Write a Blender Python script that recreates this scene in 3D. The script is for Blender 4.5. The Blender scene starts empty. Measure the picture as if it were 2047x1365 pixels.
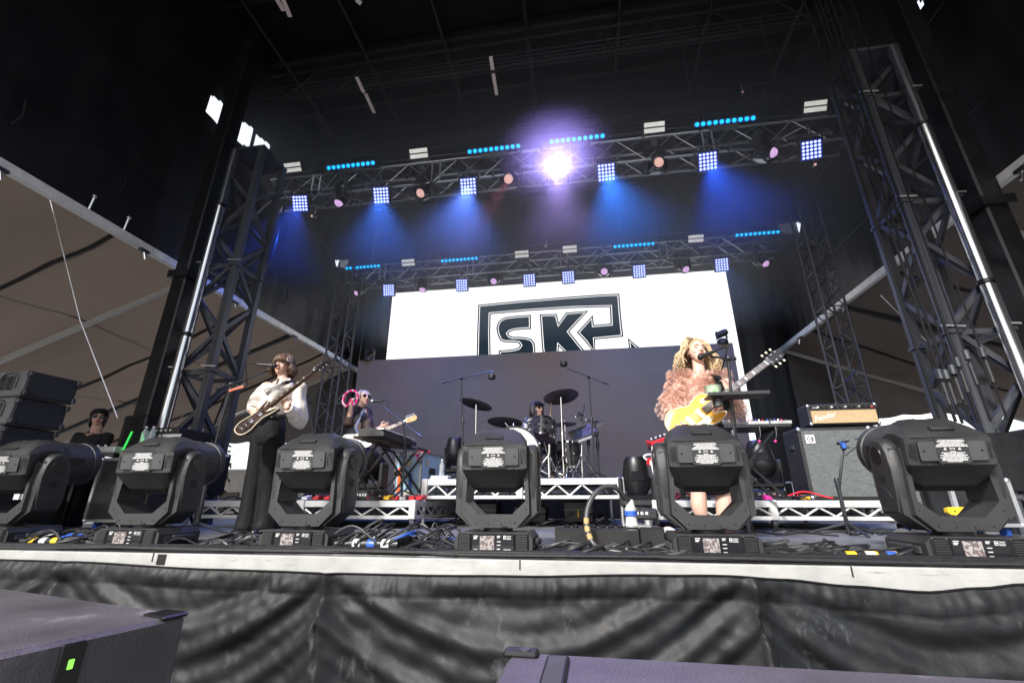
import bpy, bmesh, math, random
from mathutils import Vector, Matrix, noise, Quaternion
random.seed(7)
S = bpy.context.scene
COL = S.collection
rad = math.radians
V = Vector
# ------------------------------------------------------------------ camera
CAM_H, F_PX, YAW, PITCH = 0.285, 890.0, -8.8, 19.8
cam_d = bpy.data.cameras.new('camera'); cam = bpy.data.objects.new('camera', cam_d); COL.objects.link(cam)
cam_d.sensor_width = 36; cam_d.lens = F_PX / 2047 * 36; cam_d.clip_start = 0.05; cam_d.clip_end = 3000
cy_, sy_, cp_, sp_ = math.cos(rad(YAW)), math.sin(rad(YAW)), math.cos(rad(PITCH)), math.sin(rad(PITCH))
c_f = V((sy_*cp_, cy_*cp_, sp_)); c_r = V((cy_, -sy_, 0)); c_u = c_r.cross(c_f)
cam.matrix_world = Matrix(((c_r.x, c_u.x, -c_f.x, 0), (c_r.y, c_u.y, -c_f.y, 0), (c_r.z, c_u.z, -c_f.z, CAM_H), (0, 0, 0, 1)))
S.camera = cam
# ------------------------------------------------------------------ world, sun, exposure
SUN_EL, SUN_AZ = 40, 203          # azimuth the light comes from: 180 = behind the camera, more = from camera left
w = bpy.data.worlds.new('World'); S.world = w; w.use_nodes = True
nt = w.node_tree; bg = nt.nodes['Background']
sky = nt.nodes.new('ShaderNodeTexSky'); sky.sky_type = 'NISHITA'; sky.sun_disc = False
sky.sun_elevation = rad(SUN_EL); sky.sun_rotation = rad(SUN_AZ); sky.dust_density = 4.0; sky.air_density = 1.0; sky.ozone_density = 1.5
mxs = nt.nodes.new('ShaderNodeMix'); mxs.data_type = 'RGBA'; mxs.inputs[0].default_value = .6; mxs.inputs[7].default_value = (5.2, 5.25, 5.3, 1)   # thin bright cloud cover
nt.links.new(sky.outputs[0], mxs.inputs[6]); nt.links.new(mxs.outputs[2], bg.inputs[0]); bg.inputs[1].default_value = 0.105
sl = bpy.data.lights.new('sun', 'SUN'); sl.energy = 2.4; sl.angle = rad(7); sl.color = (1, .98, .95)
sun = bpy.data.objects.new('sun', sl); COL.objects.link(sun)
sd = V((math.sin(rad(SUN_AZ))*math.cos(rad(SUN_EL)), math.cos(rad(SUN_AZ))*math.cos(rad(SUN_EL)), math.sin(rad(SUN_EL))))
sun.rotation_euler = sd.to_track_quat('Z', 'Y').to_euler()
S.view_settings.view_transform = 'Standard'; S.view_settings.look = 'None'
S.view_settings.gamma = 1; S.view_settings.use_curve_mapping = False
EXPO = 1.55
S.view_settings.exposure = EXPO
EX = 2 ** EXPO
S.cycles.max_bounces = 6; S.cycles.transparent_max_bounces = 12; S.cycles.volume_bounces = 0; S.cycles.sample_clamp_indirect = 4
S.cycles.use_denoising = True
S.cycles.volume_step_rate = 4

# ------------------------------------------------------------------ surveying the photograph (2047 px wide)
def ray(x, y):
    return c_r*((x-1023.5)/F_PX) + c_u*(-(y-682.5)/F_PX) + c_f
def at(x, y, Y):                       # point on the plane Y = const
    d = ray(x, y); return d*(Y/d.y) + V((0, 0, CAM_H))
def atz(x, y, Z):                      # point on the plane Z = const
    d = ray(x, y); return d*((Z-CAM_H)/d.z) + V((0, 0, CAM_H))
def atx(x, y, X):
    d = ray(x, y); return d*(X/d.x) + V((0, 0, CAM_H))

# ------------------------------------------------------------------ materials
MATS = {}
def mat(name, col, rough=.6, metal=0., var=.15, nscale=8., bump=.0, bscale=60., em=None, es=0., spec=.5, trans=0., kind=None, coat=0., stretch=None, sheen=0.):
    if name in MATS: return MATS[name]
    m = bpy.data.materials.new(name); m.use_nodes = True; MATS[name] = m
    t = m.node_tree; b = t.nodes['Principled BSDF']; L = t.links.new
    b.inputs['Roughness'].default_value = rough; b.inputs['Metallic'].default_value = metal
    b.inputs['Specular IOR Level'].default_value = spec
    if coat: b.inputs['Coat Weight'].default_value = coat; b.inputs['Coat Roughness'].default_value = .1
    if sheen: b.inputs['Sheen Weight'].default_value = sheen
    if trans: b.inputs['Transmission Weight'].default_value = trans
    tc = t.nodes.new('ShaderNodeTexCoord'); src = tc.outputs['Object']
    oi = t.nodes.new('ShaderNodeObjectInfo'); sc_ = t.nodes.new('ShaderNodeMath'); sc_.operation = 'MULTIPLY'; sc_.inputs[1].default_value = 37.; L(oi.outputs['Random'], sc_.inputs[0])
    va = t.nodes.new('ShaderNodeVectorMath'); va.operation = 'ADD'; L(src, va.inputs[0]); L(sc_.outputs[0], va.inputs[1]); src = va.outputs[0]
    if stretch:
        mp = t.nodes.new('ShaderNodeMapping'); mp.inputs['Scale'].default_value = stretch; L(src, mp.inputs[0]); src = mp.outputs[0]
    n = t.nodes.new('ShaderNodeTexNoise'); n.inputs['Scale'].default_value = nscale; n.inputs['Detail'].default_value = 5; L(src, n.inputs['Vector'])
    r = t.nodes.new('ShaderNodeMapRange'); r.inputs[1].default_value = .3; r.inputs[2].default_value = .7
    r.inputs[3].default_value = 1-var; r.inputs[4].default_value = 1+var; L(n.outputs[0], r.inputs[0])
    mx = t.nodes.new('ShaderNodeMix'); mx.data_type = 'RGBA'; mx.blend_type = 'MULTIPLY'; mx.inputs[0].default_value = 1
    mx.inputs[6].default_value = (*col, 1); L(r.outputs[0], mx.inputs[7]); L(mx.outputs[2], b.inputs['Base Color'])
    if var > .05:
        r2 = t.nodes.new('ShaderNodeMapRange'); r2.inputs[3].default_value = max(0.03, rough-.12); r2.inputs[4].default_value = min(1, rough+.12)
        L(n.outputs[0], r2.inputs[0]); L(r2.outputs[0], b.inputs['Roughness'])
    if bump:
        n2 = t.nodes.new('ShaderNodeTexNoise'); n2.inputs['Scale'].default_value = bscale; n2.inputs['Detail'].default_value = 3; L(src, n2.inputs['Vector'])
        bp = t.nodes.new('ShaderNodeBump'); bp.inputs['Strength'].default_value = bump; bp.inputs['Distance'].default_value = .01
        L(n2.outputs[0], bp.inputs['Height']); L(bp.outputs[0], b.inputs['Normal'])
    if em:
        b.inputs['Emission Color'].default_value = (*em, 1); b.inputs['Emission Strength'].default_value = es/EX
    if kind: kind(m, t, b, src, mx)
    return m
def k_translucent(c, f=.5):
    def go(m, t, b, src, mx):
        tr = t.nodes.new('ShaderNodeBsdfTranslucent'); tr.inputs[0].default_value = (*c, 1)
        ms = t.nodes.new('ShaderNodeMixShader'); ms.inputs[0].default_value = f
        t.links.new(b.outputs[0], ms.inputs[1]); t.links.new(tr.outputs[0], ms.inputs[2])
        t.links.new(ms.outputs[0], t.nodes['Material Output'].inputs[0])
    return go
def k_scuff(col, amt=.6, scale=3., thr=.62, stretch=(1, 1, 1)):
    def go(m, t, b, src, mx):                      # scuffs and dust with a shape of their own
        mp = t.nodes.new('ShaderNodeMapping'); mp.inputs['Scale'].default_value = stretch; t.links.new(src, mp.inputs[0])
        n = t.nodes.new('ShaderNodeTexNoise'); n.inputs['Scale'].default_value = scale; n.inputs['Detail'].default_value = 9; n.inputs['Roughness'].default_value = .7
        t.links.new(mp.outputs[0], n.inputs['Vector'])
        r = t.nodes.new('ShaderNodeMapRange'); r.inputs[1].default_value = thr; r.inputs[2].default_value = thr+.12; r.inputs[4].default_value = amt
        t.links.new(n.outputs[0], r.inputs[0])
        x = t.nodes.new('ShaderNodeMix'); x.data_type = 'RGBA'; x.inputs[7].default_value = (*col, 1)
        t.links.new(r.outputs[0], x.inputs[0]); t.links.new(mx.outputs[2], x.inputs[6]); t.links.new(x.outputs[2], b.inputs['Base Color'])
    return go
def k_tulle(c2, op=.50):
    def go(m, t, b, src, mx):                      # sheer net: dotted cloth, partly see-through, letting light through
        k_voronoi(c2, 140., .13)(m, t, b, src, mx)
        tr = t.nodes.new('ShaderNodeBsdfTranslucent'); tr.inputs[0].default_value = (.75, .45, .38, 1)
        ms = t.nodes.new('ShaderNodeMixShader'); ms.inputs[0].default_value = .35; t.links.new(b.outputs[0], ms.inputs[1]); t.links.new(tr.outputs[0], ms.inputs[2])
        tp = t.nodes.new('ShaderNodeBsdfTransparent'); m2 = t.nodes.new('ShaderNodeMixShader'); m2.inputs[0].default_value = op
        t.links.new(tp.outputs[0], m2.inputs[1]); t.links.new(ms.outputs[0], m2.inputs[2]); t.links.new(m2.outputs[0], t.nodes['Material Output'].inputs[0])
    return go
def k_voronoi(c2, scale=60., thr=.3):
    def go(m, t, b, src, mx):
        n = t.nodes.new('ShaderNodeTexVoronoi'); n.inputs['Scale'].default_value = scale; t.links.new(src, n.inputs['Vector'])
        r = t.nodes.new('ShaderNodeMath'); r.operation = 'LESS_THAN'; r.inputs[1].default_value = thr; t.links.new(n.outputs[0], r.inputs[0])
        x = t.nodes.new('ShaderNodeMix'); x.data_type = 'RGBA'; x.inputs[7].default_value = (*c2, 1)
        t.links.new(r.outputs[0], x.inputs[0]); t.links.new(mx.outputs[2], x.inputs[6]); t.links.new(x.outputs[2], b.inputs['Base Color'])
    return go
def k_noisepat(c2, scale=14., thr=.52):
    def go(m, t, b, src, mx):
        n = t.nodes.new('ShaderNodeTexNoise'); n.inputs['Scale'].default_value = scale; n.inputs['Detail'].default_value = 1.5; n.inputs['Distortion'].default_value = 1.5; t.links.new(src, n.inputs['Vector'])
        r = t.nodes.new('ShaderNodeMath'); r.operation = 'GREATER_THAN'; r.inputs[1].default_value = thr; t.links.new(n.outputs[0], r.inputs[0])
        x = t.nodes.new('ShaderNodeMix'); x.data_type = 'RGBA'; x.inputs[7].default_value = (*c2, 1)
        t.links.new(r.outputs[0], x.inputs[0]); t.links.new(mx.outputs[2], x.inputs[6]); t.links.new(x.outputs[2], b.inputs['Base Color'])
    return go
BLK = mat('black_plastic', (.024, .0245, .026), .40, var=.18, nscale=5, bump=.25, bscale=500, kind=k_scuff((.075, .073, .07), .55, 11, .63))
BLKD = mat('black_plastic_deep', (.006, .006, .007), .4, var=.2)
GLOSS = mat('gloss_black', (.012, .012, .015), .12, var=.1)
RUB = mat('rubber', (.009, .009, .010), .4, var=.3, nscale=30)
STEELB = mat('black_steel', (.010, .0105, .012), .35, .3, var=.3)
ALU = mat('aluminium', (.62, .63, .65), .32, .9, var=.18, nscale=6)
ALUW = mat('pale_aluminium', (.58, .58, .57), .5, .25, var=.12, nscale=7)
ALUD = mat('dull_truss_steel', (.07, .075, .085), .4, .6, var=.3, nscale=5)
TRS = mat('truss_aluminium', (.34, .36, .39), .32, .85, var=.2, nscale=5)
TOWER = mat('galvanised_tower_steel', (.095, .10, .115), .36, .65, var=.4, nscale=4)
CHROME = mat('chrome', (.8, .8, .82), .12, 1., var=.08)
WHITE = mat('white_paint', (.78, .78, .77), .5, var=.08)
PRINT = mat('white_print', (.5, .5, .5), .6, var=.02)
GREYP = mat('panel_grey', (.05, .052, .056), .33, var=.1, nscale=9)
DRAPE = mat('black_drape', (.006, .0065, .008), .8, var=.3, nscale=2, bump=.3, bscale=10, spec=.25)
WALLF = mat('black_tarpaulin', (.004, .0042, .005), .5, var=.3, nscale=1.5, bump=.25, bscale=3, spec=.45)
ROOFM = mat('black_roof_skin', (.004, .004, .005), .7, var=.3, nscale=1, bump=.2, bscale=4, spec=.2)
RED = mat('red_plastic', (.55, .02, .03), .35); BLUE = mat('blue_plastic', (.03, .10, .45), .4)
YEL = mat('yellow_tape', (.75, .45, .02), .5); ORG = mat('orange_tape', (.8, .13, .02), .5)
PINK = mat('pink_tape', (.8, .03, .25), .4); GRN = mat('green_tape', (.05, .6, .1), .5)
WOODN = mat('maple', (.5, .25, .07), .3, var=.2, nscale=20, coat=.3)
BRASS = mat('bronze_cymbal', (.12, .09, .065), .32, .85, var=.35, nscale=9)

# ------------------------------------------------------------------ mesh builder
class MB:
    def __init__(s): s.v = []; s.f = []; s.m = []; s.M = Matrix()
    def add(s, vs, fs, mi=0):
        o = len(s.v); s.v += [tuple(s.M @ V(p)) for p in vs]
        s.f += [tuple(i+o for i in f) for f in fs]; s.m += [mi]*len(fs); return s
    def box(s, c, d, mi=0, R=None, bev=0.):
        x, y, z = d[0]/2, d[1]/2, d[2]/2; R = R or Matrix.Identity(3); c = V(c)
        if bev <= 0:
            P = [V((a*x, b*y, e*z)) for a in (-1, 1) for b in (-1, 1) for e in (-1, 1)]
            return s.add([c+R@p for p in P], [(0, 1, 3, 2), (4, 6, 7, 5), (0, 4, 5, 1), (2, 3, 7, 6), (0, 2, 6, 4), (1, 5, 7, 3)], mi)
        b_ = min(bev, x*.9, y*.9, z*.9)
        # chamfered box: rings of 8
        def ring(zz, q): return [V(p) for p in ((x-q, -y+b_, zz), (x-q, y-b_, zz), (x-b_, y-q, zz), (-x+b_, y-q, zz), (-x+q, y-b_, zz), (-x+q, -y+b_, zz), (-x+b_, -y+q, zz), (x-b_, -y+q, zz))]
        rs = [ring(-z, b_), ring(-z+b_, 0), ring(z-b_, 0), ring(z, b_)]
        vs = [c+R@p for r in rs for p in r]
        fs = [tuple(reversed(range(8))), tuple(range(24, 32))]
        for k in range(3):
            for i in range(8):
                j = (i+1) % 8; fs.append((k*8+i, k*8+j, k*8+8+j, k*8+8+i))
        return s.add(vs, fs, mi)
    def prism(s, poly, d0, d1, axis='y', mi=0, inset=0.):
        n = len(poly)
        def P(p, d): return {'y': (p[0], d, p[1]), 'x': (d, p[0], p[1]), 'z': (p[0], p[1], d)}[axis]
        vs = [P(p, d0) for p in poly] + [P(p, d1) for p in poly]
        fs = [tuple(range(n)), tuple(reversed(range(n, 2*n)))] + [(i, i+n, (i+1) % n+n, (i+1) % n) for i in range(n)]
        return s.add(vs, fs, mi)
    def tube(s, pts, r, n=8, mi=0, caps=True, closed=False):
        pts = [V(p) for p in pts]; N = len(pts)
        rs = r if isinstance(r, (list, tuple)) else [r]*N
        t0 = (pts[1]-pts[0]).normalized(); up = t0.orthogonal().normalized(); vs = []; pt = t0
        for i, p in enumerate(pts):
            if closed: t = (pts[(i+1) % N]-pts[i-1])
            else: t = pts[min(i+1, N-1)]-pts[max(i-1, 0)]
            t = t.normalized() if t.length > 1e-9 else pt
            q = pt.rotation_difference(t); up = (q @ up); up = (up-t*up.dot(t)).normalized(); pt = t; b = t.cross(up)
            for k in range(n):
                a = 2*math.pi*k/n; vs.append(p + (up*math.cos(a)+b*math.sin(a))*rs[i])
        fs = []
        for i in range(N if closed else N-1):
            for k in range(n):
                a = i*n+k; b2 = i*n+(k+1) % n; j = ((i+1) % N)*n
                fs.append((a, b2, j+(k+1) % n, j+k))
        if caps and not closed: fs += [tuple(reversed(range(n))), tuple(range((N-1)*n, N*n))]
        return s.add(vs, fs, mi)
    def lathe(s, prof, c=(0, 0, 0), axis=(0, 0, 1), n=24, mi=0):
        ax = V(axis).normalized(); u = ax.orthogonal().normalized(); w_ = ax.cross(u); c = V(c); vs = []
        for r, h in prof:
            for k in range(n):
                a = 2*math.pi*k/n; vs.append(c + ax*h + (u*math.cos(a)+w_*math.sin(a))*max(r, 1e-4))
        fs = [(i*n+k, i*n+(k+1) % n, (i+1)*n+(k+1) % n, (i+1)*n+k) for i in range(len(prof)-1) for k in range(n)]
        return s.add(vs, fs, mi)
    def ball(s, c, r, n=10, mi=0, R=None):
        c = V(c); r = (r, r, r) if isinstance(r, (int, float)) else r; R = R or Matrix.Identity(3); vs = []; m2 = n
        for i in range(n+1):
            th = math.pi*i/n
            for k in range(m2*2):
                a = math.pi*k/m2
                vs.append(c + R@V((r[0]*math.sin(th)*math.cos(a), r[1]*math.sin(th)*math.sin(a), r[2]*math.cos(th))))
        W = m2*2
        return s.add(vs, [(i*W+k, (i+1)*W+k, (i+1)*W+(k+1) % W, i*W+(k+1) % W) for i in range(n) for k in range(W)], mi)
    def quad(s, a, b, c, d, mi=0): return s.add([a, b, c, d], [(0, 1, 2, 3)], mi)
    def mesh(s, name, mats, smooth=False):
        me = bpy.data.meshes.new(name); me.from_pydata(s.v, [], s.f)
        mats = mats if isinstance(mats, (list, tuple)) else [mats]
        for m in mats: me.materials.append(m)
        me.polygons.foreach_set('material_index', s.m); 
        bm = bmesh.new(); bm.from_mesh(me); bmesh.ops.remove_doubles(bm, verts=bm.verts, dist=1e-5); bmesh.ops.recalc_face_normals(bm, faces=bm.faces); bm.to_mesh(me); bm.free()
        if smooth:
            me.polygons.foreach_set('use_smooth', [True]*len(me.polygons))
            me.set_sharp_from_angle(angle=rad(35 if smooth is True else smooth))
        me.update(); return me
    def build(s, name, mats, parent=None, smooth=True, loc=None, rot=None):
        o = bpy.data.objects.new(name, s.mesh(name, mats, smooth)); COL.objects.link(o)
        if parent: o.parent = parent
        if loc is not None: o.location = loc
        if rot is not None: o.rotation_euler = rot
        return o
def tag(o, label=None, cat=None, group=None, kind=None):
    if label: o['label'] = label
    if cat: o['category'] = cat
    if group: o['group'] = group
    if kind: o['kind'] = kind
    return o
def thing(name, label, cat, loc=(0, 0, 0), rz=0., group=None, rot=None):
    o = bpy.data.objects.new(name, None); COL.objects.link(o); o.location = loc; o.empty_display_size = .1
    o.rotation_euler = rot if rot else (0, 0, rz)
    return tag(o, label, cat, group)
def dup(root, loc=None, rz=None, label=None, rot=None):
    def cp(o, par):
        c = o.copy(); COL.objects.link(c)
        if par: c.parent = par
        for ch in kids.get(o, []): cp(ch, c)
        return c
    kids = {}
    def collect(o):
        kids[o] = list(o.children)
        for ch in kids[o]: collect(ch)
    collect(root); r = cp(root, None)
    if loc is not None: r.location = loc
    if rz is not None: r.rotation_euler = (0, 0, rz)
    if rot is not None: r.rotation_euler = rot
    if label: r['label'] = label
    return r
UNIT = {}
def bar(name, a, b, r, m, parent=None, n=8, square=False):     # straight round or square bar; alike bars share one mesh
    key = (m.name, n, square)
    if key not in UNIT:
        k = MB()
        if square: k.box((0, 0, .5), (2, 2, 1))
        else: k.lathe([(0, 0), (1, 0), (1, 1), (0, 1)], n=n)
        UNIT[key] = k.mesh(name, m, True)
    o = bpy.data.objects.new(name, UNIT[key]); COL.objects.link(o); a = V(a); b = V(b); d = b-a
    rr = r if isinstance(r, (tuple, list)) else (r, r)
    o.matrix_local = Matrix.Translation(a) @ d.to_track_quat('Z', 'Y').to_matrix().to_4x4() @ Matrix.Diagonal((rr[0], rr[1], d.length, 1))
    if parent: o.parent = parent
    return o
def crom(P, seg=6, closed=False):
    P = [V(p) for p in P]; n = len(P); out = []
    for i in range(n if closed else n-1):
        g = (lambda k: P[k % n]) if closed else (lambda k: P[max(0, min(n-1, k))])
        a, b, c, d = g(i-1), g(i), g(i+1), g(i+2)
        for k in range(seg):
            t = k/seg; out.append(.5*((2*b)+(c-a)*t+(2*a-5*b+4*c-d)*t*t+(3*b-a-3*c+d)*t**3))
    if not closed: out.append(P[-1])
    return out
def ordinal(i): return ['first', 'second', 'third', 'fourth', 'fifth', 'sixth', 'seventh', 'eighth'][i]
# ================================================================== THE SETTING
XL, XR, ZB = -6.65, 5.35, 4.0
def sheet(name, f, nu, nv, m, kind=None, parent=None, mi=None):
    b = MB(); b.v = [tuple(f(i/nu, j/nv)) for j in range(nv+1) for i in range(nu+1)]
    b.f = [(j*(nu+1)+i, j*(nu+1)+i+1, (j+1)*(nu+1)+i+1, (j+1)*(nu+1)+i) for j in range(nv) for i in range(nu)]; b.m = [0]*len(b.f)
    o = b.build(name, m, parent, smooth=60)
    if kind: o['kind'] = kind
    return o
GROUND = mat('dusty_asphalt', (.14, .14, .13), .9, var=.2, nscale=.5, bump=.3, bscale=30)
tag(MB().quad((-400, -300, -1.42), (400, -300, -1.42), (400, 600, -1.42), (-400, 600, -1.42)).build('ground', GROUND), kind='structure')
DECK = mat('worn_stage_deck', (.10, .10, .105), .42, var=.4, nscale=3, bump=.2, bscale=40, kind=k_scuff((.28, .28, .28), .7, 5, .52, (1, 5, 1)))
deck = MB().box((-.7, 7.5, -.05), (12.6, 9.86, .10)).build('stage_deck', DECK); tag(deck, kind='structure')
# plywood deck sheets, each laid 4 mm above the frame
for i in range(10):
    for j in range(2):
        p = MB().box((0, 0, 0), (1.212, 1.212, .006)).build('deck_panel', DECK) if i == j == 0 else p0.copy()
        if i == j == 0: p0 = p
        else: COL.objects.link(p)
        p.location = (-6.2+i*1.22, 3.2+j*1.22, .004); p.parent = deck
EDGEM = mat('scuffed_white_edge', (.37, .37, .36), .45, .1, var=.12, nscale=9, kind=k_scuff((.10, .10, .10), .7, 12, .57, (.35, 1, 4)))
edge = MB().box((-.7, 2.545, -.066), (12.7, .035, .135), bev=.006).build('stage_edge_trim', EDGEM); tag(edge, kind='structure')
for x in (-2.52, -.35, 1.21, 4.3, -5.1):
    MB().box((x, 2.5265, -.02), (.006, .004, .045)).build('edge_joint', BLKD, edge)
MB().box((-2.46, 2.5255, -.03), (.055, .004, .055)).build('tape_mark', BLKD, edge)
MB().box((-.7, 2.9, -.8), (12.4, .05, 1.2)).build('stage_front_frame', BLKD, deck)
# vinyl skirt: radiating folds below three fixing points
VIN = mat('black_vinyl', (.0075, .0085, .010), .60, var=.35, nscale=4, bump=.3, bscale=22, kind=k_scuff((.13, .14, .15), .5, 4.5, .60, (1, 1, .45)), spec=.38)
tops = [(0, 1119), (130, 1122), (420, 1138), (650, 1145), (840, 1150), (1040, 1152), (1300, 1150), (1460, 1151), (1560, 1158), (1700, 1172), (1850, 1184), (1960, 1176), (2047, 1168)]
tw = [at(x, y, 2.5) for x, y in tops]; tw = [tw[0]+V((-1.5, 0, 0))]+tw+[tw[-1]+V((1.6, 0, 0))]
def top_z(x):
    for a, b in zip(tw, tw[1:]):
        if a.x <= x <= b.x:
            t = (x-a.x)/(b.x-a.x); t = t*t*(3-2*t); return a.z*(1-t)+b.z*t
    return tw[0].z if x < tw[0].x else tw[-1].z
pk = [(at(130, 1125, 2.5).x, -.02), (at(655, 1145, 2.5).x, -.03), (at(1500, 1160, 2.5).x, -.03), (at(1500, 1160, 2.5).x+1.75, -.05), (at(130, 1125, 2.5).x-1.5, -.03)]
pks = sorted(pk)
def skirt(u, v):
    x = -5.8+u*9.6; zt = top_z(x); z = zt - v*(1.42+zt); y = 2.50
    d = zt-z
    for px, pz in pk:
        dx = x-px; dz = (pz-z)+.06; th = math.atan2(dx, dz); r = math.hypot(dx, dz)
        k = 6.2+1.2*math.sin(px*9)
        am = math.exp(-(th/.75)**2)*min(1, r/.18)*min(1, max(0, 1.6-abs(dx))*1.2)
        ridge = math.cos(k*th+.4*math.sin(px*3)); ridge = 1-abs(math.sin(k*th*.5+.3*math.sin(px*5)))*2.0
        y -= am*(.020+.05*r)*ridge
        y -= .03*math.exp(-(dx/.10)**2-((z-pz+.05)/.05)**2)
    for (pa, za), (pb, zb_) in zip(pks, pks[1:]):
        if pa <= x < pb:
            t_ = (x-pa)/(pb-pa); D = (.50+.1*math.sin(pa*7))*math.sin(math.pi*t_)**.8; q = d-D*.9+.03*noise.noise(V((x*1.5, 3, pa)))
            env = min(1, d/.14)*(.35+.65*math.exp(-(q/.45)**2)); y -= .017*env*math.sin(q*2*math.pi/.31+pa) + .009*env*math.sin(q*2*math.pi/.13+2*pa+x*2)
            break
    y -= .026*noise.noise(V((x*2.0+d, d*2.6, 1)))*min(1, d/.1) + .010*noise.noise(V((x*6+d*3, d*6, 4)))*min(1, d/.05) + .007*noise.noise(V((x*15-d*8, d*14, 7)))*min(1, d/.1)
    y -= .014*noise.noise(V((x*26, d*7, 2)))*math.exp(-((d-.06)/.05)**2)
    if d < .10: y -= .012*math.sin(math.pi*d/.10)
    y -= .004*max(0, 1-abs(d-.10)/.006)*-1.0
    return (x, y-.02*min(1, d/.3), z)
sk = sheet('stage_skirt', skirt, 900, 120, VIN)
tag(sk, 'scuffed black vinyl skirt hanging in folds from the stage front', 'stage skirt')
hb = MB().tube([V(skirt(u/200, 0))+V((0, -.004, .002)) for u in range(201)], .005, 6).build('hem_piping', BLKD, sk)
# ---- roof
roof = MB().box((-.65, 4.65, 9.9), (12.6, 15.3, .08)).build('roof', ROOFM); tag(roof, kind='structure')
PURL = mat('dark_purlin', (.015, .015, .017), .5, .5, var=.3)
for k in range(9): bar('purlin', (XL, 1.2+k*1.35, 9.72), (XR, 1.2+k*1.35, 9.72), .05, PURL, roof)
for x in (-6.2, -4.3, -2.5, -.7, 1.2, 3, 4.8): bar('rafter', (x, .6, 9.6), (x, 12.2, 9.6), .045, PURL, roof)
for j, Y in enumerate((6.6, 8.5, 10.3)):          # roof girders
    for zz in (8.7, 9.4): bar('girder_chord', (XL, Y, zz), (XR, Y, zz), .03, PURL, roof)
    for i in range(20):
        x0 = XL+i*.6; bar('girder_brace', (x0, Y, 8.7 if i % 2 else 9.4), (x0+.6, Y, 9.4 if i % 2 else 8.7), .014, PURL, roof)
    for k in range(5): bar('girder_strip', (XL, Y+.12+k*.09, 9.2), (XR, Y+.12+k*.09, 9.2), .008, ALUD, roof)
STRIPM = mat('worn_light_strip', (.85, .72, .66), .5, var=.15)
for a, b in (((713, 155), (727, 185)), ((731, 188), (748, 226)), ((981, 114), (985, 140)), ((986, 148), (993, 190)), ((554, 0), (567, 22)), ((566, 0), (580, 34)), ((345, 20), (382, 74)), ((712, 0), (722, 8))):
    A = atz(*a, 8.6); B = atz(*b, 8.6); bar('bright_batten', A, B, (.035, .012), STRIPM, roof, square=True)
# ---- black side and rear cloths
def proj(p):
    d = V(p)-V((0, 0, CAM_H)); z = d.dot(c_f); return (1023.5+F_PX*d.dot(c_r)/z, 682.5-F_PX*d.dot(c_u)/z) if z > .01 else (-9999, -9999)
def inpoly(p, polys):
    x, y = proj(p)
    for P in polys:
        c = False
        for i in range(len(P)):
            (x1, y1), (x2, y2) = P[i-1], P[i]
            if (y1 > y) != (y2 > y) and x < (x2-x1)*(y-y1)/(y2-y1)+x1: c = not c
        if c: return True
    return False
def cloth_wall(name, X, sgn, holes):
    b = MB(); ny, nz = 320, 130; Y0, Y1, Z0, Z1 = -3.0, 12.25, ZB, 9.86
    def P(i, j):
        y = Y0+(Y1-Y0)*i/ny; z = Z0+(Z1-Z0)*j/nz
        return (X + sgn*(.05*noise.noise(V((y*.9, z*.8, X)))+.035*noise.noise(V((y*4, z*.5, X+3)))*(1-j/nz*.5)), y, z)
    b.v = [P(i, j) for j in range(nz+1) for i in range(ny+1)]
    for j in range(nz):
        for i in range(ny):
            y = Y0+(Y1-Y0)*(i+.5)/ny; z = Z0+(Z1-Z0)*(j+.5)/nz
            if inpoly((X, y, z), holes): continue
            b.f.append((j*(ny+1)+i, j*(ny+1)+i+1, (j+1)*(ny+1)+i+1, (j+1)*(ny+1)+i)); b.m.append(0)
    o = b.build(name, WALLF, None, 60); return o
wl = cloth_wall('side_cloth', XL, 1, [[(419, 190), (448, 208), (449, 262), (413, 225)], [(455, 226), (506, 256), (498, 296), (448, 268)], [(512, 270), (540, 290), (528, 330), (504, 305)], [(670, 520), (697, 520), (692, 537), (674, 532)]])
wr = cloth_wall('side_cloth', XR, -1, [[(1828, 0), (1850, 8), (1835, 38), (1822, 42)], [(1790, 90), (1806, 95), (1790, 118), (1778, 115)], [(1754, 116), (1767, 112), (1764, 133), (1754, 130)], [(1552, 449), (1600, 445), (1600, 462), (1575, 470), (1565, 466)]])
tag(wl, 'black cloth wall hung above the slanting white beam behind the guitarist in white', 'stage drape')
tag(wr, 'black cloth wall hung above the beam beside the cable-hung tower', 'stage drape')
# stitched seams and a rope line on the side cloths
for o_, X, s_ in ((wl, XL+.07, 1), (wr, XR-.07, -1)):
    for z in (5.1, 6.8): MB().tube([(X+s_*.02*noise.noise(V((y*2., 0, z))), y, z+.02*noise.noise(V((y*3, 1, z)))) for y in [k*.3-.9 for k in range(44)]], .008, 5).build('seam', BLKD, o_)
    for k in range(9):
        y = .6+k*1.3; MB().tube([(X, y, 4.95), (X+s_*.015, y+.03, 4.75), (X, y-.02, 4.55)], .010, 5).build('tie_strap', BLKD, o_)
BACKM = mat('rear_backdrop_cloth', (.012, .014, .018), .75, var=.2, nscale=1.5, bump=.2, bscale=6)
def back(u, v):
    x = XL-1.2+u*(XR-XL+2.4); z = v*9.93; return (x, 12.25+.11*noise.noise(V((x*1.9, z*.18, 0)))+.02*noise.noise(V((x*8, z*.4, 3))), z)
tag(sheet('rear_backdrop', back, 260, 40, BACKM), 'wide black cloth backdrop behind the white video wall', 'backdrop')
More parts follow.
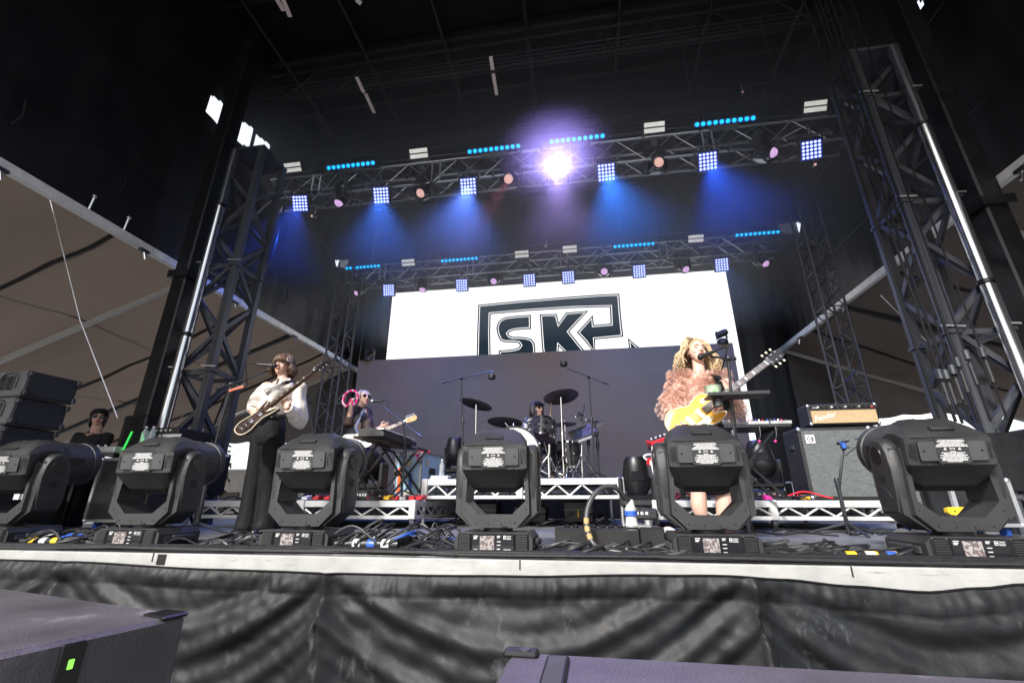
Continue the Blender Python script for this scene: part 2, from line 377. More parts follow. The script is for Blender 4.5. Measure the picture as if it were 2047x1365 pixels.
# ---- side beams under the cloths
def side_beam(X, label, s_):
    t = thing('side_beam', label, 'beam', (X, 0, ZB-.02))
    MB().box((0, 5.6, 0), (.09, 13.2, .13), bev=.008).build('beam', mat('white_beam_paint', (.7, .7, .7), .4, .1, var=.15), t)
    for k, y in enumerate((1.4, 3.2, 5.0, 6.9, 8.8, 10.7)):
        MB().box((-s_*.07, y, -.09), (.06, .16, .05), bev=.01).build('clamp', ALUD, t)
        MB().tube([(-s_*.07, y, -.1), (-s_*.09, y+.03, -.22)], .014, 6).build('hook', CHROME, t)
    for y in (4.2, 4.7):
        MB().tube([(s_*.02, y, .06), (s_*.0, y, .28)], .014, 6).build('bolt', ALU, t)
        MB().ball((s_*0, y, .3), .03, 5).build('bolt_cap', ALU, t)
side_beam(XL+.12, 'long pale aluminium beam edging the black cloth above the left tent canopy', -1)
side_beam(XR-.12, 'long pale aluminium beam edging the black cloth above the right tent canopy', 1)
# ---- side tents (seen from below)
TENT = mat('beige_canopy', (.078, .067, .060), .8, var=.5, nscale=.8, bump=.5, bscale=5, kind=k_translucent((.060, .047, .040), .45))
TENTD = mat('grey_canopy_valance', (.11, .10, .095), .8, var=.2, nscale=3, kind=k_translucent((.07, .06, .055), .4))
def canopy(name, X0, s_, Y0, Y1, zi, zo, w_, label, n=5, vt=-.35):
    root = None
    def f(u, v):
        y = Y0+(Y1-Y0)*u; k = v; sag = -.16*math.sin(math.pi*((u*n) % 1))*math.sin(math.pi*min(1, v*1.02))
        return (X0+s_*w_*v, y, zi+(zo-zi)*v+sag+.06*noise.noise(V((y*1.2, v*4, X0)))+.02*noise.noise(V((y*4+v*9, v*7, X0))))
    root = sheet(name, f, 100, 26, TENT); tag(root, label, 'tent canopy')
    for k in range(n+1):
        y = Y0+(Y1-Y0)*k/n
        bar('rafter', (X0, y, zi-.06), (X0+s_*w_, y, zo-.06), (.035, .045), ALUW if k % 2 else ALUD, root, square=True)
        bar('tent_leg', (X0+s_*w_, y, zo-.05), (X0+s_*w_, y, -1.42), .04, ALUW, root)
    for k in range(n):
        y = Y0+(Y1-Y0)*(k+.5)/n; MB().tube([(X0+s_*w_*q/12, y+.03*math.sin(q*2.2), zi+(zo-zi)*q/12-.02-.16*math.sin(math.pi*q/12)) for q in range(13)], .035, 6).build('canopy_strap', mat('dark_strap', (.02, .018, .017), .7), root)
    for v in (.33, .66): bar('canopy_seam', (X0+s_*w_*v, Y0, zi+(zo-zi)*v-.02), (X0+s_*w_*v, Y1, zi+(zo-zi)*v-.02), .012, TENTD, root)
    # scalloped valance on the eave and across the far gable
    def val(u, v):
        y = Y0+(Y1-Y0)*u; return (X0+s_*w_, y, zo-.02-v*(.30-.05*abs(math.sin(u*60))))
    sheet('valance', val, 160, 3, TENTD, None, root)
    def gab(u, v):
        zt = zi+(zo-zi)*u; zb = (1.95 if s_ < 0 else 2.32-.5*abs(u-.45))+.05*u-.05*abs(math.sin(u*26)); zb = min(zb, zt-.02)
        return (X0+s_*w_*u, Y1-.02+.05*noise.noise(V((u*9, v*3, 2))), zt+(zb-zt)*v)
    sheet('gable_cloth', gab, 120, 6, TENTD, None, root)
    return root
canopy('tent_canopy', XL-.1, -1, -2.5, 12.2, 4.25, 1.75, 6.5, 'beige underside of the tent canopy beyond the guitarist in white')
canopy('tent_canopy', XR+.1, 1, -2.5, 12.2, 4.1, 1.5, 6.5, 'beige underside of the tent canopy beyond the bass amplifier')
def wire(name, label, cat, pts, r=.006, m=None, group=None, n=6):
    o = MB().tube(pts, r, n).build(name, m or STEELB); return tag(o, label, cat, group)
wire('guy_wire', 'thin pale wire dropping from the left beam to behind the crew man', 'wire', [at(100, 400, 3.9), at(160, 640, 4.1), at(235, 835, 4.3)], .006, ALU)
wire('guy_wire', 'thin wire slanting from the left rear tower to the tent leg', 'wire', [at(510, 690, 8.5), at(330, 865, 8.5)], .008, ALU)
wire('guy_wire', 'thin wire dropping from the right beam towards the amplifier', 'wire', [at(1760, 590, 6.4), at(1860, 690, 6.4)], .006, ALU)
pts = [at(572, 395, 6.9)+V((0, 0, 0)), at(548, 500, 6.7), at(520, 560, 6.6), at(495, 640, 6.4), at(470, 740, 6.2), at(428, 850, 6.0)]
wire('hanging_cable', 'black cable sloping from the end of the front truss down beside the left tower', 'cable', crom(pts, 6), .018)
# ---- ground-supported towers
def tower(name, label, x, y, wd, z0, z1, r, step, m, parts=True, cap=True, rz=0., cat='tower'):
    t = thing(name, label, cat, (x, y, z0), rz); h = wd/2; H = z1-z0; C = [(-h, -h), (h, -h), (h, h), (-h, h)]
    for c in C: bar('chord', (*c, 0), (*c, H), r, m, t)
    n = int(H/step)
    for i in range(n):
        a, b = i*step, (i+1)*step
        for k in range(4):
            p, q = C[k], C[(k+1) % 4]
            if i % 2: p, q = q, p
            bar('brace', (*p, a), (*q, b), r*.55, m, t, n=6)
            if i % 2 == 0: bar('rung', (*C[k], a), (*C[(k+1) % 4], a), r*.5, m, t, n=6)
    return t
def main_tower(x, y, label, s_, mirror):
    wd = .52; t = thing('main_tower', label, 'tower', (x, y, -1.4)); H = (at(505, 300, 5.3).z if s_ > 0 else 6.2)+1.4; h = wd/2
    C = [(-h, -h), (h, -h), (h, h), (-h, h)]
    for c in C: bar('chord', (*c, 0), (*c, H), (.045, .045), TOWER, t, square=True)
    n = int((H-.2)/.56); st = .56
    for i in range(n):
        for k in range(4):
            p, q = C[k], C[(k+1) % 4]
            if (i+k) % 2: p, q = q, p
            bar('brace', (*p, i*st+.1), (*q, i*st+st+.1), (.022, .03), TOWER, t, square=True)
        if i % 3 == 0:
            for k in range(4): bar('rung', (*C[k], i*st+.05), (*C[(k+1) % 4], i*st+.05), (.022, .03), TOWER, t, square=True)
            for c in C: MB().box((c[0], c[1], i*st+.05), (.13, .13, .03)).build('splice_plate', TOWER, t)
            for c in C[:2]: MB().tube([(c[0]-.11, c[1]-.06, i*st+.12), (c[0]+.11, c[1]-.06, i*st+.1)], .012, 6).build('bolt', ALU, t)
    # the black sliding mast beside it, with hydraulic tube in front
    mx = -s_*.66
    MB().box((mx, -.15, 5.2), (.24, .28, 10.2), bev=.02).build('mast', STEELB, t)
    MB().box((mx, -.15, 2.35), (.36, .38, .9), bev=.02).build('mast_collar', STEELB, t)
    for q in range(6): MB().ball((mx-.12+q*.05, -.195, 2.2), .012, 4).build('bolt', ALUD, t)
    MB().box((mx, -.15, 5.0), (.35, .36, .12)).build('mast_collar', STEELB, t)
    PIPE = mat('bright_jack_tube', (.5, .52, .55), .2, .95, var=.2)
    bar('jack_tube', (s_*.05-s_*.2, -h-.12, 0.2), (s_*.05-s_*.2, -h-.12, 6.1), .06, PIPE, t, n=16)
    bar('jack_tube', (s_*.05-s_*.2, -h-.12, 6.1), (s_*.05-s_*.2, -h-.12, H-.1), .045, TOWER, t, n=16)
    for z in (3.9, 6.1): MB().lathe([(.06, 0), (.075, .01), (.075, .05), (.06, .06)], (s_*.05-s_*.2, -h-.12, z)).build('tube_collar', STEELB, t)
    MB().box((0, 0, 2.05), (wd+.18, wd+.18, .55), bev=.01).build('base_box', STEELB, t)
    MB().box((.2, -h-.1, 2.2), (.10, .004, .12)).build('paper_label', WHITE, t)
    MB().box((0, 0, H), (wd+.1, wd+.1, .05)).build('top_frame', TOWER, t)
    return t
main_tower(at(395, 850, 5.3).x-.25, 5.55, 'massive steel lattice tower with black mast behind the guitarist in white', 1, False)
main_tower(at(1920, 682, 5.2).x+.19, 5.45, 'massive steel lattice tower behind the far right stage light', -1, True)
tower('truss_tower', 'slim grey lattice tower left of the dark video wall', -5.0, 8.3, .36, 0, 5.35, .022, .36, ALUD)
tower('truss_tower', 'slim grey lattice tower behind the bass amplifier', 4.62, 8.3, .36, 0, 5.75, .022, .36, ALUD)
# bright gaps at the top of the rear side cloths where the tower heads stand
# ---- white tent and yard outside
yardm = mat('weathered_white_wall', (.7, .7, .68), .7, var=.1)
t = thing('marquee', 'white peaked marquee outside, seen between the amplifier and right tower', 'tent', (10.2, 17, -1.4))
MB().add([(-3.3, -2.5, 2.9), (3.3, -2.5, 2.9), (3.3, 3, 2.9), (-3.3, 3, 2.9), (0, 0, 5.0)], [(0, 1, 4), (1, 2, 4), (2, 3, 4), (3, 0, 4)]).build('canopy', WHITE, t, False)
MB().box((0, 2.9, 1.45), (6.5, .05, 2.9)).build('wall', WHITE, t)
for a in (-3.2, 3.2):
    for b in (-2.4, 2.9): bar('leg', (a, b, 0), (a, b, 2.9), .05, ALUW, t)
MB().box((0, -2.5, 2.75), (6.5, .03, .3)).build('valance', WHITE, t)
t = thing('site_trailer', 'white site trailer with dark doorway outside under the left tent', 'trailer', (-9.9, 13.4, -1.4), .12)
MB().box((0, 0, 1.55), (4.4, 2.2, 2.1), bev=.04).build('body', yardm, t)
MB().box((.9, -1.12, 1.5), (.9, .05, 1.8)).build('door', mat('grey_door', (.16, .17, .17), .5), t)
MB().box((.9, -1.15, 2.46), (1.1, .06, .07)).build('door_trim', GRN, t); MB().box((1.55, -1.15, 1.5), (.08, .06, 1.9)).build('door_trim', GRN, t)
for x in (-1.8, -1.1, -.4): MB().box((x, -1.13, 1.7), (.5, .05, .5)).build('window', GREYP, t); 
for k in range(4): bar('handrail', (-2+k*.6, -1.6, .3), (-2+k*.6, -1.6, 1.7), .02, BLKD, t)
bar('handrail', (-2, -1.6, 1.7), (-.2, -1.6, 1.7), .02, BLKD, t); bar('handrail', (-2, -1.6, 1.2), (-.2, -1.6, 1.2), .015, BLKD, t)
for x in (-1.4, 1.4): MB().lathe([(0, -.1), (.38, -.1), (.38, .1), (0, .1)], (x, -.9, .38), (0, 1, 0)).build('wheel', RUB, t)
t = thing('water_tank', 'grey ribbed water tank standing behind the site trailer', 'tank', (-9.1, 16.5, -1.4))
MB().lathe([(0, 0), (1.0, 0), (1.05, .2), (1.0, .4), (1.05, 1.2), (1.0, 1.4), (1.05, 2.4), (1.0, 2.9), (.9, 3.4), (.4, 3.55), (0, 3.55)]).build('drum', mat('tank_grey', (.22, .23, .24), .5), t)
MB().lathe([(.12, 0), (.12, .2), (0, .2)], (0, 0, 3.5)).build('lid', WHITE, t)
LEAF = mat('leaf_green', (.10, .12, .03), .6, var=.5, nscale=3); BARK = mat('bark', (.12, .08, .05), .8)
def shrub(x, y, label, h=2.2, n=420):
    t = thing('young_tree', label, 'tree', (x, y, -1.42)); tr = MB().tube([(0, 0, 0), (.04, 0, h*.5), (0, .05, h)], [.05, .035, .012]).build('trunk', BARK, t)
    b = MB(); rnd = random.Random(int(x*10))
    for i in range(n):
        a = rnd.random()*6.28; z = h*(.35+.75*rnd.random()); r = .55*math.sqrt(rnd.random())*(1.2-z/h*.6); c = V((r*math.cos(a), r*math.sin(a), z))
        q = Quaternion((rnd.gauss(0, 1), rnd.gauss(0, 1), rnd.gauss(0, 1), rnd.gauss(0, 1))).normalized().to_matrix(); s_ = .05+.04*rnd.random()
        b.add([c+q@V(p)*s_ for p in ((-1, 0, 0), (0, -.5, .1), (1, 0, 0), (0, .5, .1))], [(0, 1, 2, 3)])
    b.build('crown', LEAF, t, False)
shrub(-9.9, 11.2, 'thin young tree with sparse leaves outside, left of the site trailer', 3.0)
shrub(-10.9, 14.2, 'low leafy tree outside behind the guitarist\'s microphone stand', 3.2, 700)
# handrails / platform at far right beside the main tower
t = thing('side_platform', 'pale aluminium stair platform at the foot of the right tower', 'platform', (4.75, 4.7, 0))
for z in (1.02, .62, .22): MB().box((.95, 0, z), (2.6, .09, .09), bev=.008).build('rail', ALUW, t)
for x in (-.3, .55, 1.4): MB().box((x, .06, .3), (.07, .07, 1.5)).build('post', ALUW, t)
MB().box((.95, .7, .95), (2.6, 1.3, .05)).build('tread', ALUD, t)
# ================================================================== VIDEO WALLS
t = thing('video_wall', 'wide dark grey LED video wall standing behind the drum kit', 'video wall', (-4.45, 8.2, .42))
g0 = None
for i in range(14):
    for j in range(5):
        k = (i*7+j*5+(i*j) % 3) % 4
        m = mat('led_face_%d' % k, tuple(c_*(1+.018*(k-1.5)) for c_ in (.165, .142, .112)) , .62, var=.03, nscale=2, bump=.0, spec=.35,
                kind=lambda m, tt, b, src, mx: k_voronoi((.03, .028, .026), 115, .22)(m, tt, b, src, mx))
        o = MB().box((0, 0, 0), (.5174, .07, .5174)).build('led_panel', m) if (k not in MATS.get('_p', {})) else None
        if o is None: o = bpy.data.objects.new('led_panel', MATS['_p'][k]); COL.objects.link(o)
        else: MATS.setdefault('_p', {})[k] = o.data
        o.location = (.259+i*.518, 0, .26+j*.518); o.parent = t
MB().box((3.63, .12, 1.25), (7.2, .1, 2.5)).build('back_frame', BLKD, t)
MB().box((3.63, .05, -.2), (7.3, .3, .4)).build('base', BLKD, t)
MATS.pop('_p')
SCW = mat('lit_screen_white', (.02, .02, .02), .7, var=0., em=(.97, .98, 1.0), es=1.35, spec=.2)
SLATE = mat('screen_slate', (.02, .02, .02), .7, var=0., em=(.012, .026, .042), es=1.0, spec=.2)
SBLK = mat('screen_black', (.02, .02, .02), .7, var=0., em=(.003, .002, .003), es=1.0, spec=.2)
YS = 11.5
A = at(785, 585, YS); B = at(1450, 540, YS); zt = (A.z+B.z)/2
t = thing('lit_screen', 'bright white upper video screen with a dark SK logo', 'video screen', ((A.x+B.x)/2, YS, 0)); tx = t.location.x
Wd = B.x-A.x; zb = .9
MB().box((0, .06, (zt+zb)/2), (Wd, .10, zt-zb)).build('panel', SCW, t)
for s_ in (-1, 1): MB().box((s_*(Wd/2+.012), .06, (zt+zb)/2), (.02, .12, zt-zb)).build('frame', BLKD, t)
MB().box((0, .06, zt+.014), (Wd+.06, .12, .022)).build('frame', BLKD, t)
def sp(x, y): p = at(930+x/5.532, 540+y/5.532, YS); return (p.x-tx, p.z)
def logo_shape(name, pts, wobble=True):
    P = [sp(*p) for p in pts]; n = len(P)
    area = sum(P[i][0]*P[(i+1) % n][1]-P[(i+1) % n][0]*P[i][1] for i in range(n))/2; sg = 1 if area > 0 else -1
    def off(d):
        out = []
        for i in range(n):
            a, b, c = V(P[i-1]), V(P[i]), V(P[(i+1) % n]); n1 = V((-(b-a).y, (b-a).x)).normalized()*sg; n2 = V((-(c-b).y, (c-b).x)).normalized()*sg
            m_ = (n1+n2); m_ = m_.normalized() if m_.length > 1e-6 else n1; k = min(2.2, 1/max(.3, m_.dot(n1)))
            out.append(b+m_*d*k)
        return out
    bm = MB()
    f = MB(); f.v = [(p[0], .002, p[1]) for p in P]; f.f = [tuple(range(n))]; f.m = [0]
    me = bpy.data.meshes.new(name); me.from_pydata(f.v, [], f.f); me.materials.append(SLATE)
    b2 = bmesh.new(); b2.from_mesh(me); bmesh.ops.triangulate(b2, faces=b2.faces[:], ngon_method='EAR_CLIP'); b2.to_mesh(me); b2.free()
    o = bpy.data.objects.new(name, me); COL.objects.link(o); o.parent = t
    for d0, d1, m, yy in ((-.004, .028, SBLK, -.002), (.034, .054, SCW, -.004), (.06, .072, SBLK, -.003)):
        a, b = off(d0), off(d1); q = MB()
        for i in range(n):
            j = (i+1) % n; q.quad((a[i].x, yy, a[i].y), (a[j].x, yy, a[j].y), (b[j].x, yy, b[j].y), (b[i].x, yy, b[i].y))
        q.build('outline', m, o, False)
logo_shape('logo_frame', [(125, 1040), (133, 700), (145, 385), (600, 340), (1100, 300), (1500, 270), (1703, 262), (1722, 500), (1747, 735), (1435, 765), (1440, 940), (1330, 790), (1235, 690), (1410, 500), (1422, 608), (1608, 592), (1600, 408), (1200, 418), (700, 450), (280, 487), (276, 700), (282, 1040)])
logo_shape('logo_letter_s', [(725, 495), (728, 650), (620, 656), (540, 665), (495, 680), (475, 700), (490, 725), (520, 738), (600, 738), (660, 742), (730, 760), (765, 805), (775, 870), (770, 1000), (370, 1000), (370, 888), (470, 882), (540, 874), (590, 858), (608, 830), (590, 806), (540, 798), (430, 795), (385, 775), (358, 710), (345, 640), (362, 580), (400, 543), (440, 522), (560, 506)])
logo_shape('logo_letter_k', [(825, 490), (1010, 485), (1035, 585), (1115, 470), (1360, 450), (1255, 565), (1150, 680), (1260, 820), (1380, 960), (1150, 960), (1035, 840), (1030, 960), (865, 960), (850, 860)])
logo_shape('logo_stroke', [(1800, 752), (1910, 845), (2000, 930), (1815, 930), (1810, 850)])
# PTZ cameras on top of the dark wall
def ptz(x, Y, y0, label):
    p = at(x, y0, Y); t = thing('robotic_camera', label, 'camera', p)
    MB().lathe([(0, 0), (.10, 0), (.10, .06), (.06, .10), (0, .10)]).build('base', BLK, t)
    for s_ in (-1, 1): MB().box((s_*.085, 0, .17), (.025, .07, .16), bev=.008).build('arm', BLK, t)
    MB().lathe([(0, -.09), (.06, -.09), (.065, .05), (.045, .12), (.0, .12)], (0, 0, .2), (.8, -.5, .25)).build('head', BLK, t)
    return t
ptz(738, 8.2, 722, 'small black camera standing on the left end of the dark video wall')
ptz(1445, 8.2, 688, 'small black camera on the right end of the dark video wall')
# ================================================================== LIGHTING TRUSSES
DIOB = mat('diode_blue_white', (.1, .1, .2), .4, em=(.45, .52, 1.0), es=2.6)
DIOC = mat('diode_cyan', (.0, .2, .3), .4, em=(.0, .50, 1.0), es=1.8)
DIOR = mat('diode_ring', (.0, .1, .3), .4, em=(.02, .10, .9), es=.8)
WARMT = mat('warm_strobe_tube', (.75, .74, .70), .5, em=(.8, .8, .74), es=.55)
LENS = mat('violet_lens', (.3, .2, .3), .2, em=(.75, .45, .85), es=.9)
LENSW = mat('warm_lens', (.3, .2, .1), .2, em=(.95, .55, .50), es=.75)
BRIGHT = mat('blinding_lens', (.3, .2, .3), .2, em=(.86, .74, 1), es=110)
def truss(name, label, Y, Z, x0, x1, h=.5):
    t = thing(name, label, 'lighting truss', (0, Y, Z))
    for a in (-.2, .2):
        for b in (0, h): bar('chord', (x0, a, b), (x1, a, b), .025, TRS, t)
    n = int((x1-x0)/.5)
    for i in range(n):
        xa = x0+i*.5
        for a in (-.2, .2): bar('brace', (xa, a, 0 if i % 2 else h), (xa+.5, a, h if i % 2 else 0), .012, TRS, t, n=6)
        for b in (0, h): bar('brace', (xa, -.2 if i % 2 else .2, b), (xa+.5, .2 if i % 2 else -.2, b), .010, TRS, t, n=6)
        if i % 5 == 2:
            for q in (0, .16): 
                bar('gate_strut', (xa+q, -.225, -.0), (xa+q, -.225, h), .018, ALU, t)
    bar('top_pipe', (x0+.2, .1, h+.42), (x1-.2, .1, h+.42), .014, ALUD, t)
    for k in range(int((x1-x0)/1.9)): 
        for q in (0, .1): bar('hanger', (x0+1.0+k*1.9+q, .1, h), (x0+1.0+k*1.9+q, .1, h+.9), .012, ALUD, t)
    return t
TZ1, TY1, TZ2, TY2 = 6.05, 6.9, 6.02, 10.5
tr1 = truss('lighting_truss', 'front lighting truss with the blinding violet lamp hanging under it', TY1, TZ1, -6.1, 4.75)
tr2 = truss('lighting_truss', 'rear lighting truss just above the bright SK screen', TY2, TZ2, -6.3, 5.0)
for tr, x0, x1, Z, Y in ((tr1, -6.1, 4.75, TZ1, TY1), (tr2, -6.3, 5.0, TZ2, TY2)):
    for k in range(7):                                     # hoist chains and slings to the roof
        x = x0+.8+k*(x1-x0-1.6)/6
        bar('chain', (x, 0, .5), (x, 0, 9.3-Z), .008, ALUD, tr, n=5)
    c = MB()
    for k in range(26):
        xa = x0+random.random()*(x1-x0-1.4); L = .4+random.random()*1.2; zz = random.choice((.03, .06, .5, .45)); yy = random.choice((-.24, .2, 0))
        c.tube(crom([(xa, yy, zz), (xa+L*.3, yy-.03, zz-.05*random.random()-.03), (xa+L*.7, yy, zz-.08), (xa+L, yy, zz)], 3), .012, 5)
    tag(c.build('cable_loom', RUB, tr), kind='stuff')
    c = MB()
    for k in range(46):
        xa = x0+random.random()*(x1-x0); c.box((xa, random.choice((-.22, .2)), random.choice((.0, .5))+.03), (.05, .06, .09), bev=.01); c.tube([(xa, -.2, .1), (xa+.02, -.2, -.06)], .01, 5)
    tag(c.build('clamp_set', ALUD, tr), kind='stuff')
# pixel wash panels, 5 x 5 diodes
def make_wash():
    t = thing('wash_panel', 'x', 'stage light')
    MB().box((0, .05, 0), (.33, .10, .33), bev=.015).build('body', BLK, t)
    MB().box((0, -.002, 0), (.31, .006, .31)).build('front_plate', mat('blue_glowing_plate', (.01, .01, .05), .4, em=(.02, .07, .75), es=.55), t)
    b = MB()
    for i in range(5):
        for j in range(5): b.lathe([(0.022, 0), (.020, .009), (.010, .015), (.0, .016)], ((i-2)*.060, -.005, (j-2)*.060), (0, -1, 0), 8)
    b.build('diode_grid', DIOB, t)
    for s_ in (-1, 1): MB().box((s_*.185, .07, .10), (.018, .04, .30)).build('bracket', BLK, t)
    MB().box((0, .07, .255), (.39, .04, .018)).build('bracket', BLK, t)
    MB().lathe([(0, 0), (.03, 0), (.03, .12), (0, .12)], (0, .07, .26)).build('clamp', ALUD, t)
    return t
wash = make_wash(); first = True
def put(proto, first, p, rot, label, group):
    o = proto if first else dup(proto); o.location = p; o.rotation_euler = rot; o['label'] = label; o['group'] = group
    return o
near = [(600, 407), (762, 391), (936, 373), (1212, 345), (1415, 323), (1622, 300)]
far = [(777, 580), (923, 570), (1058, 560), (1136, 554), (1278, 542), (1443, 529)]
for i, (x, y) in enumerate(near):
    o = put(wash, first, at(x, y, TY1-.25), (rad(28), 0, rad((x-1100)*-.012)), '%s glowing blue-white pixel light from the left under the front truss' % ordinal(i), 'square pixel lights hung from the trusses'); first = False
for i, (x, y) in enumerate(far):
    o = put(wash, first, at(x, y, TY2-.25), (rad(20), 0, rad((x-1100)*-.012)), '%s square pixel light from the left along the rear truss' % ordinal(i), 'square pixel lights hung from the trusses')
# LED battens of ten cells
def make_batten():
    t = thing('led_batten', 'x', 'stage light')
    MB().box((0, .05, 0), (1.06, .09, .11), bev=.01).build('housing', BLK, t)
    MB().box((0, .03, -.1), (.5, .03, .09)).build('bracket', ALUD, t)
    g = bpy.data.objects.new; c = MB().lathe([(.037, 0), (.035, .012), (.02, .018), (0, .019)], (0, 0, 0), (0, -1, 0), 12).mesh('cell', DIOC, True)
    rg = MB().lathe([(.044, .0), (.044, .006), (.036, .006)], (0, 0, 0), (0, -1, 0), 12).mesh('cell_rim', DIOR, True)
    for i in range(10):
        o = g('cell', c); COL.objects.link(o); o.parent = t; o.location = ((i-4.5)*.104, .004, 0)
        q = g('cell_rim', rg); COL.objects.link(q); q.parent = o
    return t
bat = make_batten(); first = True
for lst, Y, nm in (([(701, 331), (987, 298), (1153, 278), (1449, 243)], TY1, 'front truss'), ([(725, 534), (918, 519), (1267, 490), (1514, 467)], TY2, 'rear truss')):
    for i, (x, y) in enumerate(lst):
        put(bat, first, at(x, y, Y-.32), (rad(30), 0, 0), '%s cyan ten-cell light bar from the left on the %s' % (ordinal(i), nm), 'cyan light bars on the trusses'); first = False
# strobes with two pale tubes
def make_strobe():
    t = thing('strobe', 'x', 'stage light')
    MB().box((0, .06, 0), (.40, .12, .22), bev=.015).build('body', BLK, t)
    for z in (-.05, .05): MB().box((0, -.004, z), (.36, .012, .075), bev=.003).build('tube', WARMT, t)
    MB().box((0, .05, -.16), (.34, .06, .10), bev=.01).build('ballast', ALUD, t)
    MB().box((0, .05, -.25), (.10, .05, .10)).build('clamp', ALUD, t)
    return t
stb = make_strobe(); first = True
for lst, Y, nm in (([(585, 335), (837, 307), (1308, 255), (1630, 213)], TY1, 'front truss'), ([(816, 525), (1043, 508), (1139, 498), (1391, 477)], TY2, 'rear truss')):
    for i, (x, y) in enumerate(lst):
        put(stb, first, at(x, y, Y-.30), (rad(35), 0, 0), '%s strobe with two pale tubes from the left on the %s' % (ordinal(i), nm), 'pale strobes on the trusses'); first = False
# hanging moving heads
def make_hung(m):
    t = thing('hanging_moving_head', 'x', 'moving light')
    MB().box((0, 0, .28), (.36, .26, .12), bev=.02).build('base', BLK, t)
    y = MB()
    for s_ in (-1, 1): y.box((s_*.19, 0, .05), (.05, .14, .40), bev=.02)
    y.box((0, 0, .215), (.4, .15, .03)); y.build('yoke', BLK, t)
    h = MB().lathe([(0, .20), (.10, .19), (.145, .10), (.15, -.02), (.13, -.12), (.115, -.20), (.10, -.205), (.10, -.19)], (0, 0, 0), (0, 1, 0), 20).build('head', GLOSS, t); 
    MB().lathe([(.085, 0), (.06, .045), (.0, .06)], (0, -.19, 0), (0, -1, 0), 20).build('lens', m, h)
    MB().box((.0, -.02, -.145), (.16, .2, .02), bev=.006).build('belly_plate', ALU, h)
    h.rotation_euler = (rad(55), 0, 0)
    for s_ in (-1, 1): MB().box((s_*.1, 0, .38), (.05, .05, .08)).build('clamp', ALUD, t)
    return t
hn = make_hung(LENS); first = True
hung = (([(683, 392, 50, -35), (850, 380, 25, -25), (1022, 360, 5, -10), (1116, 350, 0, 0), (1310, 330, 0, 10), (1525, 305, 10, 45)], TY1, 'front truss'),
        ([(720, 576, 40, -35), (845, 568, 50, 20), (990, 556, 25, -10), (1207, 543, 0, 0), (1365, 531, 30, 20), (1520, 519, 30, 40)], TY2, 'rear truss'))
for lst, Y, nm in hung:
    for i, (x, y, ti, yw) in enumerate(lst):
        lab = '%s round moving light from the left under the %s' % (ordinal(i), nm)
        if (x, y) == (1116, 350): lab = 'moving light shining blinding violet-white into the camera'
        o = put(hn, first, at(x, y, Y-.1), (0, 0, rad(yw)), lab, 'moving lights hung under the trusses'); first = False
        hd = [c for c in o.children if c.name.startswith('head')][0]; hd.rotation_euler = (rad(28+ti), 0, 0)
        ln = [c for c in hd.children if c.name.startswith('lens')][0]
        if i in (1, 2, 4) and Y == TY1: ln.data = ln.data.copy(); ln.data.materials[0] = LENSW
        if (x, y) == (1116, 350):
            ln.data = ln.data.copy(); ln.data.materials[0] = BRIGHT; BP = at(1116, 352, TY1-.35)
def lamp(name, kind, p, e, col, aim=None, size=60, r=.08, blend=.6):
    l = bpy.data.lights.new(name, kind); l.energy = .62*e/EX; l.color = col; l.shadow_soft_size = r
    o = bpy.data.objects.new(name, l); COL.objects.link(o); o.location = p
    if kind == 'SPOT': l.spot_size = rad(size); l.spot_blend = blend
    if aim is not None: o.rotation_euler = (V(aim)-V(p)).to_track_quat('-Z', 'Y').to_euler()
    return o
lamp('violet_beam', 'SPOT', BP+V((0, -.06, 0)), 700, (.50, .36, 1), BP+V((0, .3, -6)), 80, .06, 1.)
lamp('violet_beam', 'SPOT', BP+V((0, -.08, 0)), 3400, (.42, .32, 1), BP+V((0, -6, -2.1)), 74, .06, .7)
for x, y, e, c, dx, dy, dz in ((936, 373, 1500, (.12, .25, 1), -.6, .7, -6), (762, 391, 1000, (.05, .2, 1), .5, 1.5, -6), (1212, 345, 1600, (.03, .22, 1), .9, 1.2, -5), (1415, 323, 1150, (.02, .12, 1), 1.2, 1.2, -5), (600, 407, 500, (.03, .12, 1), -1.2, 1.0, -6)):
    p = at(x, y, TY1-.30); lamp('blue_wash', 'SPOT', p+V((0, -.05, -.05)), e, c, p+V((dx, dy-.9, dz)), 84, .08, 1.)
p = at(1022, 360, TY1-.3); lamp('rose_beam', 'SPOT', p+V((0, -.12, -.05)), 350, (1, .25, .35), p+V((-2.6, 1.5, -2.6)), 36, .05)
for x, y, c, dx in ((777, 580, (.1, .35, 1), -1.5), (1443, 529, (.05, .3, 1), 1.6), (1278, 542, (.05, .3, 1), .2), (923, 570, (.05, .3, 1), 0.)):
    p = at(x, y, TY2-.3); lamp('blue_wash', 'SPOT', p+V((0, -.05, -.05)), 160, c, p+V((dx, .9, -5)), 90, .08, 1.)
# small warm lamps at the truss ends, gaps of daylight by the tower heads
for i, (x, y, Y) in enumerate(((628, 432, TY1), (1628, 330, TY1), (1092, 492, TY2), (1484, 186, TY1))):
    t = thing('aiming_lamp', ['small warm lamp hanging below the left end of the front truss', 'small warm lamp hanging below the right end of the front truss', 'small orange-lit lamp above the middle of the rear truss', 'tiny orange tag light above the right half of the front truss'][i], 'lamp', at(x, y, Y-.1))
    MB().lathe([(0, .07), (.035, .06), (.04, -.03), (.03, -.05)], (0, 0, 0), (.3, 1, .5), 14).build('body', ALUD, t)
    MB().ball((-.015, -.05, -.03), .022 if i < 3 else .012, 6).build('bulb', LENSW, t); MB().tube([(0, 0, .03), (.02, .02, .22)], .008, 5).build('arm', ALU, t)
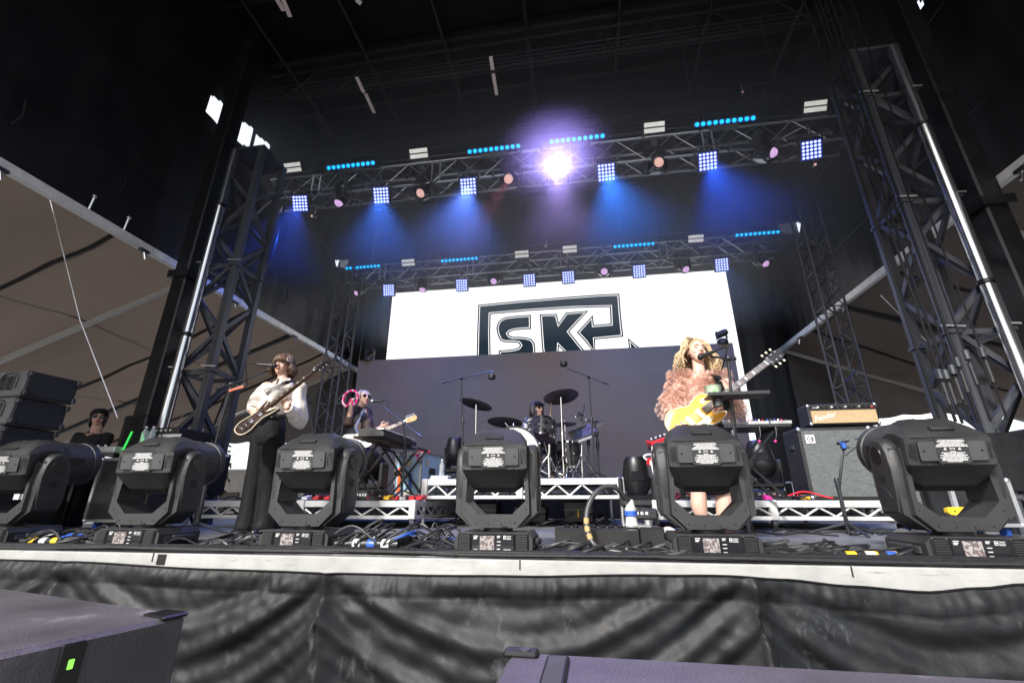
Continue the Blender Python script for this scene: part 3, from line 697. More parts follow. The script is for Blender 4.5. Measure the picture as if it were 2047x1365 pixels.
# stage smoke lit by the lamps
hz = MB().box((-.65, 8.15, 6.2), (11.7, 5.9, 3.9)).build('haze', DRAPE, None, False); tag(hz, kind='stuff')
hm = bpy.data.materials.new('stage_smoke'); hm.use_nodes = True; nt_ = hm.node_tree
for n in list(nt_.nodes):
    if n.type == 'BSDF_PRINCIPLED': nt_.nodes.remove(n)
vp = nt_.nodes.new('ShaderNodeVolumePrincipled'); vp.inputs['Density'].default_value = .055; vp.inputs['Color'].default_value = (.9, .92, 1, 1); vp.inputs['Anisotropy'].default_value = .35
nt_.links.new(vp.outputs[0], nt_.nodes['Material Output'].inputs['Volume']); hz.data.materials.clear(); hz.data.materials.append(hm)
# ================================================================== FLOOR MOVING HEADS ALONG THE STAGE EDGE
SCRN = mat('display_screen', (.3, .28, .27), .25, var=.0, kind=k_noisepat((.12, .09, .09), 40, .5), em=(.3, .27, .27), es=.06)
INDIGO = mat('lens_glass', (.01, .01, .04), .08, coat=1)
def bars(b, rows, y, mi=0, h=.0035, gap=.0062):
    for k, (z, xs) in enumerate(rows):
        for x0, x1 in xs: b.box(((x0+x1)/2, y, z), (x1-x0, .0012, h), mi)
def make_head(tilt=4.):
    t = thing('moving_head', 'x', 'moving light')
    # --- base
    b = MB(); b.prism([(-.205, .006), (.205, .006), (.225, .03), (.225, .085), (.195, .118), (-.195, .118), (-.225, .085), (-.225, .03)], .0, .36)
    base = b.build('base', BLK, t)
    MB().box((0, -.004, .06), (.245, .012, .104), bev=.004).build('display_plate', GLOSS, base)
    MB().box((-.033, -.0112, .060), (.082, .003, .078)).build('display_screen', SCRN, base)
    for s_ in (-1, 1):
        MB().box((s_*.165, -.003, .060), (.078, .012, .100), bev=.008).build('vent_housing', BLKD, base)
        for k in range(8): MB().box((s_*.165, -.010, .020+k*.0112), (.062, .010, .005)).build('vent_slat', BLK, base) if k == 0 and s_ == -1 else None
        for xx in (.135, .196): MB().ball((s_*xx, -.008, .108), .004, 4).build('screw', BLKD, base)
    sl_ = [c for c in base.children if c.name.startswith('vent_slat')][0]; sl_.location = (0, 0, 0)
    for s_ in (0, 1):
        for k in range(8):
            if s_ == 0 and k == 0: continue
            o = sl_.copy(); COL.objects.link(o); o.location = (s_*.33, 0, k*.0112); o.parent = base
    pr = MB()
    for z, a, c in ((.098, .024, .044), (.091, .024, .040), (.070, .024, .046), (.052, .024, .044), (.032, .024, .042), (.025, .024, .052), (.028, .062, .104), (.028, -.110, -.088), (.098, -.112, -.086), (.090, -.112, -.090), (.084, -.112, -.094)): pr.box(((a+c)/2, -.0108, z), (c-a, .001, .0045))
    for z in (.090, .098, .083): pr.box((.092, -.0108, z), (.026, .001, .003))
    for a in ((.058, .092, .003, .018), (.070, .092, .003, .018), (.064, .1, .015, .003), (.064, .084, .015, .003), (.064, .092, .008, .005)): pr.box((a[0]+.004, -.0108, a[1]), (a[2], .001, a[3]))
    tag(pr.build('panel_print', PRINT, base, False), kind='stuff')
    for z in (.095, .072, .052, .034): MB().lathe([(0, .0), (.005, .0), (.005, .003), (0, .003)], (.050, -.010, z), (0, -1, 0), 8).build('button', BLKD, base)
    for s_ in (-1, 1):
        MB().box((s_*.235, .20, .055), (.03, .20, .04), bev=.01).build('handle', BLK, base)
        MB().box((s_*.228, .09, .05), (.012, .09, .035), bev=.004).build('side_latch', GREYP, base)
    MB().lathe([(0, .118), (.09, .118), (.09, .136), (0, .136)], (0, .16, 0)).build('pan_bearing', STEELB, base)
    for s_ in (-1, 1):
        for yy in (.03, .33): MB().lathe([(0, 0), (.02, 0), (.02, .008), (0, .008)], (s_*.17, yy, 0)).build('foot', RUB, base)
    # --- yoke: front plate with the eight-sided opening, body behind, rounded arms
    OUT = [(-.205, .56), (-.214, .215), (-.135, .138), (.135, .138), (.214, .215), (.205, .56)]
    INN = [(.168, .56), (.180, .285), (.098, .208), (-.098, .208), (-.180, .285), (-.168, .56)]
    y = MB()
    def ushape(y0, y1, ins):
        o = [(x*(1-ins*2.2), z+(ins*.05 if z < .3 else 0)) for x, z in OUT]; i = INN
        n = 6; P = lambda p, d: (p[0], d, p[1])
        vs = [P(p, y0) for p in o]+[P(p, y0) for p in reversed(i)]+[P(p, y1) for p in OUT]+[P(p, y1) for p in reversed(i)]
        fs = []
        for k in range(n-1):
            fs += [(k, k+1, k+1+n, k+n), (k+12, k+12+n, k+13+n, k+13), (k, k+12, k+13, k+1), (k+n, k+1+n, k+13+n, k+12+n)]
        fs += [(0, n, 12+n, 12), (n-1, 2*n-1, 12+2*n-1, 12+n-1)]
        y.add(vs, fs)
    ushape(.045, .07, .02); 
    y.M = Matrix()
    def ushape2(y0, y1):
        O2 = [(-.238, .56), (-.246, .22), (-.150, .140), (.150, .140), (.246, .22), (.238, .56)]; n = 6; P = lambda p, d: (p[0], d, p[1]); i = list(reversed(INN))
        vs = [P(p, y0) for p in O2]+[P(p, y0) for p in i]+[P(p, y1) for p in O2]+[P(p, y1) for p in i]; fs = []
        for k in range(n-1): fs += [(k, k+1, k+1+n, k+n), (k+12, k+12+n, k+13+n, k+13), (k, k+12, k+13, k+1), (k+n, k+1+n, k+13+n, k+12+n)]
        fs += [(0, n, 12+n, 12), (n-1, 2*n-1, 12+2*n-1, 12+n-1)]; y.add(vs, fs)
    ushape2(.07, .255)
    yoke = y.build('yoke', BLK, t, smooth=30)
    for x, z in ((-.185, .24), (.185, .24), (-.12, .165), (.12, .165), (-.04, .16), (.04, .16), (-.192, .42), (.192, .42)): MB().lathe([(0, 0), (.0045, 0), (.003, .0025), (0, .003)], (x, .0445, z), (0, -1, 0), 8).build('screw', BLKD, yoke)
    MB().box((.055, .04, .146), (.03, .008, .006)).build('lock_tab', BLKD, yoke)
    for s_ in (-1, 1):
        prof = [(.07, .30), (.055, .45), (.065, .54), (.085, .585), (.12, .615), (.165, .625), (.205, .612), (.24, .575), (.255, .53), (.27, .45), (.275, .30), (.26, .22), (.09, .22)]
        a = MB()
        n = len(prof)
        def sc(q): return [((p[0]-.165)*q+.165, (p[1]-.40)*(q*.5+.5)+.40) for p in prof]
        Ls = [(s_*.186, sc(.96)), (s_*.196, sc(1)), (s_*.232, sc(1)), (s_*.252, sc(.88)), (s_*.258, sc(.6))]
        vs = [(x, p[0], p[1]) for x, P in Ls for p in P]; fs = [(k*n+i, k*n+(i+1) % n, (k+1)*n+(i+1) % n, (k+1)*n+i) for k in range(4) for i in range(n)]+[tuple(range(n)), tuple(range(4*n, 5*n))]
        a.add(vs, fs); arm = a.build('arm', BLK, yoke, smooth=40)
        MB().lathe([(.05, 0), (.048, .006), (0, .006)], (s_*.256, .16, .53), (s_, 0, 0)).build('tilt_cap', BLKD, yoke)
        for q in range(4): MB().box((s_*.2585, .13+q*.015, .40), (.004, .005, .05)).build('arm_slot', BLKD, yoke)
        c = MB().tube(crom([(s_*.2585, .11, .30), (s_*.2585, .15, .345), (s_*.2585, .20, .36), (s_*.2585, .25, .37)], 4), .0022, 5).build('cable_clip', ALUD, yoke)
    # --- lamp head, seen from behind
    zc = 0.; hd = MB()
    def oc(b_, H, yb, m_, M_, ym, a_, h_, ya, Hl=None, ml=None, Ml=None, bl=None):
        Hl = Hl or H; ml = ml or m_; Ml = Ml or M_; bl = bl or b_
        return [(-bl, yb, -Hl), (bl, yb, -Hl), (ml, ym, -Ml), (a_, ya, -h_), (a_, ya, h_), (m_, ym, M_), (b_, yb, H), (-b_, yb, H), (-m_, ym, M_), (-a_, ya, h_), (-a_, ya, -h_), (-ml, ym, -Ml)]
    # rear plate flat between +-h, bevelled corners left and right
    R0 = oc(.162, .071, -.155, .186, .070, -.146, .197, .066, -.134)
    R1 = oc(.160, .077, -.150, .188, .076, -.138, .201, .072, -.118)
    R2 = oc(.105, .146, -.072, .155, .126, -.072, .186, .088, -.060, Hl=.176, Ml=.150, ml=.168, bl=.125)
    R2b = oc(.100, .170, -.02, .150, .145, -.02, .184, .098, -.02, Hl=.208, Ml=.175, ml=.160, bl=.110)
    R3 = oc(.095, .178, .04, .145, .150, .04, .182, .10, .04, Hl=.212, Ml=.170, ml=.150, bl=.10)
    R4 = oc(.085, .168, .13, .130, .140, .13, .16, .085, .13)
    rings = [R0, R1, R2, R2b, R3, R4]
    hd.add([p for r in rings for p in r], [(k*12+i, k*12+(i+1) % 12, (k+1)*12+(i+1) % 12, (k+1)*12+i) for k in range(5) for i in range(12)]+[tuple(reversed(range(12))), tuple(range(60, 72))])
    head = hd.build('head', BLK, t, smooth=20, loc=(0, .125, .545)); head.rotation_euler = (rad(tilt), 0, 0)
    bl = MB().lathe([(0, .10), (.150, .10), (.168, .15), (.172, .20), (.168, .30), (.158, .375), (.166, .38), (.166, .43), (.150, .435), (.148, .40), (0, .40)], (0, 0, 0), (0, 1, 0), 36).build('lens_barrel', BLK, head, smooth=30)
    MB().lathe([(.148, .395), (.10, .425), (0, .44)], (0, 0, 0), (0, 1, 0), 32).build('lens_glass', INDIGO, head)
    # oval access plate with octagonal middle
    pl = [(-.144, -.049), (-.074, -.049), (-.064, -.062), (.064, -.062), (.074, -.049), (.144, -.049), (.150, -.043), (.150, .043), (.144, .049), (.074, .049), (.064, .062), (-.064, .062), (-.074, .049), (-.144, .049), (-.150, .043), (-.150, -.043)]
    MB().prism([(x*1.015, z*1.03) for x, z in pl], -.1562, -.154).build('plate_groove', BLKD, head, False)
    MB().prism(pl, -.1578, -.1555).build('access_plate', GREYP, head, False)
    MB().prism([(x*1.0, z) for x, z in ((-.074, -.058), (.074, -.058), (.074, .058), (-.074, .058))], -.1582, -.157).build('label_plate', mat('label_grey', (.024, .025, .028), .4), head, False)
    rnd = random.Random(3); pr = MB()
    for k, wd in enumerate((.058, .063, .050, .060, .070, .073)):
        x = -wd
        while x < wd-.004:
            L = min(.012+rnd.random()*.02, wd-x); pr.box((x+L/2, -.1588, .053-k*.0062), (L-.002, .0008, .0042)); x += L
    for k, wd in enumerate((.014, .054, .044, .062, .050, .064, .056, .058, .036)):
        x = -wd
        while x < wd-.004:
            L = min(.010+rnd.random()*.02, wd-x); pr.box((x+L/2, -.1588, -.004-k*.0062), (L-.002, .0008, .0042)); x += L
    for x in (-.032, .032): pr.prism([(x-.008, .004), (x+.008, .004), (x, .018)], -.1592, -.1584)
    pr.box((0, -.1588, .010), (.018, .0008, .003)); 
    for x in (-.009, .009): pr.box((x, -.1588, .010), (.005, .0008, .008))
    tag(pr.build('warning_print', PRINT, head, False), kind='stuff')
    for s_ in (-1, 1):
        MB().lathe([(0, 0), (.006, 0), (.004, .003), (0, .003)], (s_*.130, -.1578, 0), (0, -1, 0), 10).build('plate_screw', BLKD, head)
        g = MB()
        for r in range(10):
            for c in range(4):
                q = .166+c*.0075; yy = -.155+max(0, (q-.162))/(.197-.162)*.019
                g.box((s_*q, yy-.0006, -.036+r*.008), (.0048, .002, .0048))
        tag(g.build('side_vent', BLKD, head, False), kind='stuff')
    g = MB(); g.box((0, 0, 0), (.112, .002, .028), 0)
    for k in range(15): g.box((-.047+k*.0067, -.0016, 0), (.0028, .002, .022), 1)
    v = g.build('top_vent', [BLKD, mat('vent_fin', (.05, .05, .05), .5)], head, False, loc=(0, -.1150, .1165)); v.rotation_euler = (rad(-47), 0, 0)
    for x in (-.12, -.06, .0, .06, .12):
        for z in (-.069, .069): MB().ball((x, -.155, z), .0028, 4).build('screw', BLKD, head)
    for s_ in (-1, 1):
        MB().box((s_*.176, .22, .02), (.01, .12, .05), bev=.003).build('barrel_vent', BLKD, head)
        MB().box((s_*.055, .06, .176), (.03, .12, .006)).build('top_rib', BLKD, head)
    return t
mh = make_head()
HX = [-4.12, -2.95, -1.77, -.53, .68, 1.90]
HL = ['floor moving light cut off at the left end of the stage edge row', 'floor moving light between the road case and the guitarist in white', 'floor moving light standing beside the black trousers of the guitarist in white',
      'floor moving light standing in front of the drum riser', 'floor moving light in front of the singer in ruffles', 'floor moving light in front of the right tower, nearest the right edge']
for i, x in enumerate(HX):
    o = put(mh, i == 0, V((x, 2.72, .004)), (0, 0, rad([3, 4, 1, 0, 0, -3][i])), HL[i], 'moving lights standing along the stage edge')
    hd_ = [c for c in o.children if c.name.startswith('head')][0]; hd_.rotation_euler = (rad([5, 3, 4, 4, 3, 5][i]), 0, 0)
# rear floor moving lights, lamp pointing up
def make_up():
    t = thing('moving_head', 'x', 'moving light')
    MB().box((0, 0, .06), (.36, .30, .12), bev=.02).build('base', BLK, t)
    y = MB(); y.box((0, 0, .17), (.40, .16, .07), bev=.02)
    for s_ in (-1, 1): y.box((s_*.185, 0, .30), (.05, .15, .32), bev=.022)
    y.build('yoke', BLK, t)
    h = MB().lathe([(0, -.17), (.10, -.16), (.15, -.08), (.155, .04), (.14, .14), (.125, .22), (.10, .26), (.09, .25)], n=20).build('head', BLKD, t, loc=(0, 0, .42))
    MB().lathe([(.10, .245), (.05, .262), (0, .268)], n=20).build('lens', INDIGO, h)
    MB().box((0, -.152, .05), (.14, .012, .10), bev=.005).build('badge_plate', GLOSS, h)
    b = MB()
    for k in range(4): b.box((-.09+k*.05, -.151, .07), (.03, .002, .03))
    tag(b.build('panel_print', PRINT, t, False), kind='stuff')
    return t
up = make_up()
for i, (x, y, Y, z, tl, lab) in enumerate(((1280, 1045, 5.5, .10, -4, 'black moving light pointing up beside the right corner of the drum riser'), (1535, 1003, 5.9, .30, 8, 'black moving light pointing up behind the keyboard stand on the right'), (742, 1000, 5.7, .30, -42, 'black moving light with open round lens beneath the keyboard stand'), (975, 968, 7.0, .56, 0, 'black moving light behind the water bottle on the drum riser'))):
    p = at(x, y, Y); p.z = z if i != 3 else .57
    if i == 3: p.x = at(893, 940, 6.6).x
    o = put(up, i == 0, p, (0, 0, rad(-12*i)), lab, 'moving lights on the rear floor'); [c for c in o.children if c.name.startswith('head')][0].rotation_euler = (rad(-tl if i != 2 else 52), 0, 0)
# ================================================================== RISERS
def riser(name, label, x0, x1, y0, y1, zt, h, legs, wheels=False, steps=None):
    t = thing(name, label, 'riser', (x0, y0, 0)); W = x1-x0; D = y1-y0
    MB().box((W/2, D/2, zt-.012), (W-.02, D-.02, .03)).build('platform', mat('riser_top', (.02, .02, .021), .5, var=.4), t)
    fr = ALUW
    for (a, b) in (((0, 0), (W, 0)), ((0, D), (W, D)), ((0, 0), (0, D)), ((W, 0), (W, D))):
        A = V((*a, 0)); B = V((*b, 0)); L = (B-A).length; dr = (B-A)/L
        for z, q in ((zt-.035, .035), (zt-h+.012, .020)):
            c = (A+B)/2+V((0, 0, z)); sz = (L+.04, .045, q*2) if abs(dr.x) > .5 else (.045, L+.04, q*2)
            MB().box(c, sz, bev=.004).build('rail', fr, t)
        n = max(2, round(L/.30)); ss = L/n
        if h > .15:
            for k in range(n*2):
                p = A+dr*(k*ss/2); q = A+dr*((k+1)*ss/2); z0, z1 = (zt-.07, zt-h+.03) if k % 2 else (zt-h+.03, zt-.07)
                bar('brace', p+V((0, 0, z0)), q+V((0, 0, z1)), .011, fr, t)
    nl = [(0, 0), (W, 0), (0, D), (W, D)]+([(W*.5, 0), (W*.5, D)] if W > 2 else [])
    for (a, b) in nl:
        MB().box((a, b, zt-h/2), (.075, .075, h+.01), bev=.006).build('corner_post', fr, t)
        if legs:
            if (a, b) in nl[:4]: bar('leg', (a, b, 0.0), (a, b, zt-h), .024, ALU, t, n=12)
        else:
            MB().lathe([(0, -.022), (.045, -.022), (.05, 0), (.045, .022), (0, .022)], (a, b+.03, .052), (1, 0, 0), 16).build('castor', RUB, t)
            MB().box((a, b+.01, .10), (.05, .06, .07)).build('castor_fork', ALUD, t)
    return t
DR = riser('drum_riser', 'tall aluminium framed riser carrying the drum kit', at(848, 1000, 5.5).x, at(1243, 1000, 5.5).x, 5.5, 7.9, .545, .22, True)
A_ = at(748, 1010, 4.9)
LR = riser('keyboard_riser', 'low wheeled aluminium riser under the keyboard player', at(400, 1010, 5.1).x, at(826, 1010, 5.1).x, 5.1, 7.3, .30, .19, False)
RR = riser('amplifier_riser', 'low wheeled aluminium riser under the amplifier and bass cabinet', at(1310, 1010, 5.45).x, at(1795, 1010, 5.45).x, 5.45, 7.6, .30, .19, False)
# under-riser clutter: dark cases and coloured bits
for i, (x, z, w_, h_, d_, m, nm, lab) in enumerate(((-1.45, .15, .5, .26, .4, BLKD, 'cable_trunk', 'black cable trunk under the left half of the drum riser'), (-.75, .13, .45, .22, .4, BLKD, 'cable_trunk', 'black cable trunk under the middle of the drum riser'), (-.1, .16, .4, .28, .4, BLKD, 'cable_trunk', 'black cable trunk under the right half of the drum riser'))):
    t = thing('storage_box', lab.replace('cable trunk', 'storage box'), 'case', (x, 6.6, z)); MB().box((0, 0, 0), (w_, d_, h_), bev=.02).build('body', m, t); MB().box((0, -d_/2-.004, .03), (w_*.98, .008, .02)).build('trim', ALUD, t)
    MB().box((.05*i-.1, -d_/2-.01, -.02), (.02, .012, .09)).build('tape', [YEL, RED, YEL][i], t)
# ================================================================== AMPLIFIER STACK (right)
TOLEX = mat('black_tolex', (.02, .02, .021), .55, bump=.4, bscale=300)
GRILL = mat('silver_grille_cloth', (.10, .112, .112), .8, var=.35, nscale=26, stretch=(1, 1, 6), bump=.3, bscale=200)
p0 = at(1640, 1003, 5.55); x1 = at(1783, 1000, 5.55).x
zt = at(1620, 850, 5.55).z; cw = x1-p0.x+.06
t = thing('bass_cabinet', 'tall bass speaker cabinet with silver grille cloth on the right riser', 'speaker cabinet', (p0.x+cw/2-.06, 5.6, .305))
H = zt-.305-.02
MB().box((0, .2, H/2), (cw, .42, H), bev=.012).build('body', TOLEX, t)
MB().box((0, -.014, H/2), (cw-.06, .012, H-.07)).build('grille', GRILL, t)
for a in (-1, 1):
    for z in (.02, H-.02): MB().ball((a*(cw/2-.015), -.008, z), (.028, .02, .028), 6).build('corner', ALU, t)
    MB().box((a*(cw/2+.004), .2, H*.74), (.016, .10, .05), bev=.006).build('handle', ALUD, t)
for k in range(4): MB().box((0, -.0215, .15+k*.01), (.001, .001, .001)).build('stitch', BLKD, t) if False else None
MB().box((-cw/2+.11, -.024, H-.13), (.095, .006, .095), bev=.003).build('badge', WHITE, t)
MB().lathe([(.034, 0), (.034, .003), (.026, .003), (.026, 0)], (-cw/2+.11, -.027, H-.13), (0, -1, 0)).build('badge_ring', BLKD, t)
MB().lathe([(.014, 0), (.014, .003), (.008, .003), (.008, 0)], (-cw/2+.11, -.027, H-.13), (0, -1, 0)).build('badge_ring', BLKD, t)
MB().box((-cw/2+.128, -.029, H-.125), (.006, .003, .05)).build('badge_stem', BLKD, t)
def text(s, size, m, parent, loc, rot=(rad(90), 0, 0), name='lettering', shear=0., ext=.001):
    c = bpy.data.curves.new('txt', 'FONT'); c.body = s; c.size = size; c.extrude = ext; c.align_x = 'CENTER'; c.align_y = 'CENTER'; c.shear = shear; c.resolution_u = 2
    o = bpy.data.objects.new('txt', c); COL.objects.link(o); dg = bpy.context.evaluated_depsgraph_get(); dg.update()
    me = bpy.data.meshes.new_from_object(o.evaluated_get(dg)); bpy.data.objects.remove(o); me.materials.clear(); me.materials.append(m)
    q = bpy.data.objects.new(name, me); COL.objects.link(q); q.parent = parent; q.location = loc; q.rotation_euler = rot; return q
ax0 = at(1622, 848, 5.6).x; ax1 = at(1762, 842, 5.6).x; az1 = at(1640, 808, 5.6).z
t = thing('guitar_amplifier', 'tan fronted guitar amplifier head sitting on the bass cabinet', 'amplifier', ((ax0+ax1)/2, 5.62, zt-.005)); aw = ax1-ax0; ah = az1-zt
MB().box((0, .13, ah/2+.012), (aw, .27, ah), bev=.012).build('body', TOLEX, t)
MB().box((0, -.012, ah*.40+.01), (aw-.05, .012, ah*.60)).build('grille', mat('wheat_grille', (.42, .30, .17), .8, var=.12, nscale=60), t)
MB().box((0, -.016, ah*.85), (aw-.05, .02, ah*.20)).build('control_panel', mat('panel_black', (.02, .02, .02), .3), t)
for k in range(12): MB().lathe([(.013, 0), (.011, .018), (0, .018)], (-aw/2+.10+k*(aw-.2)/11, -.026, ah*.85), (0, -1, .3), 10).build('knob', BLKD if k % 3 else CHROME, t)
for k in range(3): MB().lathe([(.006, 0), (.006, .01), (0, .01)], (-aw/2+.05+k*.018, -.026, ah*.85), (0, -1, 0), 8).build('jack', CHROME, t)
MB().ball((aw/2-.06, -.028, ah*.85), .011, 5).build('pilot_lamp', mat('red_jewel', (.5, .02, .02), .2, em=(1, .1, .1), es=.7), t)
text('Fender', .085, WHITE, t, (-aw/2+.155, -.021, ah*.42), (rad(90), rad(-14), 0), shear=.35)
for s_ in (-1, 1):
    for z in (.03, ah-.01): MB().ball((s_*(aw/2-.012), .0, z), (.022, .018, .022), 5).build('corner', ALU, t)
MB().tube(crom([(.0, .13, ah+.01), (.04, .13, ah+.05), (.14, .13, ah+.05), (.18, .13, ah+.01)], 3), .01, 6).build('handle', RUB, t)
# steel barrier behind
t = thing('low_barrier', 'low pale tubular barrier behind the riser, left of the bass cabinet', 'barrier', at(1600, 1003, 7.7))
for z in (.0, .28): bar('rail', (-.45, 0, z), (.55, 0, z), .014, ALU, t)
for k in range(9): bar('baluster', (-.42+k*.118, 0, 0), (-.42+k*.118, 0, .28), .008, ALU, t)
# ================================================================== SUBWOOFERS IN THE PIT
SUBM = mat('dusty_black_paint', (.078, .073, .082), .5, var=.35, nscale=3, bump=.3, bscale=160, kind=k_scuff((.22, .20, .24), .7, 3, .55))
def sub(name, label, corner, rz, W, D, H, led):
    t = thing(name, label, 'subwoofer', corner, rz)
    MB().box((-W/2, -D/2, -H/2), (W, D, H), bev=.012).build('cabinet', SUBM, t)
    b = MB().box((-.045, -.035, -.0), (.10, .075, .012), bev=.005); b.build('corner_plate', BLKD, t)
    if led:
        MB().box((-W/2, -D+.09, .002), (W, .018, .006)).build('seam', BLKD, t)
        MB().box((-.20, -D-.003, -.12), (.05, .012, .22), bev=.003).build('led_strip', GLOSS, t)
        MB().box((-.20, -D-.011, -.11), (.008, .006, .024)).build('led', mat('green_led', (.1, .5, .1), .3, em=(.35, 1., .1), es=1.1), t)
    return t
SL = atz(375, 1226, -.03)
s1 = sub('subwoofer', 'dark subwoofer cabinet with a small green light in the pit at lower left', SL, rad(-14), 1.25, .62, .62, False)
# visible right face carries a recessed black strip with the green light
MB().box((-.001, -.27, -.12), (.014, .05, .22), bev=.003).build('led_strip', GLOSS, s1)
MB().box((.007, -.27, -.055), (.006, .010, .020)).build('led', mat('green_led', (.1, .5, .1), .3, em=(.35, 1., .1), es=1.1), s1)
SR = atz(1020, 1290, -.03); SR2 = atz(2000, 1342, -.03); SRA = math.atan2(SR2.y-SR.y, SR2.x-SR.x)
t = thing('subwoofer', 'purplish black subwoofer cabinet with recessed handle slot in the pit at lower middle', 'subwoofer', SR, SRA)
MB().box((1.05, -.35, -.32), (2.1, .70, .62), bev=.012).build('cabinet', SUBM, t)
MB().box((.115, -.17, -.006), (.05, .26, .010), bev=.02).build('handle_slot', BLKD, t); MB().box((.115, -.17, -.001), (.036, .22, .006)).build('slot_floor', GREYP, t)
MB().box((.03, -.025, -.006), (.08, .045, .014), bev=.006).build('corner_plate', BLKD, t)
MB().lathe([(0, 0), (.012, 0), (.012, .004), (0, .004)], (.04, -.03, .0)).build('bolt', ALUD, t)
# ================================================================== SIDE-FILL SPEAKER STACK (left)
LAM = mat('grey_speaker_paint', (.11, .11, .115), .45, var=.15, nscale=5); LAG = mat('speaker_grille', (.010, .013, .025), .5, bump=.6, bscale=500)
tp = at(58, 738, 3.45); LAh = .27
for k in range(4):
    z = tp.z-LAh*(k+1)
    t = thing('line_array_box', ['top box of the grey side-fill speaker stack at the left edge', 'second box from the top of the grey side-fill speaker stack', 'third box from the top of the grey side-fill speaker stack', 'bottom box of the grey side-fill speaker stack'][k], 'loudspeaker', (tp.x+.035*k*-1, 3.45, z), rad(-3+k*.5), 'side-fill speaker boxes stacked at the left')
    MB().box((-.55, .23, LAh/2), (1.10, .46, LAh-.008), bev=.012).build('cabinet', LAM, t)
    MB().box((.012, .23, LAh/2), (.03, .43, LAh-.03), bev=.006).build('grille', LAG, t)
    for yy in (.02, .44):
        for zz in (.04, LAh-.04): MB().box((.02, yy, zz), (.05, .04, .05), bev=.006).build('rigging_lug', ALUD, t)
    for xx in (-.25, -.16): MB().box((xx, -.004, LAh*.52), (.07, .02, .14), bev=.025).build('handle_recess', BLKD, t)
    MB().tube(crom([(-.32, -.008, .08), (-.30, -.008, .21), (-.20, -.008, .24), (-.10, -.008, .21), (-.09, -.008, .08)], 3), .007, 5).build('handle_rim', ALUD, t)
t = thing('speaker_dolly', 'black wheeled dolly under the side-fill speaker stack', 'dolly', (tp.x-.6, 3.87, .0)); MB().box((0, 0, (tp.z-1.2)/2+.02), (1.0, .8, max(.05, tp.z-1.2-.06)), bev=.01).build('deck', BLKD, t)
for a in (-.4, .4):
    for b in (-.3, .3): MB().lathe([(0, -.02), (.04, -.02), (.04, .02), (0, .02)], (a, b, .044), (1, 0, 0), 12).build('castor', RUB, t)
# ================================================================== PEOPLE
SKIN = mat('skin', (.60, .36, .27), .5, var=.08, nscale=12); SKIN2 = mat('pale_skin', (.66, .42, .33), .5, var=.08, nscale=12)
def frame(t, side):
    s_ = V(side)-t*V(side).dot(t)
    if s_.length < 1e-3: s_ = t.orthogonal()
    s_.normalize(); return s_, t.cross(s_)
def limb(mb, rings, side=(1, 0, 0), n=14, seg=4):
    """rings: (point, r_side, r_other); smooth elliptical sweep with rounded ends"""
    P = [V(r[0]) for r in rings]; A = [r[1] for r in rings]; B = [r[2] for r in rings]
    Q = crom(P, seg); RA = [v.x for v in crom([(a, b, 0) for a, b in zip(A, B)], seg)]; RB = [v.y for v in crom([(a, b, 0) for a, b in zip(A, B)], seg)]
    t0 = (Q[1]-Q[0]).normalized(); t1 = (Q[-1]-Q[-2]).normalized()
    k0, k1 = min(RA[0], RB[0]), min(RA[-1], RB[-1])
    Q = [Q[0]-t0*k0*.8, Q[0]-t0*k0*.5]+Q+[Q[-1]+t1*k1*.5, Q[-1]+t1*k1*.8]
    RA = [RA[0]*.5, RA[0]*.86]+RA+[RA[-1]*.86, RA[-1]*.5]; RB = [RB[0]*.5, RB[0]*.86]+RB+[RB[-1]*.86, RB[-1]*.5]
    vs = []; N = len(Q)
    for i, p in enumerate(Q):
        t = (Q[min(i+1, N-1)]-Q[max(i-1, 0)]).normalized(); s_, u = frame(t, side)
        for k in range(n):
            a = 2*math.pi*k/n; vs.append(p+s_*math.cos(a)*RA[i]+u*math.sin(a)*RB[i])
    fs = [(i*n+k, i*n+(k+1) % n, (i+1)*n+(k+1) % n, (i+1)*n+k) for i in range(N-1) for k in range(n)]+[tuple(reversed(range(n))), tuple(range((N-1)*n, N*n))]
    mb.add(vs, fs)
def remesh(mb, name, m, voxel, parent, smooth=3, disp=None, solid=True):
    o = mb.build(name+'_raw', m, None, True)
    r = o.modifiers.new('r', 'REMESH'); r.mode = 'VOXEL'; r.voxel_size = voxel; r.use_smooth_shade = True
    if smooth: k = o.modifiers.new('s', 'SMOOTH'); k.iterations = smooth; k.factor = .5
    dg = bpy.context.evaluated_depsgraph_get(); dg.update(); me = bpy.data.meshes.new_from_object(o.evaluated_get(dg))
    bpy.data.objects.remove(o); me.name = name
    if disp:
        ns = [v.normal.copy() for v in me.vertices]
        for v, nn in zip(me.vertices, ns): v.co += nn*disp(v.co)
    me.materials.clear(); me.materials.append(m); me.polygons.foreach_set('use_smooth', [True]*len(me.polygons))
    q = bpy.data.objects.new(name, me); COL.objects.link(q)
    if parent: q.parent = parent
    return q
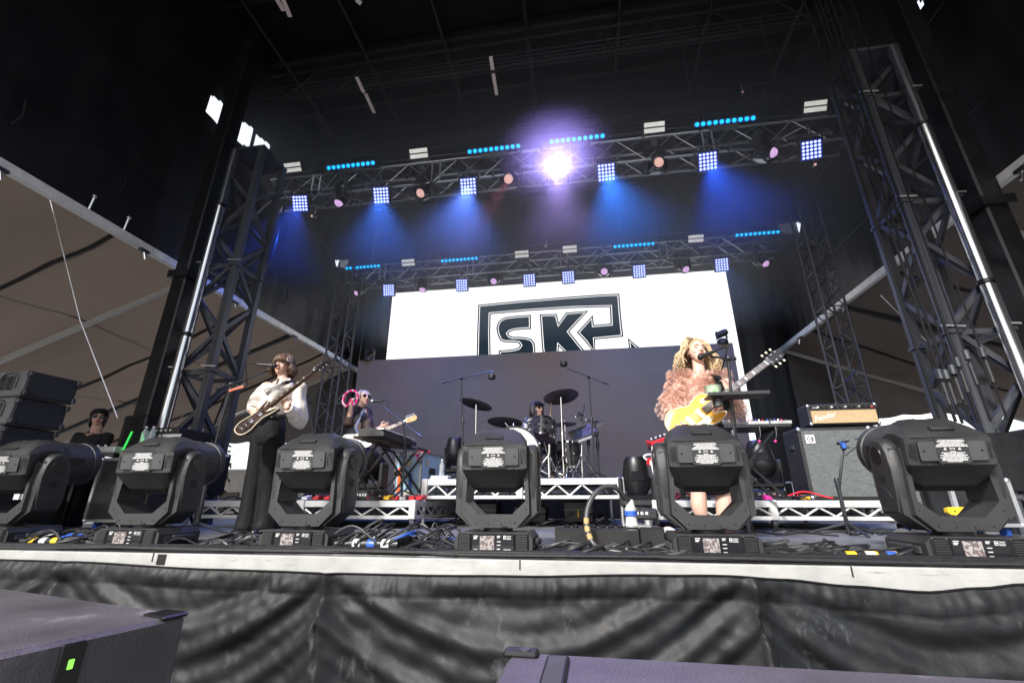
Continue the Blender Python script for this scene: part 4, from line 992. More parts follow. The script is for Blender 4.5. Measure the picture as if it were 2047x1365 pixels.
def hand(mb, wrist, d, pn, curl=.7, thumb=1, s=1., spread=.12):
    """palm from the wrist along d; pn = palm normal (the side the fingers curl towards)"""
    d = V(d).normalized(); pn = V(pn); pn = (pn-d*pn.dot(d)).normalized(); sd = d.cross(pn)*thumb; W = V(wrist)
    limb(mb, [(W-d*.01, .026*s, .019*s), (W+d*.03*s, .036*s, .016*s), (W+d*.07*s, .041*s, .015*s), (W+d*.088*s, .038*s, .012*s)], sd, 10, 2)
    for k, (o, L) in enumerate(((.030, .070), (.010, .078), (-.010, .073), (-.029, .058))):
        b = W+d*.085*s+sd*o*s; a = 0; pts = [b-d*.02*s]; dd = (d+sd*spread*(o/.03)).normalized(); p = b
        for j, f in enumerate((.45, .32, .23)):
            pts.append(p.copy()); a += curl*(1.0 if j else .7); dr = dd*math.cos(a)+pn*math.sin(a); p = p+dr*L*f*s
        pts.append(p); mb.tube(pts, [.0095*s, .0095*s, .0088*s, .008*s, .0065*s], 8)
    b = W+d*.025*s+sd*.030*s; t1 = b+(sd*.75+d*.6+pn*.35).normalized()*.038*s; t2 = t1+(d*.8+sd*.15+pn*.6).normalized()*.030*s; t3 = t2+(d*.5-sd*.3+pn*.8).normalized()*.022*s
    mb.tube([b-sd*.01, b, t1, t2, t3], [.012*s, .013*s, .0105*s, .0095*s, .007*s], 8)
class Head:
    def __init__(s, c, fwd, up=(0, 0, 1), k=1.):
        s.c = V(c); s.f = V(fwd).normalized(); u = V(up); s.u = (u-s.f*u.dot(s.f)).normalized(); s.r = s.f.cross(s.u); s.k = k
        s.R = Matrix((s.r, s.f, s.u)).transposed()
    def P(s, x, y, z): return s.c+s.R @ V((x*s.k, y*s.k, z*s.k))
    def body(s, mb, mouth=.0):
        B = lambda c, r: mb.ball(s.P(*c), tuple(q*s.k for q in r), 10, 0, s.R)
        B((0, -.012, .035), (.074, .092, .082)); B((0, .022, -.015), (.062, .070, .072)); B((0, .040, -.068), (.038, .045, .040))
        B((0, .036, -.045), (.052, .052, .050)); B((-.033, .065, -.02), (.020, .018, .022)); B((.033, .065, -.02), (.020, .018, .022)); B((0, .072, .034), (.052, .016, .013))
        mb.tube([s.P(0, .086, .022), s.P(0, .100, .002), s.P(0, .110, -.018), s.P(0, .090, -.026)], [.007*s.k, .009*s.k, .013*s.k, .008*s.k], 8)
        for q in (-1, 1): B((q*.012, .092, -.020), (.008, .010, .008)); B((q*.076, -.010, -.002), (.009, .018, .030))
        B((0, .082, -.048), (.022, .010, .010)); B((0, .076, -.080), (.016, .014, .012))
    def face(s, par, lips=(.45, .10, .09), brow=(.06, .03, .02), glasses=False, eyes=True, mouth_open=.0, closed=False):
        LP = mat('lips_%d' % int(lips[0]*100), lips, .35); BR = mat('brow_%d' % int(brow[0]*1000), brow, .7); EW = mat('eye_white', (.7, .68, .66), .2); IR = mat('iris', (.03, .02, .015), .1); LD = mat('eyelid', (.42, .24, .18), .5)
        b = MB(); w_ = .024*s.k
        for sg, z in ((1, -.046), (-1, -.054-mouth_open)): b.tube([s.P(-.024, .080, (-.050-mouth_open*.5)), s.P(-.010, .0925, z+.001*sg), s.P(0, .094, z), s.P(.010, .0925, z+.001*sg), s.P(.024, .080, (-.050-mouth_open*.5))], [.001, .0048*s.k, .005*s.k, .0048*s.k, .001], 6)
        b.build('lips', LP, par)
        if mouth_open > .003: MB().ball(s.P(0, .082, -.050-mouth_open*.5), (.017*s.k, .012*s.k, mouth_open*.8*s.k+.002), 8, 0, s.R).build('mouth', mat('mouth_dark', (.06, .01, .01), .5), par)
        for q in (-1, 1):
            MB().tube([s.P(q*.012, .088, .034), s.P(q*.030, .088, .041), s.P(q*.048, .074, .034)], [.003*s.k, .0042*s.k, .002*s.k], 6).build('eyebrow', BR, par)
            if not glasses:
                if closed: MB().tube([s.P(q*.018, .083, .012), s.P(q*.030, .086, .008), s.P(q*.044, .076, .011)], .0028*s.k, 6).build('closed_eye', BR, par)
                else:
                    e = MB().ball(s.P(q*.031, .073, .013), (.0135*s.k, .0125*s.k, .0078*s.k), 8, 0, s.R).build('eye', EW, par)
                    MB().ball(s.P(q*.031, .0835, .013), (.0055*s.k, .003*s.k, .0055*s.k), 6, 0, s.R).build('iris', IR, e)
                    MB().tube([s.P(q*.017, .083, .016), s.P(q*.031, .0875, .0225), s.P(q*.045, .076, .016)], .0026*s.k, 6).build('eyelash', BR, e)
        if glasses:
            g = MB()
            for q in (-1, 1):
                g.ball(s.P(q*.033, .088, .012), (.028*s.k, .006*s.k, .020*s.k), 8, 0, s.R)
                g.tube([s.P(q*.060, .080, .018), s.P(q*.078, .02, .016), s.P(q*.080, -.02, .006)], .003*s.k, 6)
            g.tube([s.P(-.008, .094, .016), s.P(.008, .094, .016)], .003*s.k, 6); g.build('sunglasses', GLOSS, par)
    def hair(s, par, m, length=.16, n=150, wave=.02, vol=.018, fringe=True, part=0., seed=1, tipcol=None, rad_=.0085, jitter=.25, flare=.03, name='hair'):
        rnd = random.Random(seed); b = MB()
        b.ball(s.P(0, -.022, .045), (.081*s.k, .090*s.k, .082*s.k), 14, 0, s.R)       # scalp cap under the locks
        for i in range(n):
            ph = rnd.uniform(-math.pi, math.pi)                                # direction round the head, 0 = face
            front = abs(ph) < 1.1
            if front and not fringe: ph = math.copysign(1.15+rnd.random()*.5, ph); front = False
            L = length*(1+jitter*(rnd.random()-.5)); 
            if front: L = (.028 if abs(ph) < .7 else .05)+.012*rnd.random()
            pts = []; a0 = rnd.uniform(.05, .45); steps = 10
            px = part + rnd.uniform(-.01, .01)
            R_ = (.080+vol*rnd.uniform(.3, 1), .094+vol*rnd.uniform(.3, 1), .086+vol*rnd.random())
            wp = rnd.uniform(0, 6.3)
            for k in range(5):
                th = a0+(1.62-a0)*k/4; x = math.sin(ph)*math.sin(th)*R_[0]; y = math.cos(ph)*math.sin(th)*R_[1]; z = .035+math.cos(th)*R_[2]
                if front: 
                    th = a0+(1.25-a0)*k/4; x = math.sin(ph)*math.sin(th)*R_[0]; y = math.cos(ph)*math.sin(th)*R_[1]; z = .035+math.cos(th)*R_[2]
                pts.append(V((x+px*(1-k/4), y-.015, z)))
            e = pts[-1]; out = V((e.x, e.y+.015, 0)).normalized()
            for k in range(1, 7):
                q = k/6; wv = wave*math.sin(wp+q*7)*q
                p = e+V((0, 0, -L*q))+out*((flare if not front else .004)*math.sin(q*2.2)-(.020*q if not front else -.004*q)); t_ = V((-out.y, out.x, 0))
                pts.append(p+t_*wv*.8+out*wv*.5)
            W = [s.P(*p) for p in pts]; r0 = rad_*s.k*rnd.uniform(.7, 1.25)
            b.tube(W, [r0*.5]+[r0]*(len(W)-3)+[r0*.7, r0*.15], 6)
        return b.build(name, m, par, True)
def wrinkle(a, f, seed=0, a2=0, f2=1): 
    def d(co): 
        n = noise.noise(V((co.x*f, co.y*f, co.z*f*.55+seed))); return a*(n-.5*abs(n)) + a2*noise.noise(V((co.x*f2, co.y*f2, co.z*f2*.4+9+seed)))
    return d
HAIRB = mat('brown_hair', (.10, .055, .035), .42, var=.55, nscale=60, stretch=(1, 1, .15)); HAIRBL = mat('blonde_hair', (.40, .29, .17), .42, var=.65, nscale=50, stretch=(1, 1, .15))
HAIRG = mat('fair_grey_hair', (.42, .36, .30), .45, var=.4, nscale=60, stretch=(1, 1, .15)); HAIRK = mat('black_hair', (.012, .01, .01), .4, var=.4, nscale=60)
# ------------------------------------------------ guitar builder: x along the neck, y up, z towards the viewer
def guitar(name, label, outline, mt, M, neck_m, head_m, tuners, pick, neckL=.60, body_t=.042, inlay=None, scale=1., headshape='sym', edge=None, cat='guitar', extra=None):
    t = thing(name, label, cat); t.matrix_world = M @ Matrix.Scale(scale, 4)
    O = crom([(x, y, 0) for x, y in outline], 6, True); n = len(O)
    def ring(z, q): 
        c = V((0, 0, 0)); return [(p.x*(1-q/.3) if abs(p.x) > .01 else p.x, p.y*(1-q/.18), z) for p in O]
    h = body_t/2; rs = [ring(-h, .010), ring(-h+.006, 0), ring(h-.006, 0), ring(h, .010)]
    b = MB(); b.add([p for r in rs for p in r], [(k*n+i, k*n+(i+1) % n, (k+1)*n+(i+1) % n, (k+1)*n+i) for k in range(3) for i in range(n)]+[tuple(reversed(range(n))), tuple(range(3*n, 4*n))])
    body = b.build('body', mt, t, True)
    if edge: MB().tube([(p[0]*.985, p[1]*.985, h-.002) for p in O], .005, 5, closed=True).build('binding', edge, t)
    nx = .17
    nb = MB(); nb.prism([(nx-.06, -.028), (nx+neckL-.10, -.0215), (nx+neckL-.10, .0215), (nx-.06, .028)], h-.002, h+.012, 'z'); nb.tube([(nx, 0, h-.005), (nx+neckL-.1, 0, h-.003)], [.024, .020], 10)
    neck = nb.build('neck', neck_m, t, True)
    FB = mat('fingerboard', (.035, .02, .014), .4)
    MB().prism([(nx-.08, -.027), (nx+neckL-.10, -.021), (nx+neckL-.10, .021), (nx-.08, .027)], h+.0125, h+.016, 'z').build('fingerboard', FB, t, False)
    for k in range(16):
        x = nx+neckL-.10-(neckL+.02)*(1-2**(-(k+1)/9.0))*1.02
        MB().box((x, 0, h+.0168), (.0022, .044, .0015)).build('fret', CHROME, neck)
        if inlay and k in (2, 4, 6, 8, 11, 14): MB().box((x+.012, 0, h+.0165), (.013, .026, .0012)).build('inlay', inlay, neck)
    hx = nx+neckL-.10
    if headshape == 'sym': hp = [(hx, -.021), (hx+.03, -.034), (hx+.13, -.042), (hx+.165, -.03), (hx+.155, 0), (hx+.165, .03), (hx+.13, .042), (hx+.03, .034), (hx, .021)]
    else: hp = [(hx, -.021), (hx+.05, -.03), (hx+.14, -.035), (hx+.17, -.015), (hx+.165, .03), (hx+.12, .028), (hx+.03, .034), (hx, .021)]
    hd = MB().prism(hp, h-.004, h+.012, 'z').build('headstock', head_m, t, False)
    for k in range(3):
        for sg in ((-1, 1) if headshape == 'sym' else (1,)):
            for e in ((0,) if headshape == 'sym' else (0, .022)):
                x = hx+.035+k*.043+e; MB().lathe([(.005, 0), (.005, .010), (0, .010)], (x, sg*.026, h+.012), n=8).build('string_post', CHROME, hd)
                MB().tube([(x, sg*.035, h+.004), (x, sg*.055, h+.004)], .004, 6).build('tuner_shaft', CHROME, hd)
                MB().ball((x, sg*.064, h+.004), (.009, .011, .007), 6).build('tuner_button', tuners, hd)
    MB().box((hx, 0, h+.018), (.006, .042, .006)).build('nut', WHITE, t)
    for x in (-.045, .055): MB().box((x, 0, h+.006), (.038, .082, .012), bev=.004).build('pickup', pick[0], t)
    MB().box((-.10, 0, h+.010), (.014, .085, .012), bev=.003).build('bridge', CHROME, t)
    MB().box((-.145, 0, h+.012), (.018, .09, .012), bev=.004).build('tailpiece', CHROME, t)
    for k in range(4): MB().lathe([(.012, 0), (.010, .014), (0, .014)], (-.12+(k % 2)*.055-(k//2)*.03, -.085-(k//2)*.03, h), n=12).build('knob', pick[1], t)
    s_ = MB()
    for k in range(6): s_.tube([(-.145, (k-2.5)*.0105, h+.022), (hx+.04, (k-2.5)*.007, h+.020)], .0009, 4)
    tag(s_.build('string_set', CHROME, t), kind='stuff')
    if extra: extra(t, h)
    return t
def gframe(c, u, nrm):
    u = V(u).normalized(); nn = V(nrm); nn = (nn-u*nn.dot(u)).normalized(); v = nn.cross(u)
    return Matrix(((u.x, v.x, nn.x, c[0]), (u.y, v.y, nn.y, c[1]), (u.z, v.z, nn.z, c[2]), (0, 0, 0, 1)))
LP_ = [(-.22, .0), (-.20, .10), (-.12, .155), (-.03, .135), (.04, .105), (.12, .125), (.19, .115), (.215, .06), (.19, .025), (.155, -.02), (.15, -.055), (.20, -.085), (.215, -.105), (.17, -.125), (.10, -.125), (.03, -.105), (-.04, -.135), (-.12, -.158), (-.20, -.11)]
SG_ = [(-.21, .0), (-.19, .10), (-.12, .150), (-.03, .120), (.05, .105), (.14, .150), (.215, .175), (.20, .12), (.13, .06), (.11, 0), (.13, -.06), (.19, -.12), (.20, -.165), (.12, -.145), (.05, -.105), (-.03, -.122), (-.12, -.152), (-.19, -.11)]
TL_ = [(-.21, .0), (-.19, .10), (-.12, .155), (-.03, .13), (.04, .105), (.12, .13), (.18, .125), (.205, .07), (.20, .0), (.15, -.03), (.14, -.06), (.19, -.09), (.20, -.115), (.14, -.13), (.03, -.108), (-.04, -.135), (-.12, -.157), (-.19, -.11)]
# ------------------------------------------------ 1. guitarist in white blouse (left)
Y1 = 4.05
J = lambda x, y, dy=0: at(x, y, Y1+dy)
def person1():
    hc = J(566, 732); H = Head(hc, (.10, -1, .02), (.02, 0, 1), .98)
    hip = J(538, 862); waist = J(541, 826); chest = J(560, 785); nk = J(565, 757); sL = J(534, 772); sR = J(600, 772)
    footL = J(497, 1064, .02); footR = J(533, 1066, .06); footL.z = footR.z = .06
    t = thing('person', 'woman in a cream blouse and black wide trousers playing a dark guitar at a microphone', 'person', (footL.x*.5+footR.x*.5, Y1, 0)); O = t.location.copy()
    b = MB(); b.M = Matrix.Translation(-O)
    limb(b, [(hip, .14, .09), (waist, .12, .085), (chest-V((0, 0, .03)), .145, .10), (sL*.5+sR*.5-V((0, 0, .03)), .150, .085)])
    limb(b, [(sL*.5+sR*.5-V((0, 0, .01)), .06, .055), (nk, .048, .050), (hc-V((0, -.01, .05)), .046, .05)])
    for s_, f in ((-1, footL), (1, footR)):
        h_ = hip+V((s_*.075, 0, -.03)); k_ = h_.lerp(f, .48)
        limb(b, [(h_, .068, .07), (k_, .052, .055), (f+V((0, 0, .08)), .04, .045)])
        limb(b, [(f+V((0, .03, 0)), .035, .04), (f+V((0, -.08, -.03)), .04, .03), (f+V((0, -.15, -.042)), .035, .018)])
    eL = J(508, 806, .02); wL = J(503, 819, -.16)+V((0, 0, .0)); eR = J(598, 838, .02); wR = J(574, 814, -.20)
    limb(b, [(sL, .05, .05), (sL.lerp(eL, .5), .045, .045), (eL, .04, .04), (wL, .027, .023)])
    limb(b, [(sR, .05, .05), (sR.lerp(eR, .5), .045, .045), (eR, .04, .04), (wR, .027, .023)])
    hand(b, wL, (.55, -.15, -.45), (.2, .9, -.1), .75, 1, .95)
    hand(b, wR, (-.55, .0, .80), (-.3, .9, .2), .95, -1, .95)
    H.body(b); b.M = Matrix()
    body = remesh(b, 'body', SKIN, .0052, t, 2)
    H2 = Head(hc-O, H.f, H.u, .98); H2.face(body, brow=(.05, .03, .02), mouth_open=.004); H2.hair(body, HAIRB, .125, 300, .020, .026, True, .0, 5, flare=.045, rad_=.0065)
    # blouse
    c = MB(); c.M = Matrix.Translation(-O); BL = mat('cream_silk', (.66, .60, .54), .45, var=.05, nscale=4, sheen=.3)
    sh = sL*.5+sR*.5
    limb(c, [(waist+V((0, 0, -.05)), .135, .10), (waist+V((0, 0, .04)), .15, .115), (chest-V((0, 0, .0)), .165, .122), (sh-V((0, 0, .015)), .15, .095), (sh+V((0, 0, .035)), .075, .065)])
    for s_, e, w_ in ((sL, eL, wL), (sR, eR, wR)):
        big = .86 if e is eR else .72
        limb(c, [(s_-V((0, 0, .01)), .062, .07), (s_.lerp(e, .35), .070, .075), (s_.lerp(e, .75), .082*big+.01, .085*big+.01), (e+V((0, 0, -.015)), .092*big, .098*big), (e.lerp(w_, .55), .075*big, .08*big), (e.lerp(w_, .85), .042, .04)])
    c.M = Matrix()
    bl = remesh(c, 'blouse', BL, .009, body, 4, wrinkle(.016, 9, 3, .007, 24))
    for w_, e in ((wL, eL), (wR, eR)):
        d = (w_-e).normalized(); pts = []
        MB().lathe([(.030, -.02), (.036, 0), (.045, .02), (.040, .022), (.030, .0)], w_-d*.035-O, d, 20).build('cuff', BL, bl)
    for s_ in (-1, 1):   # collar
        p = sh-O+V((0, -.06, .055)); MB().add([p+V((s_*.012, -.045, -.045)), p+V((s_*.075, .02, -.02)), p+V((s_*.065, .06, .03)), p+V((s_*.022, -.02, .012)), p+V((s_*.045, -.045, -.07))], [(0, 4, 1, 2, 3)]).build('collar', BL, bl, False)
    for k in range(4): MB().ball(chest.lerp(sh, .9-k*.35)-O+V((.0, -.128+.01*k*0, 0)), .0065, 5).build('button', WHITE, bl)
    # trousers
    c = MB(); c.M = Matrix.Translation(-O); TR = mat('black_trouser_wool', (.0045, .0048, .006), .75, var=.2, nscale=8, spec=.25)
    limb(c, [(waist+V((0, 0, -.03)), .132, .10), (hip+V((0, 0, .03)), .160, .118), (hip+V((0, 0, -.06)), .168, .12)])
    for s_, f in ((-1, footL), (1, footR)):
        h_ = hip+V((s_*.070, 0, -.07)); 
        limb(c, [(h_, .098, .11), (h_.lerp(f, .35), .092, .10), (h_.lerp(f, .7), .098, .11), (f+V((0, 0, .06)), .112, .135), (f+V((0, -.01, -.02)), .116, .145)])
    c.M = Matrix()
    tr = remesh(c, 'trousers', TR, .010, body, 4, wrinkle(.016, 5, 8, .006, 14))
    MB().lathe([(.137, -.018), (.142, -.015), (.142, .015), (.137, .018)], waist+V((0, 0, -.035))-O, (0, 0, 1), 28).build('belt', GLOSS, tr)
    for f in (footL, footR):
        s_ = MB(); s_.M = Matrix.Translation(-O); limb(s_, [(f+V((0, .04, -.02)), .040, .04), (f+V((0, -.08, -.022)), .046, .036), (f+V((0, -.20, -.035)), .036, .02)]); s_.M = Matrix(); s_.build('shoe', GLOSS, body)
    # guitar strap
    return t, dict(sL=sL, sR=sR, wL=wL, wR=wR, sh=sh, chest=chest, hc=hc)
P1, q1 = person1()
u = (at(628, 748, Y1-.12)-at(478, 866, Y1-.42)); gc = at(512, 838, Y1-.33)
DARKG = mat('dark_guitar_lacquer', (.035, .022, .018), .15, var=.3, coat=.8); CREAM = mat('cream_binding', (.65, .58, .42), .4)
g1 = guitar('electric_guitar', 'dark brown double-horned electric guitar held by the woman in the cream blouse', SG_, DARKG, gframe(gc, u, (-.25, -1, .75)), mat('dark_neck', (.12, .05, .02), .3, coat=.5), GLOSS, CHROME, (CHROME, BLKD), .66, .038, CREAM, .92, edge=CREAM)
def strap(pts, nm, lab, m, w_=.028, th=.003):
    P = crom(pts, 5); b = MB(); vs = []; N = len(P)
    for i, p in enumerate(P):
        t = (P[min(i+1, N-1)]-P[max(i-1, 0)]).normalized(); s_ = t.cross(V((0, -1, 0))).normalized()
        vs += [p-s_*w_, p+s_*w_, p+s_*w_+V((0, th, 0)), p-s_*w_+V((0, th, 0))]
    fs = [(i*4+k, i*4+(k+1) % 4, i*4+4+(k+1) % 4, i*4+4+k) for i in range(N-1) for k in range(4)]
    b.add(vs, fs); o = b.build(nm, m); return tag(o, lab, 'strap')
strap([q1['sR']+V((-.05, -.02, .060)), q1['sR']+V((-.07, -.115, .015)), q1['chest']+V((.045, -.165, .0)), q1['chest']+V((-.01, -.185, -.06))], 'guitar_strap', 'black guitar strap over the shoulder of the woman in the cream blouse', GLOSS, .022)
# ------------------------------------------------ 2. singer in ruffled blouse (right)
Y2 = 3.95
def person2():
    K = lambda x, y, dy=0: at(x, y, Y2+dy)
    hc = K(1393, 706); H = Head(hc, (.16, -1, .16), (.10, .15, 1), 1.0)
    nk = K(1397, 738); sL = K(1360, 762); sR = K(1437, 762); chest = K(1398, 790); waist = K(1405, 838); hip = K(1412, 880)
    fL = K(1412, 1072); fR = K(1447, 1074); fL.z = fR.z = .05
    t = thing('person', 'blonde woman in a dusty pink ruffled tulle blouse singing and playing a gold guitar', 'person', (fL.x*.5+fR.x*.5, Y2, 0)); O = t.location.copy()
    b = MB(); b.M = Matrix.Translation(-O)
    limb(b, [(hip, .16, .115), (waist, .135, .10), (chest, .155, .11), (sL*.5+sR*.5-V((0, 0, .02)), .155, .085)])
    limb(b, [(sL*.5+sR*.5, .06, .055), (nk, .050, .052), (hc-V((0, -.01, .05)), .048, .05)])
    for s_, f, kx in ((-1, fL, 1397), (1, fR, 1446)):
        h_ = hip+V((s_*.09, 0, -.03)); k_ = K(kx, 985); c_ = K(kx+1, 1015); 
        limb(b, [(h_, .09, .10), (h_.lerp(k_, .5), .08, .085), (k_+V((0, 0, .02)), .062, .065), (c_, .060, .064), (f+V((0, 0, .10)), .036, .04)])
        limb(b, [(f+V((0, .03, 0)), .035, .04), (f+V((0, -.08, -.02)), .04, .03), (f+V((0, -.16, -.035)), .035, .018)])
    eL = K(1335, 812, .02); wL = K(1372, 828, -.18); eR = K(1468, 822, .05); wR = K(1458, 782, -.20)
    limb(b, [(sL, .05, .05), (sL.lerp(eL, .5), .047, .047), (eL, .04, .04), (wL, .028, .024)])
    limb(b, [(sR, .05, .05), (sR.lerp(eR, .5), .047, .047), (eR, .04, .04), (wR, .028, .024)])
    hand(b, wL, (.85, -.12, -.42), (.0, .5, -.9), .62, 1, 1.0)
    hand(b, wR, (-.15, .0, .95), (-.3, .9, .1), .9, -1, .95)
    H.body(b); b.M = Matrix(); body = remesh(b, 'body', SKIN2, .0052, t, 2)
    H2 = Head(hc-O, H.f, H.u, 1.0); H2.face(body, lips=(.5, .14, .12), brow=(.16, .10, .05), mouth_open=.018, closed=True); H2.hair(body, HAIRBL, .20, 360, .040, .045, False, .025, 11, flare=.080, jitter=.4, rad_=.0065)
    TU = mat('dusty_pink_tulle', (.62, .43, .35), .75, var=.10, nscale=30, sheen=.4, kind=k_voronoi((.30, .17, .14), 140, .13)); TV = mat('sheer_pink_tulle', (.78, .57, .47), .75, var=.1, nscale=30, kind=k_tulle((.34, .20, .18)))
    sh = sL*.5+sR*.5
    c = MB(); c.M = Matrix.Translation(-O)
    limb(c, [(waist+V((0, 0, -.04)), .150, .115), (waist+V((0, 0, .04)), .16, .13), (chest, .17, .13), (sh-V((0, 0, .015)), .165, .10), (sh+V((0, 0, .03)), .08, .07)])
    arms = ((sL, eL, wL), (sR, eR, wR))
    for s_, e, w_ in arms: limb(c, [(s_, .058, .06), (s_.lerp(e, .5), .058, .06), (e, .062, .065), (e.lerp(w_, .65), .05, .05)])
    c.M = Matrix(); bl = remesh(c, 'blouse', TV, .010, body, 2, wrinkle(.03, 12, 3, .014, 30))
    rnd = random.Random(4)
    def ruffle(path, axis_out, w_, amp, fr):
        """a gathered frill: ribbon standing off the cloth along path, its outer edge waved"""
        P = crom(path, 8); N = len(P); vs = []; fs = []; ph = rnd.uniform(0, 6)
        for i, p in enumerate(P):
            tt = (P[min(i+1, N-1)]-P[max(i-1, 0)]).normalized(); o_ = axis_out(p); o_ = (o_-tt*o_.dot(tt)); o_ = o_.normalized() if o_.length > 1e-3 else V((0, -1, 0)); s_ = tt.cross(o_)
            for k in range(5):
                q = k/4; wv = amp*q*math.sin(ph+i*fr+.7*math.sin(i*.5+ph)); vs.append(p+o_*(w_*q)+s_*wv+V((0, 0, -.3*w_*q*q)))
        for i in range(N-1):
            for k in range(4): fs.append((i*5+k, i*5+k+1, i*5+k+6, i*5+k+5))
        return vs, fs
    rf = MB(); rf.M = Matrix.Translation(-O)
    for s_, e, w_ in arms:
        segs = [s_, s_.lerp(e, .5), e, e.lerp(w_, .7)]
        for k in range(12):
            q = k/11*2.85; i = int(q); c0 = segs[i].lerp(segs[min(i+1, 3)], q-i); d = (segs[min(i+1, 3)]-segs[i]).normalized(); r = .055+.010*math.sin(k)
            a_, b_ = frame(d, (1, 0, 0)); a0 = rnd.random()*6; tw_ = rnd.uniform(-.03, .03)
            ring = [c0+a_*math.cos(a0+j*.55)*r+b_*math.sin(a0+j*.55)*r+d*tw_*math.sin(j) for j in range(12)]
            v_, f_ = ruffle(ring, lambda p, c0=c0: (p-c0), .052 if s_ is sL else .042, .020, 1.1); rf.add(v_, f_)
    for k in range(13):
        x0 = sL.x+.02+(sR.x-sL.x-.04)*k/12; top = V((x0, Y2-.085, sh.z+.02-.25*abs(x0-sh.x))); 
        path = [top, top+V((rnd.uniform(-.03, .03), -.05, -.08)), top+V((rnd.uniform(-.04, .04), -.055, -.17)), top+V((rnd.uniform(-.03, .03), -.05, -.27)), top+V((rnd.uniform(-.03, .03), -.03, -.36))]
        v_, f_ = ruffle(path, lambda p: V((rnd.uniform(-.5, .5)*0+.35*math.sin(p.z*30), -1, 0)), .045, .024, 1.1); rf.add(v_, f_)
    for k in range(6):
        z = sh.z+.035-k*.055; r = .10+.018*k; path = [V((sh.x+math.cos(a)*r*1.25, Y2+math.sin(a)*r*.8-.01, z+.01*math.sin(a*3))) for a in [math.pi+.0+j*math.pi/9 for j in range(10)]]
        v_, f_ = ruffle(path, lambda p: V((p.x-sh.x, p.y-Y2, .25)), .045, .022, 1.1); rf.add(v_, f_)
    for s_ in (sL, sR):
        for k in range(5):
            path = [s_+V((math.cos(a)*.08, math.sin(a)*.085, .03+.012*k-.01)) for a in [j*.6 for j in range(11)]]
            v_, f_ = ruffle(path, lambda p, s_=s_: (p-s_)+V((0, 0, .05)), .042, .020, 1.1); rf.add(v_, f_)
    rf.M = Matrix(); rr = rf.build('ruffles', TV, bl, True)
    c = MB(); c.M = Matrix.Translation(-O); SKT = mat('black_skirt_cloth', (.008, .008, .01), .8, var=.2)
    hem = K(1424, 955)
    limb(c, [(waist+V((0, 0, -.03)), .145, .115), (hip, .175, .135), (hip.lerp(hem, .5), .185, .15), (hem, .195, .16)])
    c.M = Matrix(); remesh(c, 'skirt', SKT, .010, body, 4, wrinkle(.02, 6, 2))
    for f in (fL, fR):
        s_ = MB(); s_.M = Matrix.Translation(-O); limb(s_, [(f+V((0, .04, 0)), .042, .05), (f+V((0, -.08, -.01)), .048, .04), (f+V((0, -.20, -.022)), .040, .026)]); s_.M = Matrix(); s_.build('shoe', GLOSS, body)
    return t, dict(sL=sL, sR=sR, wL=wL, wR=wR, sh=sh, chest=chest)
P2, q2 = person2()
GOLD = mat('gold_top', (.72, .33, .035), .22, .15, var=.10, nscale=3, coat=.9)
gc2 = at(1388, 838, Y2-.27); u2 = at(1500, 752, Y2-.20)-at(1395, 832, Y2-.24)
def ex_gold(t, h):
    MB().prism([(-.03, -.045), (.09, -.045), (.105, -.085), (.03, -.105), (-.05, -.065)], h+.004, h+.008, 'z').build('pickguard', mat('cream_plate', (.75, .68, .5), .35), t, False)
    MB().lathe([(.020, 0), (.020, .003), (0, .003)], (.145, .065, h)).build('switch_ring', WHITE, t); MB().lathe([(.004, 0), (.003, .02), (0, .02)], (.145, .065, h)).build('switch_tip', WHITE, t)
guitar('electric_guitar', 'shiny gold-topped electric guitar held by the singer in pink ruffles', LP_, GOLD, gframe(gc2, u2, (.05, -1, .35)), mat('dark_neck', (.12, .05, .02), .3, coat=.5), GLOSS, mat('pearl_button', (.75, .68, .5), .3), (mat('cream_pickup', (.75, .70, .58), .35), mat('gold_knob', (.5, .28, .06), .25)), .66, .045, WHITE, 1.03, edge=CREAM, extra=ex_gold)
strap([q2['sR']+V((-.045, .02, .06)), q2['sR']+V((-.055, -.16, .0)), q2['sR']+V((-.04, -.20, -.16)), q2['sR']+V((-.03, -.22, -.30))], 'guitar_strap', 'black guitar strap over the ruffled shoulder of the blonde singer', DRAPE, .030)
